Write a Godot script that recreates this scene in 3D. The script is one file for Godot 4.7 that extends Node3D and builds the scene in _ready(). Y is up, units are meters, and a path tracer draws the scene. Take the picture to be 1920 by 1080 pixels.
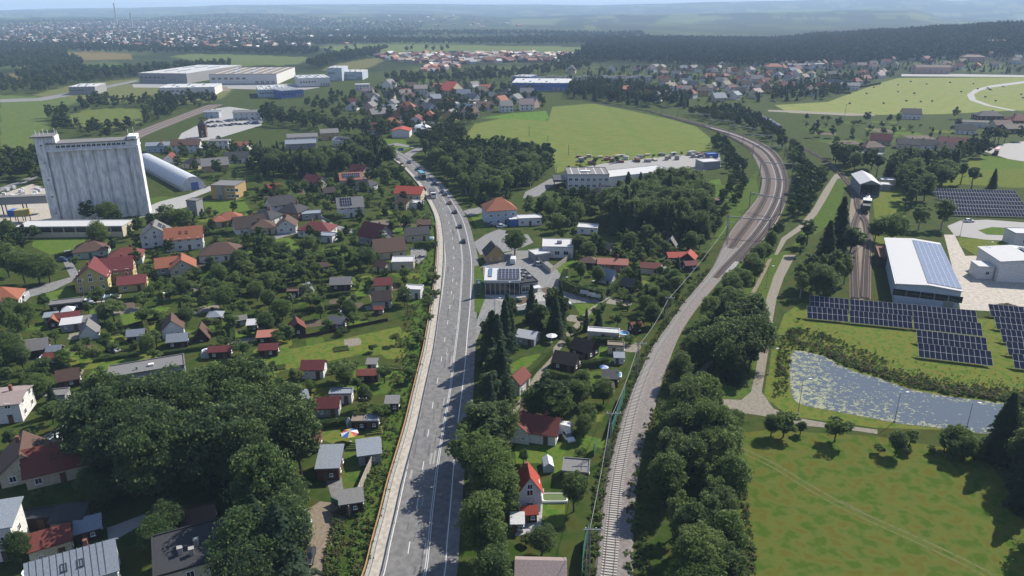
extends Node3D
# Aerial view over a valley town: camera 85 m up. Pixel pairs below are positions in the 1920x1080 photograph; at() drops them on the ground.
const F := 1380.0
const CAM_H := 85.0
const PITCH := 20.65
var basis_cam: Basis
var rng := RandomNumberGenerator.new()
var taken := {}
var M := {}
var tex := {}
var mask := PackedByteArray()
const MX0 := -620.0
const MZ0 := -1500.0
const MW := 620
const MH := 730
var labels_used := {}
var noise := FastNoiseLite.new()

func _ready():
	rng.seed = 11
	noise.seed = 3
	noise.frequency = 1.0
	mask.resize(MW * MH)
	var cam := Camera3D.new()
	cam.name = "camera"
	cam.position = Vector3(0, CAM_H, 0)
	cam.rotation_degrees = Vector3(-PITCH, 0, 0)
	cam.fov = rad_to_deg(2.0 * atan(540.0 / F))
	cam.near = 0.5
	cam.far = 60000.0
	add_child(cam)
	cam.current = true
	basis_cam = cam.transform.basis
	var env := Environment.new()
	env.background_mode = Environment.BG_SKY
	env.tonemap_mode = Environment.TONE_MAPPER_LINEAR
	env.tonemap_exposure = 1.9
	var sky := Sky.new()
	var sm := ProceduralSkyMaterial.new()
	sm.sky_top_color = Color(0.50, 0.61, 0.81)
	sm.sky_horizon_color = Color(0.97, 0.97, 0.98)
	sm.sky_curve = 0.12
	sm.ground_horizon_color = Color(0.62, 0.66, 0.70)
	sm.ground_bottom_color = Color(0.2, 0.22, 0.2)
	sm.sky_energy_multiplier = 0.8
	sm.sun_angle_max = 6.0
	sky.sky_material = sm
	env.sky = sky
	env.fog_enabled = true
	env.fog_density = 0.00012
	env.fog_light_color = Color(0.76, 0.88, 1.0)
	env.sdfgi_enabled = true
	env.ssao_enabled = true
	env.ssil_enabled = true
	var we := WorldEnvironment.new()
	we.name = "world"
	we.environment = env
	add_child(we)
	var sun := DirectionalLight3D.new()
	sun.name = "sun"
	var el := deg_to_rad(42.0)
	var az := deg_to_rad(41.0)   # from the right, a little behind the scene
	var to_sun := Vector3(cos(el) * cos(az), sin(el), -cos(el) * sin(az))
	sun.look_at_from_position(to_sun, Vector3.ZERO, Vector3.UP)
	sun.light_energy = 1.6
	sun.light_color = Color(1.0, 0.975, 0.93)
	sun.light_angular_distance = 0.5
	sun.shadow_enabled = true
	add_child(sun)
	make_textures()
	make_materials()
	make_ground()
	make_roads()
	make_railway()
	make_pond()
	make_silo()
	make_large_buildings()
	make_solar()
	make_houses()
	make_vehicles()
	make_street_things()
	make_garden_things()
	make_trees()
	make_far()

# ---------- positions ----------
func at(px: float, py: float, h := 0.0) -> Vector3:
	var d := basis_cam * Vector3((px - 960.0) / F, -(py - 540.0) / F, -1.0)
	var t := (h - CAM_H) / d.y
	return Vector3(d.x * t, h, d.z * t)

func pts(a: Array, h := 0.0) -> PackedVector3Array:
	var r := PackedVector3Array()
	for p in a:
		r.append(at(p[0], p[1], h))
	return r

func smooth(a: PackedVector3Array, n := 6) -> PackedVector3Array:
	var r := PackedVector3Array()
	for i in a.size() - 1:
		var p0 := a[maxi(i - 1, 0)]
		var p3 := a[mini(i + 2, a.size() - 1)]
		for k in n:
			r.append(a[i].cubic_interpolate(a[i + 1], p0, p3, float(k) / n))
	r.append(a[a.size() - 1])
	return r

func resample(a: PackedVector3Array, step: float) -> PackedVector3Array:
	var r := PackedVector3Array()
	r.append(a[0])
	var left := step
	for i in a.size() - 1:
		var p := a[i]
		var l := p.distance_to(a[i + 1])
		var s := 0.0
		while l - s >= left:
			s += left
			r.append(p.lerp(a[i + 1], s / l))
			left = step
		left -= l - s
	return r

func px_of(p: Vector3) -> Vector2:
	var q := basis_cam.inverse() * (p - Vector3(0, CAM_H, 0))
	return Vector2(960.0 - q.x / q.z * F, 540.0 + q.y / q.z * F)

# ---------- mask of ground that must stay free of trees ----------
func mark_disc(p: Vector3, r: float):
	var x0 := int((p.x - r - MX0) / 2.0)
	var x1 := int((p.x + r - MX0) / 2.0)
	var z0 := int((p.z - r - MZ0) / 2.0)
	var z1 := int((p.z + r - MZ0) / 2.0)
	for z in range(maxi(z0, 0), mini(z1, MH - 1) + 1):
		for x in range(maxi(x0, 0), mini(x1, MW - 1) + 1):
			if Vector2(MX0 + x * 2.0 + 1.0 - p.x, MZ0 + z * 2.0 + 1.0 - p.z).length() <= r + 0.7:
				mask[z * MW + x] = 1

func mark_line(a: PackedVector3Array, r: float):
	for p in resample(a, maxf(r * 0.8, 1.5)):
		mark_disc(p, r)

func mark_poly(a: PackedVector3Array):
	var p2 := flat2(a)
	var b := Rect2(p2[0], Vector2.ZERO)
	for p in p2:
		b = b.expand(p)
	for z in range(maxi(int((b.position.y - MZ0) / 2.0), 0), mini(int((b.end.y - MZ0) / 2.0), MH - 1) + 1):
		for x in range(maxi(int((b.position.x - MX0) / 2.0), 0), mini(int((b.end.x - MX0) / 2.0), MW - 1) + 1):
			if Geometry2D.is_point_in_polygon(Vector2(MX0 + x * 2.0 + 1.0, MZ0 + z * 2.0 + 1.0), p2):
				mask[z * MW + x] = 1

func is_free(x: float, z: float) -> bool:
	var i := int((x - MX0) / 2.0)
	var k := int((z - MZ0) / 2.0)
	if i < 0 or k < 0 or i >= MW or k >= MH:
		return true
	return mask[k * MW + i] == 0

func flat2(a: PackedVector3Array) -> PackedVector2Array:
	var r := PackedVector2Array()
	for p in a:
		r.append(Vector2(p.x, p.z))
	return r

# ---------- terrain ----------
func profile(t: Array, x: float) -> float:
	if x <= t[0][0]:
		return t[0][1]
	for i in t.size() - 1:
		if x <= t[i + 1][0]:
			var u: float = (x - t[i][0]) / (t[i + 1][0] - t[i][0])
			u = u * u * (3.0 - 2.0 * u)
			return lerpf(t[i][1], t[i + 1][1], u)
	return t[t.size() - 1][1]

const RIDGE_FAR := [[-900, 16], [0, 18], [100, 19], [200, 17], [300, 16], [400, 14], [500, 11], [650, 10], [800, 9], [900, 10], [1000, 10], [1100, 11], [1200, 9], [1300, 6], [1400, 5], [1500, 2], [1590, -1], [1640, 2], [1700, 6], [1760, 4], [1850, 3], [1920, 3], [2800, 6]]
const RIDGE_MID := [[-900, 40], [300, 30], [500, 24], [800, 26], [1000, 30], [1100, 27], [1250, 26], [1400, 21], [1500, 19], [1560, 17], [1620, 17], [1700, 30], [1800, 34], [1920, 30], [2800, 30]]
const RIDGE_WOOD := [[1040, 122], [1100, 112], [1200, 94], [1300, 80], [1400, 68], [1500, 60], [1600, 54], [1700, 48], [1800, 43], [1920, 39], [2200, 28], [2900, 28]]

func th(x: float, z: float) -> float:
	var r := sqrt(x * x + z * z)
	if z > -1150.0 or r < 1150.0:
		return 0.0
	var px := 960.0 + F * x / -z * 0.955
	var h := 0.0
	# woods on the rising ground to the right
	if px > 1040.0:
		var crest := 2300.0
		var top := CAM_H - crest * (profile(RIDGE_WOOD, px) - 20.0) / F * 1.06
		var u := clampf((r - 1250.0) / (crest - 1250.0), 0.0, 1.0)
		u = u * u * (3.0 - 2.0 * u)
		var back := 1.0 - clampf((r - 2700.0) / 1800.0, 0.0, 1.0)
		var side := clampf((px - 1040.0) / 60.0, 0.0, 1.0)
		h = maxf(0.0, top) * u * back * side
	if r > 4000.0:
		var n := noise.get_noise_2d(x / 2600.0, z / 2600.0) * 0.5 + noise.get_noise_2d(x / 900.0 + 7.0, z / 900.0) * 0.3 + noise.get_noise_2d(x / 260.0, z / 420.0 + 3.0) * 0.16
		var m := (CAM_H + 6800.0 * (20.0 - profile(RIDGE_MID, px)) / F) * exp(-pow((r - 6800.0) / 1900.0, 2.0))
		var ff := (CAM_H + 12500.0 * (20.0 - profile(RIDGE_FAR, px)) / F) * exp(-pow((r - 12500.0) / 4000.0, 2.0))
		var w := clampf((r - 4000.0) / 2200.0, 0.0, 1.0)
		h = maxf(h, maxf(m, ff) + n * 30.0 * w * (1.0 - clampf((r - 10000.0) / 2000.0, 0.0, 0.75)))
	return h

func dropped(p: Vector3) -> Vector3:
	return Vector3(p.x, th(p.x, p.z), p.z)

# ---------- naming ----------
func numbered(called: String) -> String:
	if not taken.has(called):
		taken[called] = 0
		return called
	taken[called] += 1
	return "%s_%03d" % [called, taken[called]]

func tag(o: Node, label: String, category: String, group := ""):
	o.set_meta("label", label)
	o.set_meta("category", category)
	if group:
		o.set_meta("group", group)

func base(called: String, where: Vector3, turn := 0.0) -> Node3D:
	var o := Node3D.new()
	o.name = numbered(called)
	o.position = where
	o.rotation.y = deg_to_rad(turn)
	add_child(o)
	return o

func piece(called: String, mesh: Mesh, m: Material, parent: Node, pos := Vector3.ZERO, rot := Vector3.ZERO, scl := Vector3.ONE) -> MeshInstance3D:
	var o := MeshInstance3D.new()
	o.name = called if parent != self else numbered(called)
	o.mesh = mesh
	if m:
		o.material_override = m
	o.position = pos
	o.rotation = rot
	o.scale = scl
	parent.add_child(o, true)
	return o

func struct(called: String, mesh: Mesh, m: Material) -> MeshInstance3D:
	var o := piece(called, mesh, m, self)
	o.set_meta("kind", "structure")
	return o

# ---------- mesh helpers ----------
var UB: BoxMesh
func box(called: String, m: Material, parent: Node, pos: Vector3, size: Vector3, rot := Vector3.ZERO) -> MeshInstance3D:
	if UB == null:
		UB = BoxMesh.new()
	return piece(called, UB, m, parent, pos, rot, size)

func st_new() -> SurfaceTool:
	var st := SurfaceTool.new()
	st.begin(Mesh.PRIMITIVE_TRIANGLES)
	st.set_smooth_group(-1)
	return st

func quad(st: SurfaceTool, a: Vector3, b: Vector3, c: Vector3, d: Vector3):
	st.add_vertex(a); st.add_vertex(b); st.add_vertex(c)
	st.add_vertex(a); st.add_vertex(c); st.add_vertex(d)

func tri(st: SurfaceTool, a: Vector3, b: Vector3, c: Vector3):
	st.add_vertex(a); st.add_vertex(b); st.add_vertex(c)

func st_box(st: SurfaceTool, c: Vector3, s: Vector3, yaw := 0.0):
	var b := Basis(Vector3.UP, yaw)
	var v := []
	for k in 8:
		v.append(c + b * Vector3((0.5 if k & 1 else -0.5) * s.x, (0.5 if k & 2 else -0.5) * s.y, (0.5 if k & 4 else -0.5) * s.z))
	quad(st, v[4], v[6], v[7], v[5])
	quad(st, v[1], v[3], v[2], v[0])
	quad(st, v[5], v[7], v[3], v[1])
	quad(st, v[0], v[2], v[6], v[4])
	quad(st, v[6], v[2], v[3], v[7])
	quad(st, v[0], v[4], v[5], v[1])

func done(st: SurfaceTool) -> ArrayMesh:
	st.generate_normals()
	return st.commit()

# a sheet from a polygon on the ground
func sheet(a: PackedVector3Array, h: float) -> ArrayMesh:
	var p2 := flat2(a)
	var idx := Geometry2D.triangulate_polygon(p2)
	var st := st_new()
	for i in range(0, idx.size(), 3):
		var v := [p2[idx[i]], p2[idx[i + 1]], p2[idx[i + 2]]]
		if (v[1] - v[0]).cross(v[2] - v[0]) < 0.0:
			v.reverse()
		for q in v:
			st.add_vertex(Vector3(q.x, h, q.y))
	return done(st)

# a strip between two edge lines given by rows [y, x left, x right] in pixels
func rows_line(rows: Array, col: int, h: float, t := 0.0) -> PackedVector3Array:
	var a := PackedVector3Array()
	for r in rows:
		var x: float = r[col] if t == 0.0 else lerpf(r[1], r[2], t)
		a.append(at(x, r[0], h))
	return smooth(a, 6)

func strip(l: PackedVector3Array, r: PackedVector3Array) -> ArrayMesh:
	var st := st_new()
	st.set_smooth_group(0)
	for i in mini(l.size(), r.size()) - 1:
		quad(st, l[i], l[i + 1], r[i + 1], r[i])
	return done(st)

func side(line: PackedVector3Array, off: float) -> PackedVector3Array:
	var r := PackedVector3Array()
	for i in line.size():
		var d := line[mini(i + 1, line.size() - 1)] - line[maxi(i - 1, 0)]
		d.y = 0.0
		d = d.normalized()
		r.append(line[i] + Vector3(-d.z, 0, d.x) * off)
	return r

func ribbon(line: PackedVector3Array, w: float, h: float) -> ArrayMesh:
	var l := line.duplicate()
	for i in l.size():
		l[i].y = h
	return strip(side(l, -w * 0.5), side(l, w * 0.5))

# a bar of rectangular section along a line
func bar_line(st: SurfaceTool, line: PackedVector3Array, w: float, y0: float, y1: float):
	var l := side(line, -w * 0.5)
	var r := side(line, w * 0.5)
	for i in line.size() - 1:
		var la := Vector3(l[i].x, y0, l[i].z); var lb := Vector3(l[i + 1].x, y0, l[i + 1].z)
		var ra := Vector3(r[i].x, y0, r[i].z); var rb := Vector3(r[i + 1].x, y0, r[i + 1].z)
		var u := Vector3(0, y1 - y0, 0)
		quad(st, la + u, lb + u, rb + u, ra + u)
		quad(st, la, lb, lb + u, la + u)
		quad(st, rb, ra, ra + u, rb + u)
	for i in [0, line.size() - 1]:
		var a := Vector3(l[i].x, y0, l[i].z)
		var b := Vector3(r[i].x, y0, r[i].z)
		var u := Vector3(0, y1 - y0, 0)
		quad(st, a, a + u, b + u, b)

func tube(st: SurfaceTool, a: Vector3, b: Vector3, r0: float, r1: float, n := 6):
	var d := (b - a).normalized()
	var s := d.cross(Vector3.RIGHT if absf(d.y) > 0.9 else Vector3.UP).normalized()
	var t := d.cross(s)
	for k in n:
		var u := TAU * k / n
		var v := TAU * (k + 1) / n
		var p := s * cos(u) + t * sin(u)
		var q := s * cos(v) + t * sin(v)
		quad(st, a + p * r0, b + p * r1, b + q * r1, a + q * r0)
		tri(st, b, b + q * r1, b + p * r1)

# colours below were read off the photograph against a white wall; 0.64 turns them into base colours
func C(r: float, g: float, b: float) -> Color:
	return Color(r * 0.64, g * 0.64, b * 0.64).linear_to_srgb()

# ---------- textures and materials ----------
func noise_tex(called: String, freq: float, oct: int, ramp: Array, size := 512, type := FastNoiseLite.TYPE_SIMPLEX_SMOOTH, sd := 1):
	var n := FastNoiseLite.new()
	n.noise_type = type
	n.frequency = freq
	n.fractal_octaves = oct
	n.seed = sd
	var g := Gradient.new()
	var offs := PackedFloat32Array()
	var cols := PackedColorArray()
	for r in ramp:
		offs.append(r[0])
		cols.append(r[1])
	g.offsets = offs
	g.colors = cols
	var t := NoiseTexture2D.new()
	t.width = size
	t.height = size
	t.seamless = true
	t.noise = n
	t.color_ramp = g
	tex[called] = t

func grey(v: float) -> Color:
	return Color(v, v, v)

func make_textures():
	noise_tex("mottle", 0.02, 4, [[0.25, grey(0.87)], [0.5, grey(0.94)], [0.75, grey(1.0)]])
	noise_tex("fine", 0.09, 3, [[0.2, grey(0.82)], [0.55, grey(0.95)], [0.8, grey(1.0)]], 512, FastNoiseLite.TYPE_SIMPLEX, 5)
	noise_tex("patches", 0.012, 5, [[0.25, Color(0.78, 0.90, 0.66)], [0.45, Color(0.94, 0.97, 0.9)], [0.6, Color(1.0, 0.98, 0.88)], [0.8, Color(0.97, 0.90, 0.76)]], 1024, FastNoiseLite.TYPE_SIMPLEX, 21)
	noise_tex("streak", 0.02, 4, [[0.3, grey(0.84)], [0.55, grey(0.96)], [0.75, grey(1.0)]], 512, FastNoiseLite.TYPE_SIMPLEX, 31)
	noise_tex("gravel", 0.35, 2, [[0.15, grey(0.74)], [0.5, grey(0.92)], [0.85, grey(1.0)]], 512, FastNoiseLite.TYPE_SIMPLEX, 41)
	noise_tex("grass", 0.11, 4, [[0.2, Color(0.70, 0.76, 0.66)], [0.5, Color(0.9, 0.93, 0.86)], [0.8, Color(1.0, 1.0, 0.94)]], 1024, FastNoiseLite.TYPE_SIMPLEX, 51)

func mat(key: String, c: Color, rough := 0.85, t1 := "", s1 := 0.1, t2 := "", s2 := 1.0, bump := 0.0, bs := 1.0) -> StandardMaterial3D:
	if M.has(key):
		return M[key]
	var m := StandardMaterial3D.new()
	m.resource_name = key
	m.albedo_color = c
	m.roughness = rough
	m.metallic_specular = 0.35
	if t1:
		m.albedo_texture = tex[t1]
		m.uv1_triplanar = true
		m.uv1_world_triplanar = true
		m.uv1_scale = Vector3(s1, s1, s1)
	if t2:
		m.detail_enabled = true
		m.detail_albedo = tex[t2]
		m.detail_blend_mode = BaseMaterial3D.BLEND_MODE_MUL
		m.detail_uv_layer = BaseMaterial3D.DETAIL_UV_2
		m.uv2_triplanar = true
		m.uv2_world_triplanar = true
		m.uv2_scale = Vector3(s2, s2, s2)
	M[key] = m
	return m

var ROOF := {}
var WALL := {}
var LEAF := []
func make_materials():
	# setting
	var g := mat("ground", C(1, 1, 1), 0.95, "patches", 0.011, "grass", 0.13)
	g.vertex_color_use_as_albedo = true
	g.metallic_specular = 0.15
	mat("lawn_bright", C(0.155, 0.215, 0.062), 0.95, "patches", 0.03, "grass", 0.3).metallic_specular = 0.1
	mat("lawn_mid", C(0.125, 0.172, 0.055), 0.95, "patches", 0.03, "grass", 0.3).metallic_specular = 0.1
	mat("lawn_dry", C(0.20, 0.22, 0.07), 0.95, "patches", 0.025, "grass", 0.25).metallic_specular = 0.1
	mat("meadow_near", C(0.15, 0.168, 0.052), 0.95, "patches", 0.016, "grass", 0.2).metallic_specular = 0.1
	mat("meadow_mid", C(0.245, 0.268, 0.11), 0.95, "patches", 0.008, "grass", 0.1).metallic_specular = 0.1
	mat("hay_field", C(0.36, 0.36, 0.19), 0.95, "patches", 0.008, "grass", 0.1).metallic_specular = 0.1
	mat("verge", C(0.11, 0.165, 0.05), 0.95, "patches", 0.05, "grass", 0.4).metallic_specular = 0.1
	mat("green_field", C(0.17, 0.27, 0.08), 0.95, "patches", 0.01, "grass", 0.1).metallic_specular = 0.1
	mat("asphalt", C(0.27, 0.26, 0.25), 0.85, "mottle", 0.05, "gravel", 0.45)
	mat("asphalt_new", C(0.215, 0.21, 0.205), 0.85, "mottle", 0.05, "gravel", 0.45)
	mat("asphalt_patch", C(0.15, 0.15, 0.155), 0.85, "gravel", 0.4)
	mat("asphalt_pale", C(0.42, 0.405, 0.38), 0.85, "gravel", 0.4)
	mat("side_road", C(0.33, 0.325, 0.315), 0.88, "mottle", 0.06, "gravel", 0.45)
	mat("concrete", C(0.52, 0.51, 0.48), 0.85, "mottle", 0.08, "fine", 0.5)
	mat("concrete_pale", C(0.62, 0.555, 0.465), 0.85, "mottle", 0.06, "fine", 0.4)
	mat("paint", C(0.74, 0.74, 0.72), 0.7, "fine", 0.4)
	mat("dirt", C(0.34, 0.27, 0.19), 0.95, "mottle", 0.1, "gravel", 0.3)
	mat("track_path", C(0.36, 0.32, 0.25), 0.95, "mottle", 0.1, "gravel", 0.3)
	mat("ballast", C(0.33, 0.29, 0.265), 0.95, "mottle", 0.08, "gravel", 0.9)
	mat("ballast_new", C(0.44, 0.43, 0.42), 0.95, "mottle", 0.08, "gravel", 0.9)
	mat("ballast_rust", C(0.22, 0.165, 0.135), 0.95, "mottle", 0.08, "gravel", 0.9)
	mat("ballast_curve", C(0.23, 0.175, 0.15), 0.95, "mottle", 0.08, "gravel", 0.9)
	mat("sleeper_dark", C(0.15, 0.115, 0.10), 0.9, "fine", 0.3)
	mat("sleeper", C(0.55, 0.52, 0.47), 0.85, "fine", 0.3)
	var rail := mat("rail", C(0.26, 0.2, 0.17), 0.45)
	rail.metallic = 0.5
	mat("orange_board", C(0.55, 0.33, 0.15), 0.8, "fine", 0.5)
	mat("dark_steel", C(0.06, 0.06, 0.06), 0.5)
	var gal := mat("galvanised", C(0.42, 0.43, 0.44), 0.45, "fine", 0.4)
	gal.metallic = 0.4
	mat("mesh_fence", C(0.04, 0.16, 0.12), 0.7)
	var w := mat("water", C(0.105, 0.125, 0.14), 0.06)
	w.metallic_specular = 0.6
	mat("algae", C(0.40, 0.42, 0.26), 0.9, "fine", 0.5)
	mat("reeds", C(0.19, 0.16, 0.075), 0.95, "mottle", 0.1, "fine", 0.5)
	mat("soil", C(0.16, 0.115, 0.075), 0.95, "mottle", 0.1, "gravel", 0.4)
	for k in ["meadow_mid", "hay_field"]:
		(M[k] as StandardMaterial3D).uv1_scale = Vector3(0.004, 0.02, 0.022)
		(M[k] as StandardMaterial3D).uv2_scale = Vector3(0.03, 0.1, 0.16)
	# buildings
	mat("silo", C(1.16, 1.16, 1.13), 0.9, "streak", 0.045, "fine", 0.16)
	(M.silo as StandardMaterial3D).uv1_scale = Vector3(0.07, 0.014, 0.07)
	mat("glass", C(0.025, 0.03, 0.038), 0.06).metallic_specular = 0.6
	mat("glass_blue", C(0.10, 0.17, 0.26), 0.08).metallic_specular = 0.6
	mat("frame", C(0.95, 0.95, 0.92), 0.6)
	mat("door", C(0.16, 0.09, 0.055), 0.6, "fine", 0.5)
	mat("brick", C(0.28, 0.12, 0.08), 0.9, "fine", 0.7)
	mat("wood_dark", C(0.075, 0.045, 0.032), 0.8, "fine", 0.5)
	mat("solar", C(0.016, 0.018, 0.038), 0.08).metallic_specular = 0.3
	mat("solar_pale", C(0.17, 0.22, 0.33), 0.2).metallic_specular = 0.5
	mat("solar_frame", C(0.42, 0.42, 0.43), 0.6)
	mat("tarp_white", C(0.78, 0.79, 0.8), 0.6, "fine", 0.2)
	var bar := mat("barrel", C(0.90, 0.92, 0.95), 0.5, "streak", 0.1, "fine", 0.3)
	bar.metallic = 0.0
	mat("pool_blue", C(0.10, 0.36, 0.58), 0.08).metallic_specular = 0.6
	mat("pool_green", C(0.14, 0.18, 0.045), 0.08).metallic_specular = 0.6
	mat("hay", C(0.36, 0.28, 0.13), 0.95, "fine", 0.6)
	mat("bark", C(0.075, 0.06, 0.045), 0.95, "fine", 0.6)
	mat("bark_birch", C(0.42, 0.40, 0.36), 0.9, "fine", 0.6)
	mat("pole_wood", C(0.14, 0.115, 0.09), 0.9)
	mat("tyre", C(0.015, 0.015, 0.015), 0.8)
	mat("lamp_glass", C(0.7, 0.7, 0.68), 0.2)
	mat("tail_lamp", C(0.4, 0.02, 0.02), 0.2)
	for c in [["white", 0.74, 0.74, 0.74], ["black", 0.018, 0.018, 0.02], ["silver", 0.42, 0.43, 0.45], ["navy", 0.03, 0.06, 0.16], ["red", 0.42, 0.03, 0.025], ["charcoal", 0.05, 0.055, 0.065], ["blue", 0.04, 0.13, 0.45], ["rust", 0.28, 0.12, 0.07], ["green", 0.05, 0.2, 0.15], ["yellow", 0.55, 0.42, 0.08], ["pink", 0.5, 0.16, 0.14], ["teal", 0.08, 0.3, 0.36]]:
		var p := mat("paint_" + c[0], C(c[1], c[2], c[3]), 0.35)
		p.clearcoat_enabled = true
		p.clearcoat = 0.6
	for r in [["red", .24, .062, .045], ["orange", .42, .145, .075], ["dark grey", .055, .057, .062], ["brown", .15, .085, .062], ["grey", .27, .265, .255], ["white", .78, .78, .77], ["blue-grey", .34, .38, .43], ["maroon", .21, .045, .045], ["bright red", .52, .085, .05], ["pinkish", .46, .36, .33], ["tan", .33, .27, .20], ["dark brown", .062, .043, .036], ["salmon", .55, .21, .15]]:
		ROOF[r[0]] = mat("roof_" + r[0], C(r[1], r[2], r[3]), 0.8, "mottle", 0.23, "fine", 1.1)
	for r in [["white", 1.05, 1.03, .98], ["cream", .85, .74, .53], ["yellow", .8, .66, .24], ["brick", .5, .24, .12], ["dark wood", .065, .04, .03], ["pale blue", .66, .76, .86], ["grey", .45, .45, .45], ["pale green", .62, .74, .62], ["red-brown", .17, .07, .05], ["ochre", .66, .46, .2], ["pink", .75, .52, .44]]:
		WALL[r[0]] = mat("wall_" + r[0], C(r[1], r[2], r[3]), 0.9, "mottle", 0.15, "fine", 0.7)
	for r in [[.052, .088, .024], [.066, .108, .026], [.044, .078, .026], [.086, .130, .032], [.038, .064, .024], [.104, .142, .038], [.062, .092, .034], [.030, .052, .026], [.024, .042, .024], [.130, .150, .040], [.036, .060, .034], [.13, .105, .05], [.10, .095, .04]]:
		var m := mat("leaf_%d" % LEAF.size(), C(r[0] * 0.86, r[1] * 0.86, r[2] * 0.92), 0.75)
		m.metallic_specular = 0.12
		m.backlight_enabled = true
		m.backlight = C(0.26, 0.34, 0.13)
		LEAF.append(m)
	var ml := mat("leaf_mass", Color.WHITE, 0.6)
	ml.vertex_color_use_as_albedo = true
	ml.metallic_specular = 0.12
	ml.backlight_enabled = true
	ml.backlight = C(0.3, 0.36, 0.12)
	var mh := mat("far_house", Color.WHITE, 0.85)
	mh.vertex_color_use_as_albedo = true

# ---------- ground ----------
const FIELDS := [
	[[[118, 98], [170, 96], [245, 101], [246, 111], [140, 113]], [.42, .28, .14]],
	[[[315, 106], [360, 101], [480, 103], [585, 108], [560, 121], [450, 124], [420, 122]], [.27, .32, .14]],
	[[[0, 91], [66, 89], [62, 99], [0, 99]], [.26, .29, .12]],
	[[[600, 88], [672, 83], [800, 84], [960, 86], [1110, 88], [1092, 101], [960, 101], [850, 105], [690, 106], [640, 97]], [.30, .34, .15]],
	[[[480, 104], [592, 108], [530, 123], [480, 121]], [.27, .31, .14]],
	[[[600, 132], [640, 118], [710, 107], [720, 114], [690, 128], [650, 134]], [.33, .29, .16]],
	[[[790, 70], [960, 67], [1110, 66], [1090, 72], [870, 76]], [.34, .30, .16]],
	[[[540, 72], [680, 68], [700, 74], [600, 78]], [.18, .24, .09]],
	[[[0, 140], [30, 138], [50, 152], [0, 156]], [.36, .26, .15]],
	[[[40, 118], [66, 122], [60, 132], [30, 128]], [.24, .27, .12]],
	[[[160, 121], [235, 119], [240, 131], [170, 134]], [.17, .25, .10]],
	[[[60, 178], [130, 160], [260, 146], [300, 160], [440, 164], [420, 182], [380, 196], [250, 190], [140, 192]], [.34, .33, .19]],
	[[[0, 178], [140, 184], [140, 192], [110, 206], [84, 222], [100, 252], [70, 268], [0, 305]], [.25, .31, .13]],
	[[[120, 219], [165, 203], [268, 204], [264, 232], [190, 242], [136, 234]], [.30, .33, .13]],
	[[[720, 152], [800, 142], [840, 145], [800, 156], [740, 160]], [.22, .28, .10]],
	[[[1265, 24], [1310, 27], [1300, 40], [1220, 46]], [.24, .28, .12]],
	[[[1440, 18], [1560, 16], [1560, 21], [1440, 26]], [.24, .28, .12]],
	[[[960, 37], [1060, 34], [1040, 46], [960, 48]], [.26, .28, .14]],
	[[[1095, 48], [1115, 48], [1115, 56], [1095, 56]], [.26, .27, .15]],
	[[[1270, 40], [1310, 34], [1312, 40], [1290, 46]], [.30, .34, .14]],
	[[[500, 17], [530, 16], [530, 25], [505, 25]], [.28, .25, .18]],
	[[[380, 33], [430, 32], [430, 37], [390, 38]], [.34, .32, .18]],
]

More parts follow.
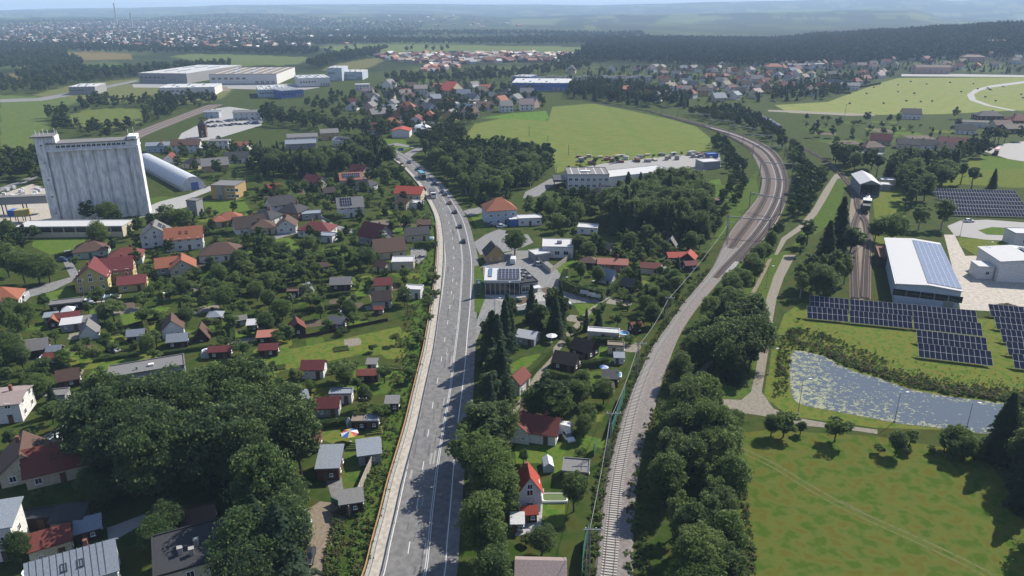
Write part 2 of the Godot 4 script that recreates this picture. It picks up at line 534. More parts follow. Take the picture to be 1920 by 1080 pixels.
func make_ground():
	var polys := []
	for f in FIELDS:
		var b := Rect2(f[0][0][0], f[0][0][1], 0, 0)
		var pp := PackedVector2Array()
		for p in f[0]:
			pp.append(Vector2(p[0], p[1]))
			b = b.expand(Vector2(p[0], p[1]))
		polys.append([pp, b, Color(f[1][0], f[1][1], f[1][2])])
	var rad := []
	var r := 30.0
	while r < 300.0:
		rad.append(r)
		r += 25.0
	while r < 21000.0:
		rad.append(r)
		r *= 1.0 + clampf(r / 85.0 / 1380.0 * 1.6, 0.006, 0.05)
	var cols := 560
	var verts := PackedVector3Array()
	var norms := PackedVector3Array()
	var colors := PackedColorArray()
	var n2 := FastNoiseLite.new()
	n2.seed = 77
	n2.frequency = 1.0
	for i in rad.size():
		for k in cols + 1:
			var az := deg_to_rad(lerpf(-47.0, 47.0, float(k) / cols))
			var x: float = rad[i] * sin(az)
			var z: float = -rad[i] * cos(az)
			if i == 0:
				z = 90.0
				x = sin(az) * 220.0
			var h := th(x, z)
			verts.append(Vector3(x, h, z))
			norms.append(Vector3(-(th(x + 8, z) - h) / 8.0, 1, -(th(x, z + 8) - h) / 8.0).normalized())
			var c := Color(.125, .158, .055)
			var pp := px_of(Vector3(x, h, z))
			if rad[i] > 330.0:
				if rad[i] > 1150.0:
					var a := n2.get_noise_2d(x / 700.0, z / 700.0) + 0.5 * n2.get_noise_2d(x / 240.0, z / 240.0)
					c = Color(.055, .078, .03)
					if a > 0.22:
						c = Color(.17, .20, .085)
					elif a > 0.05 and rad[i] < 6000.0:
						c = Color(.095, .115, .055)
					if h > 6.0 and rad[i] < 4000.0:
						c = Color(.03, .045, .024)
					if rad[i] > 5000.0:
						a += 0.35 * n2.get_noise_2d(x / 420.0 + 5.0, z / 800.0)
						c = Color(.040, .062, .03) if a < 0.2 else Color(.30, .32, .17)
				for f in polys:
					if (f[1] as Rect2).has_point(pp) and Geometry2D.is_point_in_polygon(pp, f[0]):
						c = f[2]
			colors.append(Color(c.r * 0.66, c.g * 0.66, c.b * 0.66))
	var idx := PackedInt32Array()
	var w := cols + 1
	for i in rad.size() - 1:
		for k in cols:
			var a := i * w + k
			idx.append_array([a, a + w, a + 1, a + 1, a + w, a + w + 1])
	var arr := []
	arr.resize(Mesh.ARRAY_MAX)
	arr[Mesh.ARRAY_VERTEX] = verts
	arr[Mesh.ARRAY_NORMAL] = norms
	arr[Mesh.ARRAY_COLOR] = colors
	arr[Mesh.ARRAY_INDEX] = idx
	var am := ArrayMesh.new()
	am.add_surface_from_arrays(Mesh.PRIMITIVE_TRIANGLES, arr)
	struct("ground", am, M.ground)
	# patches of meadow, lawn and yard
	field("meadow", [[878, 248], [890, 232], [945, 221], [1028, 226], [1036, 200], [1112, 194], [1160, 203], [1250, 222], [1305, 237], [1336, 262], [1334, 280], [1280, 291], [1180, 300], [1090, 312], [1042, 325], [1036, 290], [1005, 268], [950, 262], [870, 264]], "meadow_mid", 0.01)
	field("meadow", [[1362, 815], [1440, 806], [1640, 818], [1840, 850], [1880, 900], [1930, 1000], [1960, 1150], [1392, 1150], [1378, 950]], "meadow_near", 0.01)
	field("field", [[1452, 197], [1552, 191], [1590, 177], [1652, 155], [1685, 146], [1930, 145], [2000, 150], [2000, 212], [1905, 207], [1765, 214], [1590, 216], [1480, 212]], "hay_field", 0.01)
	field("lawn", [[900, 222], [960, 212], [1024, 208], [1030, 222], [1020, 226], [945, 222]], "green_field", 0.02)
	field("meadow", [[1470, 590], [1500, 568], [1720, 590], [1880, 600], [2050, 620], [2050, 770], [1900, 772], [1880, 810], [1640, 802], [1480, 780], [1432, 745], [1445, 660]], "lawn_dry", 0.008)
	field("verge", [[1432, 748], [1446, 650], [1462, 600], [1482, 610], [1490, 655], [1520, 660], [1600, 690], [1700, 725], [1900, 760], [1920, 748], [1720, 702], [1600, 658], [1530, 630], [1480, 625], [1476, 690], [1480, 750], [1540, 772], [1640, 790], [1810, 815], [1810, 822], [1640, 800], [1480, 780]], "lawn_mid", 0.016)
	field("verge", [[1380, 470], [1440, 478], [1480, 470], [1447, 560], [1432, 640], [1418, 720], [1395, 748], [1340, 748], [1330, 700], [1350, 620], [1390, 540]], "lawn_mid", 0.01)
	field("lawn", [[1480, 470], [1560, 420], [1590, 340], [1560, 330], [1525, 400], [1500, 440]], "lawn_mid", 0.014)
	field("lawn", [[1635, 360], [1690, 355], [1700, 420], [1660, 470], [1638, 480], [1640, 410]], "lawn_dry", 0.014)
	field("lawn", [[1820, 300], [1960, 298], [1960, 350], [1900, 352], [1800, 345], [1760, 356], [1780, 330]], "lawn_dry", 0.014)
	field("lawn", [[1838, 288], [1870, 296], [1915, 300], [1920, 316], [1840, 318]], "lawn_bright", 0.018)
	field("lawn", [[62, 447], [160, 447], [160, 468], [95, 478], [60, 462]], "lawn_bright", 0.01)
	field("lawn", [[380, 376], [455, 372], [470, 395], [400, 402], [385, 392]], "lawn_bright", 0.01)
	field("lawn", [[495, 446], [545, 446], [562, 464], [500, 482]], "lawn_bright", 0.01)
	field("lawn", [[380, 685], [620, 640], [750, 612], [760, 635], [720, 655], [560, 690], [440, 712], [400, 705]], "lawn_dry", 0.01)
	field("lawn", [[225, 588], [290, 575], [320, 576], [300, 596], [230, 610]], "lawn_bright", 0.01)
	field("lawn", [[155, 720], [180, 685], [250, 668], [255, 690], [205, 706], [204, 725]], "lawn_bright", 0.01)
	field("lawn", [[75, 552], [130, 540], [155, 550], [140, 566], [85, 566]], "lawn_bright", 0.01)
	field("lawn", [[585, 790], [640, 780], [720, 800], [715, 828], [640, 838], [590, 820]], "lawn_dry", 0.01)
	field("lawn", [[640, 845], [680, 850], [668, 925], [648, 940], [640, 900]], "lawn_mid", 0.01)
	field("lawn", [[945, 690], [980, 670], [1030, 660], [1015, 690], [985, 715], [950, 720]], "lawn_bright", 0.01)
	field("lawn", [[965, 835], [1060, 832], [1100, 860], [1040, 895], [1010, 868], [968, 870]], "lawn_bright", 0.01)
	field("lawn", [[1012, 945], [1060, 940], [1058, 985], [1012, 1000]], "lawn_bright", 0.01)
	field("lawn", [[1040, 510], [1065, 478], [1085, 472], [1083, 490], [1052, 514]], "lawn_bright", 0.01)
	field("lawn", [[1075, 570], [1120, 568], [1115, 590], [1090, 600], [1085, 585]], "lawn_bright", 0.02)
	field("lawn", [[1300, 345], [1350, 335], [1355, 360], [1330, 385], [1300, 372]], "lawn_bright", 0.01)
	field("lawn", [[1118, 655], [1140, 650], [1135, 680], [1112, 682]], "lawn_bright", 0.01)
	field("lawn", [[1085, 700], [1130, 695], [1130, 730], [1090, 740]], "lawn_mid", 0.01)
	field("lawn", [[880, 400], [905, 395], [925, 420], [895, 430]], "lawn_bright", 0.01)
	field("lawn", [[690, 258], [760, 262], [770, 278], [735, 292], [715, 275]], "lawn_bright", 0.01)
	field("lawn", [[250, 378], [300, 368], [360, 372], [340, 385], [262, 388]], "lawn_mid", 0.01)
	field("bank", [[1340, 345], [1395, 350], [1420, 320], [1418, 340], [1424, 365], [1400, 392], [1370, 428], [1345, 455], [1330, 460], [1370, 400]], "lawn_mid", 0.012)
	field("yard", [[1060, 320], [1140, 305], [1260, 292], [1350, 288], [1352, 312], [1280, 330], [1140, 345]], "asphalt_pale", 0.008)
	field("yard", [[248, 158], [262, 154], [440, 158], [580, 157], [600, 164], [560, 170], [420, 166], [250, 164]], "asphalt_pale", 0.012)
	field("yard", [[340, 170], [380, 160], [425, 162], [432, 170], [380, 176]], "dirt", 0.012)
	field("yard", [[395, 205], [430, 200], [500, 210], [490, 235], [400, 262], [330, 268], [340, 250], [390, 225]], "concrete", 0.01)
	field("yard", [[0, 365], [60, 345], [110, 360], [110, 420], [0, 425]], "concrete_pale", 0.01)
	field("yard", [[258, 395], [300, 378], [350, 365], [395, 348], [410, 352], [360, 372], [352, 388], [300, 400], [262, 408]], "concrete", 0.012)
	field("yard", [[1790, 440], [1810, 480], [1960, 475], [1960, 590], [1800, 580], [1795, 540], [1770, 440]], "concrete_pale", 0.02)
	field("yard", [[1840, 282], [1880, 270], [1960, 260], [1960, 306], [1915, 302], [1890, 298]], "asphalt_pale", 0.022)
	field("yard", [[570, 960], [600, 940], [640, 945], [650, 965], [625, 1010], [600, 1120], [560, 1120], [575, 1040]], "dirt", 0.012)
	field("yard", [[612, 902], [640, 892], [648, 945], [626, 948]], "asphalt", 0.014)
	field("yard", [[1000, 918], [1020, 916], [1014, 1000], [966, 1005], [968, 962], [1003, 955]], "concrete", 0.012)
	# plots of the gardens: lawns mown and unmown, dug beds, gravel
	var rg := RandomNumberGenerator.new()
	rg.seed = 23
	for z in [
		[[[60, 600], [240, 570], [420, 520], [640, 490], [800, 490], [800, 560], [770, 660], [740, 760], [600, 770], [350, 690], [120, 740]], 120, 20.0, 4.0, 9.0],
		[[[270, 430], [400, 400], [520, 360], [720, 320], [800, 370], [812, 480], [640, 500], [380, 530], [200, 520]], 70, 20.0, 5.0, 11.0],
		[[[1080, 500], [1300, 460], [1230, 560], [1150, 700], [1110, 850], [980, 880], [970, 720], [1080, 620]], 60, -24.0, 4.0, 8.0],
		[[[280, 300], [480, 285], [700, 320], [560, 350], [330, 330]], 30, 16.0, 6.0, 14.0],
		[[[1480, 225], [1680, 228], [1800, 245], [1700, 265], [1540, 268]], 26, -10.0, 9.0, 24.0],
		[[[640, 200], [800, 175], [1000, 190], [880, 214], [720, 228]], 26, 5.0, 10.0, 26.0],
		[[[1100, 150], [1400, 130], [1640, 150], [1440, 185], [1220, 190]], 30, -5.0, 12.0, 30.0],
	]:
		var pp := PackedVector2Array()
		var bb := Rect2(z[0][0][0], z[0][0][1], 0, 0)
		for q in z[0]:
			pp.append(Vector2(q[0], q[1]))
			bb = bb.expand(Vector2(q[0], q[1]))
		var n := 0
		while n < z[1]:
			var v := Vector2(rg.randf_range(bb.position.x, bb.end.x), rg.randf_range(bb.position.y, bb.end.y))
			n += 1
			if not Geometry2D.is_point_in_polygon(v, pp):
				continue
			var c := at(v.x, v.y)
			var b := Basis(Vector3.UP, deg_to_rad(z[2] + rg.randf_range(-5, 5)))
			var pw := rg.randf_range(z[3], z[4])
			var pd := rg.randf_range(z[3], z[4]) * 0.8
			var ring := PackedVector3Array()
			for k in 18:
				var u := TAU * k / 18.0
				var e := Vector3(signf(cos(u)) * pow(absf(cos(u)), 0.35) * pw, 0, signf(sin(u)) * pow(absf(sin(u)), 0.35) * pd) * 0.5
				ring.append(c + b * (e * rg.randf_range(0.92, 1.08)))
			var m: String = ["lawn_bright", "lawn_dry", "lawn_mid", "lawn_dry", "lawn_bright", "lawn_mid", "soil", "track_path"][rg.randi() % 8]
			struct("garden_plot", sheet(ring, 0.012 + 0.0005 * (n % 20)), M[m])
	field("garden_bed", [[690, 545], [712, 520], [722, 522], [715, 560], [696, 566]], "dirt", 0.012)

var laid := 0
func field(called: String, a: Array, m: String, h: float):
	var p := pts(a)
	laid += 1
	struct(called, sheet(p, h + 0.0003 * laid), M[m])
	if called in ["meadow", "field", "yard", "lawn"]:
		mark_poly(p)
	return null

# ---------- roads ----------
# main road rows: [y, left parapet, left white line, dashed line, centre line, right line, right edge of the asphalt]
const ROAD := [
	[1180, 652, 686, 730, 768, 806, 830], [1080, 692, 719, 758, 796, 833, 856], [1020, 707, 732, 768, 804, 838, 861], [967, 721, 744, 779, 809, 843, 865], [908, 735, 757, 788, 816, 848, 869], [870, 746, 765, 794, 821, 851, 873], [800, 766, 779, 805, 832, 858, 881], [744, 779, 790, 814, 842, 865, 887], [702, 789, 800, 823, 848, 870, 889], [660, 799, 810, 830, 853, 874, 891], [620, 806, 818, 837, 858, 877, 893], [580, 812, 825, 843, 862, 881, 894], [535, 818, 831, 848, 865, 883, 895], [490, 822, 835, 851, 867, 884, 897], [452, 823, 832, 849, 863, 878, 889], [420, 820, 827, 842, 855, 870, 880], [400, 815, 821, 835, 847, 861, 871], [375, 803, 809, 822, 833, 846, 854], [352, 790, 796, 808, 818, 830, 837], [330, 772, 778, 788, 796, 806, 813], [310, 752, 757, 767, 774, 784, 790], [292, 728, 733, 742, 748, 757, 764], [280, 708, 712, 720, 726, 733, 739], [268, 688, 692, 699, 704, 710, 716], [258, 672, 675, 682, 686, 691, 697]]

func col(c: int, h: float) -> PackedVector3Array:
	var a := PackedVector3Array()
	for r in ROAD:
		a.append(at(r[c], r[0], h))
	return smooth(a, 8)

func make_roads():
	var h := 0.075
	var l := col(1, h)
	var rr := col(6, h)
	struct("main_road", strip(l, rr), M.asphalt)
	for k in [1, 2, 4, 6]:
		mark_line(col(k, 0.0), 3.0)
	mark_line(col(3, 0.0), 4.0)
	# newer lane between the centre line and the right line
	var lane := struct("road_lane", strip(side(col(4, h + 0.006), 0.3), side(col(5, h + 0.006), -0.3)), M.asphalt_new)
	for c in [[2, 0.2], [5, 0.2]]:
		struct("road_marking", ribbon(col(c[0], 0.0), c[1], h + 0.014), M.paint)
	for off in [-0.16, 0.16]:
		struct("road_marking", ribbon(side(col(4, 0.0), off), 0.12, h + 0.014), M.paint)
	# dashes
	var dash := resample(col(3, 0.0), 1.0)
	var i := 4
	while i < dash.size() - 5:
		struct("road_marking", ribbon(dash.slice(i, i + 4), 0.16, h + 0.012), M.paint)
		i += 12
	# tar patches and pale repairs lie in the lanes
	var rg := RandomNumberGenerator.new()
	rg.seed = 4
	for k in 130:
		var c: int = [2, 3, 4][rg.randi() % 3]
		var line := resample(col(c, 0.0), 1.0)
		var a := rg.randi_range(2, 330)
		var n := rg.randi_range(2, 7)
		if a + n >= line.size():
			continue
		var sd := side(line, rg.randf_range(0.6, 2.6) if c != 4 else -rg.randf_range(0.5, 2.5))
		struct("road_patch", ribbon(sd.slice(a, a + n), rg.randf_range(0.18, 0.5), h + 0.004), M.asphalt_patch if rg.randf() < 0.8 else M.asphalt_pale)
	# walkway, kerb and parapet on the left
	var st := st_new()
	bar_line(st, side(col(1, 0.0), 1.0), 2.0, 0.0, 0.2)
	struct("walkway", done(st), M.concrete_pale)
	st = st_new()
	bar_line(st, side(col(1, 0.0), -0.35), 0.5, -0.2, 0.55)
	var w := piece("road_parapet", done(st), M.concrete, self)
	tag(w, "long pale concrete parapet along the garden side of the main road", "wall")
	var near := resample(side(col(1, 0.0), -0.9), 2.0).slice(0, 110)
	st = st_new()
	bar_line(st, near, 0.12, 0.0, 0.95)
	var ob := base("site_fence", Vector3.ZERO)
	piece("board", done(st), M.orange_board, ob)
	tag(ob, "low orange timber board fence along the outer edge of the road walkway", "fence")
	for k in range(0, near.size(), 4):
		box("post", M.dark_steel, ob, near[k] + Vector3(-0.12, 0.5, 0), Vector3(0.08, 1.0, 0.08))
	# guard rail between walkway and lanes
	var gr := base("guard_rail", Vector3.ZERO)
	tag(gr, "grey steel guard rail between the walkway and the traffic lanes of the main road", "guard rail")
	var gl := resample(side(col(1, 0.0), 2.15), 4.0)
	st = st_new()
	bar_line(st, gl, 0.09, 0.52, 0.82)
	piece("rail", done(st), M.galvanised, gr)
	for p in gl.slice(0, 60):
		box("post", M.galvanised, gr, p + Vector3(0.0, 0.36, 0.0), Vector3(0.12, 0.6, 0.12))
	# bank of grass below the parapet
	var bank_l := PackedVector3Array()
	for r in ROAD.slice(0, 17):
		bank_l.append(at(r[1] - 30 - (r[0] - 400) * 0.03, r[0] + 3, 0.02))
	struct("verge", strip(smooth(bank_l, 8), side(col(1, 0.024), -0.4).slice(0, 16 * 8 + 1)), M.verge)
	mark_line(smooth(bank_l, 4), 1.5)
	# other roads, as polygons on the ground
	for a in [
		["road", [[897, 505], [912, 492], [925, 480], [965, 470], [1000, 470], [1040, 500], [1062, 530], [1110, 552], [1145, 558], [1128, 568], [1080, 568], [1000, 582], [935, 592], [905, 612], [893, 640], [888, 620], [900, 585], [908, 560], [906, 500]], "side_road"],
		["road", [[888, 455], [910, 440], [935, 430], [990, 440], [1000, 455], [965, 470], [900, 478]], "side_road"],
		["road", [[868, 396], [880, 392], [905, 388], [905, 398], [882, 406]], "side_road"],
		["road", [[985, 360], [1005, 350], [1030, 336], [1050, 330], [1062, 338], [1030, 352], [1010, 368], [980, 372]], "side_road"],
		["road", [[718, 272], [745, 268], [775, 275], [775, 278], [745, 273], [722, 277]], "side_road"],
		["road", [[752, 291], [775, 280], [790, 274], [795, 278], [778, 288], [764, 300]], "side_road"],
		["road", [[0, 562], [60, 540], [132, 520], [118, 490], [120, 470], [132, 468], [140, 500], [152, 520], [100, 545], [40, 562], [0, 582]], "side_road"],
		["road", [[0, 352], [40, 338], [78, 322], [80, 328], [40, 346], [0, 360]], "side_road"],
		["road", [[0, 186], [70, 184], [140, 172], [255, 150], [258, 153], [145, 177], [80, 189], [0, 192]], "side_road"],
		["road", [[605, 405], [625, 420], [665, 432], [660, 437], [615, 426], [598, 408]], "side_road"],
		["road", [[500, 445], [540, 435], [560, 430], [562, 436], [520, 448]], "side_road"],
		["road", [[770, 465], [798, 462], [800, 480], [785, 495], [770, 485]], "side_road"],
		["road", [[1690, 139], [1800, 139], [1920, 141], [2000, 143], [2000, 146], [1920, 144.5], [1690, 143]], "asphalt_pale"],
		["road", [[1998, 148], [1920, 156], [1860, 164], [1838, 170], [1826, 177], [1830, 187], [1860, 198], [1905, 207], [1898, 208], [1848, 198], [1818, 188], [1813, 178], [1826, 168], [1858, 160], [1920, 152]], "asphalt_pale"],
		["road", [[1776, 424], [1800, 414], [1850, 412], [1930, 418], [1980, 425], [1980, 455], [1930, 450], [1900, 452], [1850, 450], [1790, 442]], "asphalt_pale"],
		["path", [[1565, 327], [1580, 325], [1590, 333], [1570, 335], [1550, 372], [1532, 402], [1512, 425], [1475, 450], [1458, 478], [1452, 478], [1465, 447], [1497, 424], [1524, 392], [1545, 355]], "track_path"],
		["path", [[1470, 478], [1492, 478], [1470, 520], [1456, 560], [1448, 606], [1442, 650], [1434, 700], [1428, 735], [1450, 766], [1490, 783], [1560, 795], [1645, 806], [1645, 814], [1590, 806], [1490, 797], [1430, 780], [1345, 768], [1330, 760], [1345, 748], [1390, 750], [1408, 735], [1416, 700], [1424, 650], [1430, 606], [1437, 560], [1450, 520]], "track_path"],
		["path", [[1440, 487], [1448, 484], [1425, 533], [1402, 574], [1395, 574], [1418, 530]], "dirt"],
		["path", [[1345, 655], [1352, 660], [1310, 712], [1290, 722], [1285, 712], [1310, 695]], "dirt"],
		["path", [[1110, 575], [1122, 570], [1080, 620], [1040, 668], [1020, 700], [985, 748], [960, 785], [945, 805], [935, 810], [955, 775], [985, 735], [1010, 690], [1035, 655], [1070, 615]], "track_path"],
		["path", [[1130, 560], [1160, 530], [1166, 533], [1138, 562]], "track_path"],
		["path", [[1440, 206], [1500, 208], [1580, 212], [1640, 214], [1640, 217], [1590, 217], [1500, 212], [1440, 209]], "track_path"],
		["path", [[200, 990], [215, 985], [270, 965], [290, 970], [230, 1005], [205, 1020]], "asphalt_pale"],
		["path", [[15, 870], [50, 835], [120, 797], [122, 802], [60, 842], [22, 880]], "track_path"],
		["path", [[1600, 340], [1618, 345], [1630, 400], [1625, 480], [1628, 560], [1600, 565], [1598, 470], [1592, 400]], "dirt"],
	]:
		var p := pts(a[1])
		laid += 1
		struct(a[0], sheet(p, (0.028 if a[0] == "path" else 0.036) + 0.0003 * laid), M[a[2]])
		mark_poly(p)
	# island of grass with the totem sign, lawn circle, kerbs
	field("lawn", [[889, 500], [897, 498], [908, 520], [909, 562], [899, 588], [890, 585]], "lawn_mid", 0.10)
	field("lawn", [[1834, 432], [1860, 426], [1930, 430], [1960, 436], [1930, 443], [1850, 440]], "lawn_bright", 0.09)
	field("lawn", [[1795, 445], [1850, 450], [1905, 458], [1905, 478], [1830, 480], [1800, 462]], "lawn_dry", 0.09)
	field("garden_bed", [[1014, 542], [1028, 538], [1055, 552], [1048, 559], [1028, 556]], "soil", 0.09)
	field("garden_bed", [[955, 562], [1000, 555], [995, 566], [975, 572], [958, 570]], "soil", 0.09)
	field("pavement", [[900, 552], [910, 550], [1000, 552], [1010, 548], [1062, 556], [1060, 560], [1012, 566], [972, 575], [960, 574], [945, 568]], "concrete", 0.075)
	# strip of worn earth down the near meadow
	struct("path", ribbon(side(smooth(pts([[1385, 838], [1450, 868], [1520, 910], [1580, 944], [1640, 972], [1730, 1012], [1830, 1060], [1900, 1100]])), 1.5), 0.4, 0.02), mat("worn_grass", C(0.18, 0.185, 0.075), 0.95, "patches", 0.05, "grass", 0.5))
	struct("path", ribbon(smooth(pts([[1385, 838], [1450, 868], [1520, 910], [1580, 944], [1640, 972], [1730, 1012], [1830, 1060], [1900, 1100]])), 0.55, 0.02), mat("worn_grass", C(0.18, 0.185, 0.075), 0.95, "patches", 0.05, "grass", 0.5))
	struct("path", ribbon(smooth(pts([[1576, 938], [1592, 947], [1610, 957], [1650, 977]])), 0.4, 0.026), mat("worn_earth", C(0.19, 0.165, 0.10), 0.95, "patches", 0.3, "grass", 0.6))

# ---------- railway ----------
const BED_L := [[1095, 1180], [1113, 1080], [1123, 990], [1134, 908], [1152, 830], [1172, 765], [1201, 697], [1240, 630], [1287, 565], [1332, 508], [1357, 457], [1376, 425], [1405, 390], [1424, 363], [1428, 330], [1411, 290], [1388, 265], [1335, 241], [1285, 227], [1210, 207], [1160, 199.5], [1108, 192]]
const BED_R := [[1185, 1180], [1187, 1080], [1189, 990], [1195, 908], [1208, 830], [1228, 765], [1248, 697], [1274, 630], [1308, 577], [1356, 520], [1402, 475], [1440, 440], [1465, 400], [1476, 368], [1478, 335], [1464, 297], [1436, 272], [1372, 246.5], [1308, 230.5], [1222, 209.5], [1165, 201.5], [1110, 193.5]]

func rail_track(t: Array, group: String, label: String, sleepers: int, first := 0.0) -> void:
	var line := resample(smooth(pts(t, 0.0), 8), 1.2)
	var o := base("railway_track", Vector3.ZERO)
	tag(o, label, "railway track", group)
	for s in [-0.75, 0.75]:
		var st := st_new()
		bar_line(st, side(line, s), 0.09, 0.42, 0.58)
		piece("rail", done(st), M.rail, o)
	var bm := BoxMesh.new()
	bm.size = Vector3(2.5, 0.2, 0.3)
	bm.material = M.sleeper
	var bm2 := bm.duplicate()
	bm2.material = M.sleeper_dark
	var sl := resample(line, 0.66)
	var rest := []
	for i in sl.size() - 1:
		var d := sl[i + 1] - sl[i]
		var tr := Transform3D(Basis(Vector3.UP, atan2(d.x, d.z)), sl[i] + Vector3(0, 0.33, 0))
		if i < sleepers:
			var p := piece("sleeper", bm, null, o)
			p.transform = tr
		else:
			rest.append(tr)
	if rest:
		var mm := MultiMesh.new()
		mm.transform_format = MultiMesh.TRANSFORM_3D
		mm.mesh = bm2
		mm.instance_count = rest.size()
		for i in rest.size():
			mm.set_instance_transform(i, rest[i])
		var mi := MultiMeshInstance3D.new()
		mi.name = "sleeper_row"
		mi.multimesh = mm
		mi.set_meta("kind", "stuff")
		o.add_child(mi)

func make_railway():
	var l := smooth(pts(BED_L, 0.03), 6)
	var r := smooth(pts(BED_R, 0.03), 6)
	struct("rail_bed", strip(l, r), M.ballast_rust)
	var inner_l := PackedVector3Array()
	var inner_r := PackedVector3Array()
	for i in l.size():
		inner_l.append(l[i].lerp(r[i], 0.07) + Vector3(0, 0.30, 0))
		inner_r.append(l[i].lerp(r[i], 0.93) + Vector3(0, 0.30, 0))
	var cut := 60
	struct("ballast_bed", strip(inner_l.slice(0, cut + 1), inner_r.slice(0, cut + 1)), M.ballast)
	struct("ballast_bed", strip(inner_l.slice(cut), inner_r.slice(cut)), M.ballast_curve)
	struct("ballast_bed", strip(l, inner_l), M.ballast)
	struct("ballast_bed", strip(inner_r, r), M.ballast)
	# fresh grey ballast under the middle track of the curve
	struct("ballast_bed", ribbon(smooth(pts([[1362, 512], [1392, 470], [1420, 436], [1444, 400], [1457, 368], [1460, 337], [1448, 303], [1424, 277], [1380, 256], [1320, 237]])), 3.6, 0.345), M.ballast_new)
	for k in range(0, l.size(), 2):
		mark_line(PackedVector3Array([l[k], r[k]]), 2.5)
	mark_line(l, 3.0)
	mark_line(r, 3.0)
	rail_track([[1128, 1180], [1141, 1080], [1149, 990], [1157, 908], [1172, 830], [1189, 760], [1204, 716], [1229, 660], [1257, 619], [1285, 577], [1310, 547], [1340, 510], [1362, 478], [1384, 447], [1410, 412], [1428, 385], [1438, 360], [1440, 332], [1430, 305], [1410, 283], [1385, 266], [1337, 243.5], [1288, 228.5], [1212, 208.3], [1161, 200.3], [1109, 192.5]], "railway tracks", "single railway track with concrete sleepers that runs from the gardens into the long curve", 300)
	rail_track([[1340, 522], [1362, 500], [1392, 468], [1420, 435], [1444, 399], [1457, 367], [1460, 336], [1448, 303], [1424, 278], [1380, 257], [1320, 238.5], [1240, 216]], "railway tracks", "middle railway track of the curve on fresh grey ballast", 0)
	rail_track([[1385, 492], [1412, 462], [1440, 428], [1460, 395], [1471, 367], [1473, 336], [1460, 300], [1434, 275], [1376, 249.5], [1316, 234.5], [1236, 214]], "railway tracks", "outermost railway track on the curve beside the catenary masts", 0)
	# yard tracks by the engine shed, and the line up to the wagons
	var y1 := [[1622, 560], [1624, 500], [1627, 450], [1624, 420], [1613, 400], [1608, 385], [1604, 365], [1585, 338], [1570, 320], [1545, 300], [1510, 280], [1480, 262], [1440, 246]]
	var y2 := [[1604, 560], [1602, 500], [1600, 450], [1603, 420], [1612, 398], [1622, 385], [1628, 365], [1630, 352]]
	for y in [y1, y2]:
		struct("rail_bed", ribbon(smooth(pts(y)), 3.4, 0.055), M.ballast_rust)
		mark_line(smooth(pts(y)), 3.0)
	rail_track(y1, "railway tracks", "rusty siding track that passes the engine shed towards the tank wagons", 0)
	rail_track(y2, "railway tracks", "rusty siding track that runs into the open engine shed", 0)
	var far := [[215, 272], [260, 252], [310, 232], [360, 213], [405, 196]]
	var fw := smooth(pts(far))
	struct("rail_bed", ribbon(fw, 15.0, 0.03), M.ballast_rust)
	mark_line(fw, 9.0)
	for k in [[-4.5, "rail line far behind the grain silo, track on its field side"], [0.0, "rail line far behind the grain silo, middle track"], [4.5, "rail line far behind the grain silo, track on its yard side"]]:
		var o := base("railway_track", Vector3.ZERO)
		tag(o, k[1], "railway track", "railway tracks")
		struct("ballast_bed", ribbon(side(fw, k[0]), 2.6, 0.05), M.ballast)
		for s in [-0.75, 0.75]:
			var st := st_new()
			bar_line(st, side(fw, k[0] + s), 0.16, 0.06, 0.2)
			piece("rail", done(st), M.rail, o)
	# catenary portals over the curve
	var rows := [[1404, 392, 1462, 404], [1424, 362, 1480, 366], [1424, 330, 1484, 334], [1410, 296, 1470, 298], [1392, 272, 1446, 276], [1366, 255, 1416, 262], [1330, 243, 1376, 247], [1290, 230, 1330, 233], [1240, 217, 1270, 219], [1362, 440, 1440, 448]]
	for i in rows.size():
		var a := at(rows[i][0], rows[i][1])
		var b := at(rows[i][2], rows[i][3])
		var o := base("catenary_portal", a)
		var d := b - a
		tag(o, "grey steel catenary portal that spans the curved railway tracks", "catenary portal", "catenary portals over the railway curve")
		box("mast", M.galvanised, o, Vector3(0, 4.2, 0), Vector3(0.34, 8.4, 0.34))
		box("mast", M.galvanised, o, d + Vector3(0, 4.2, 0), Vector3(0.34, 8.4, 0.34))
		box("beam", M.galvanised, o, d * 0.5 + Vector3(0, 7.6, 0), Vector3(d.length(), 0.4, 0.34), Vector3(0, atan2(-d.z, d.x), 0))
		for t in [0.3, 0.7]:
			box("hanger", M.galvanised, o, d * t + Vector3(0, 6.8, 0), Vector3(0.14, 1.4, 0.14))

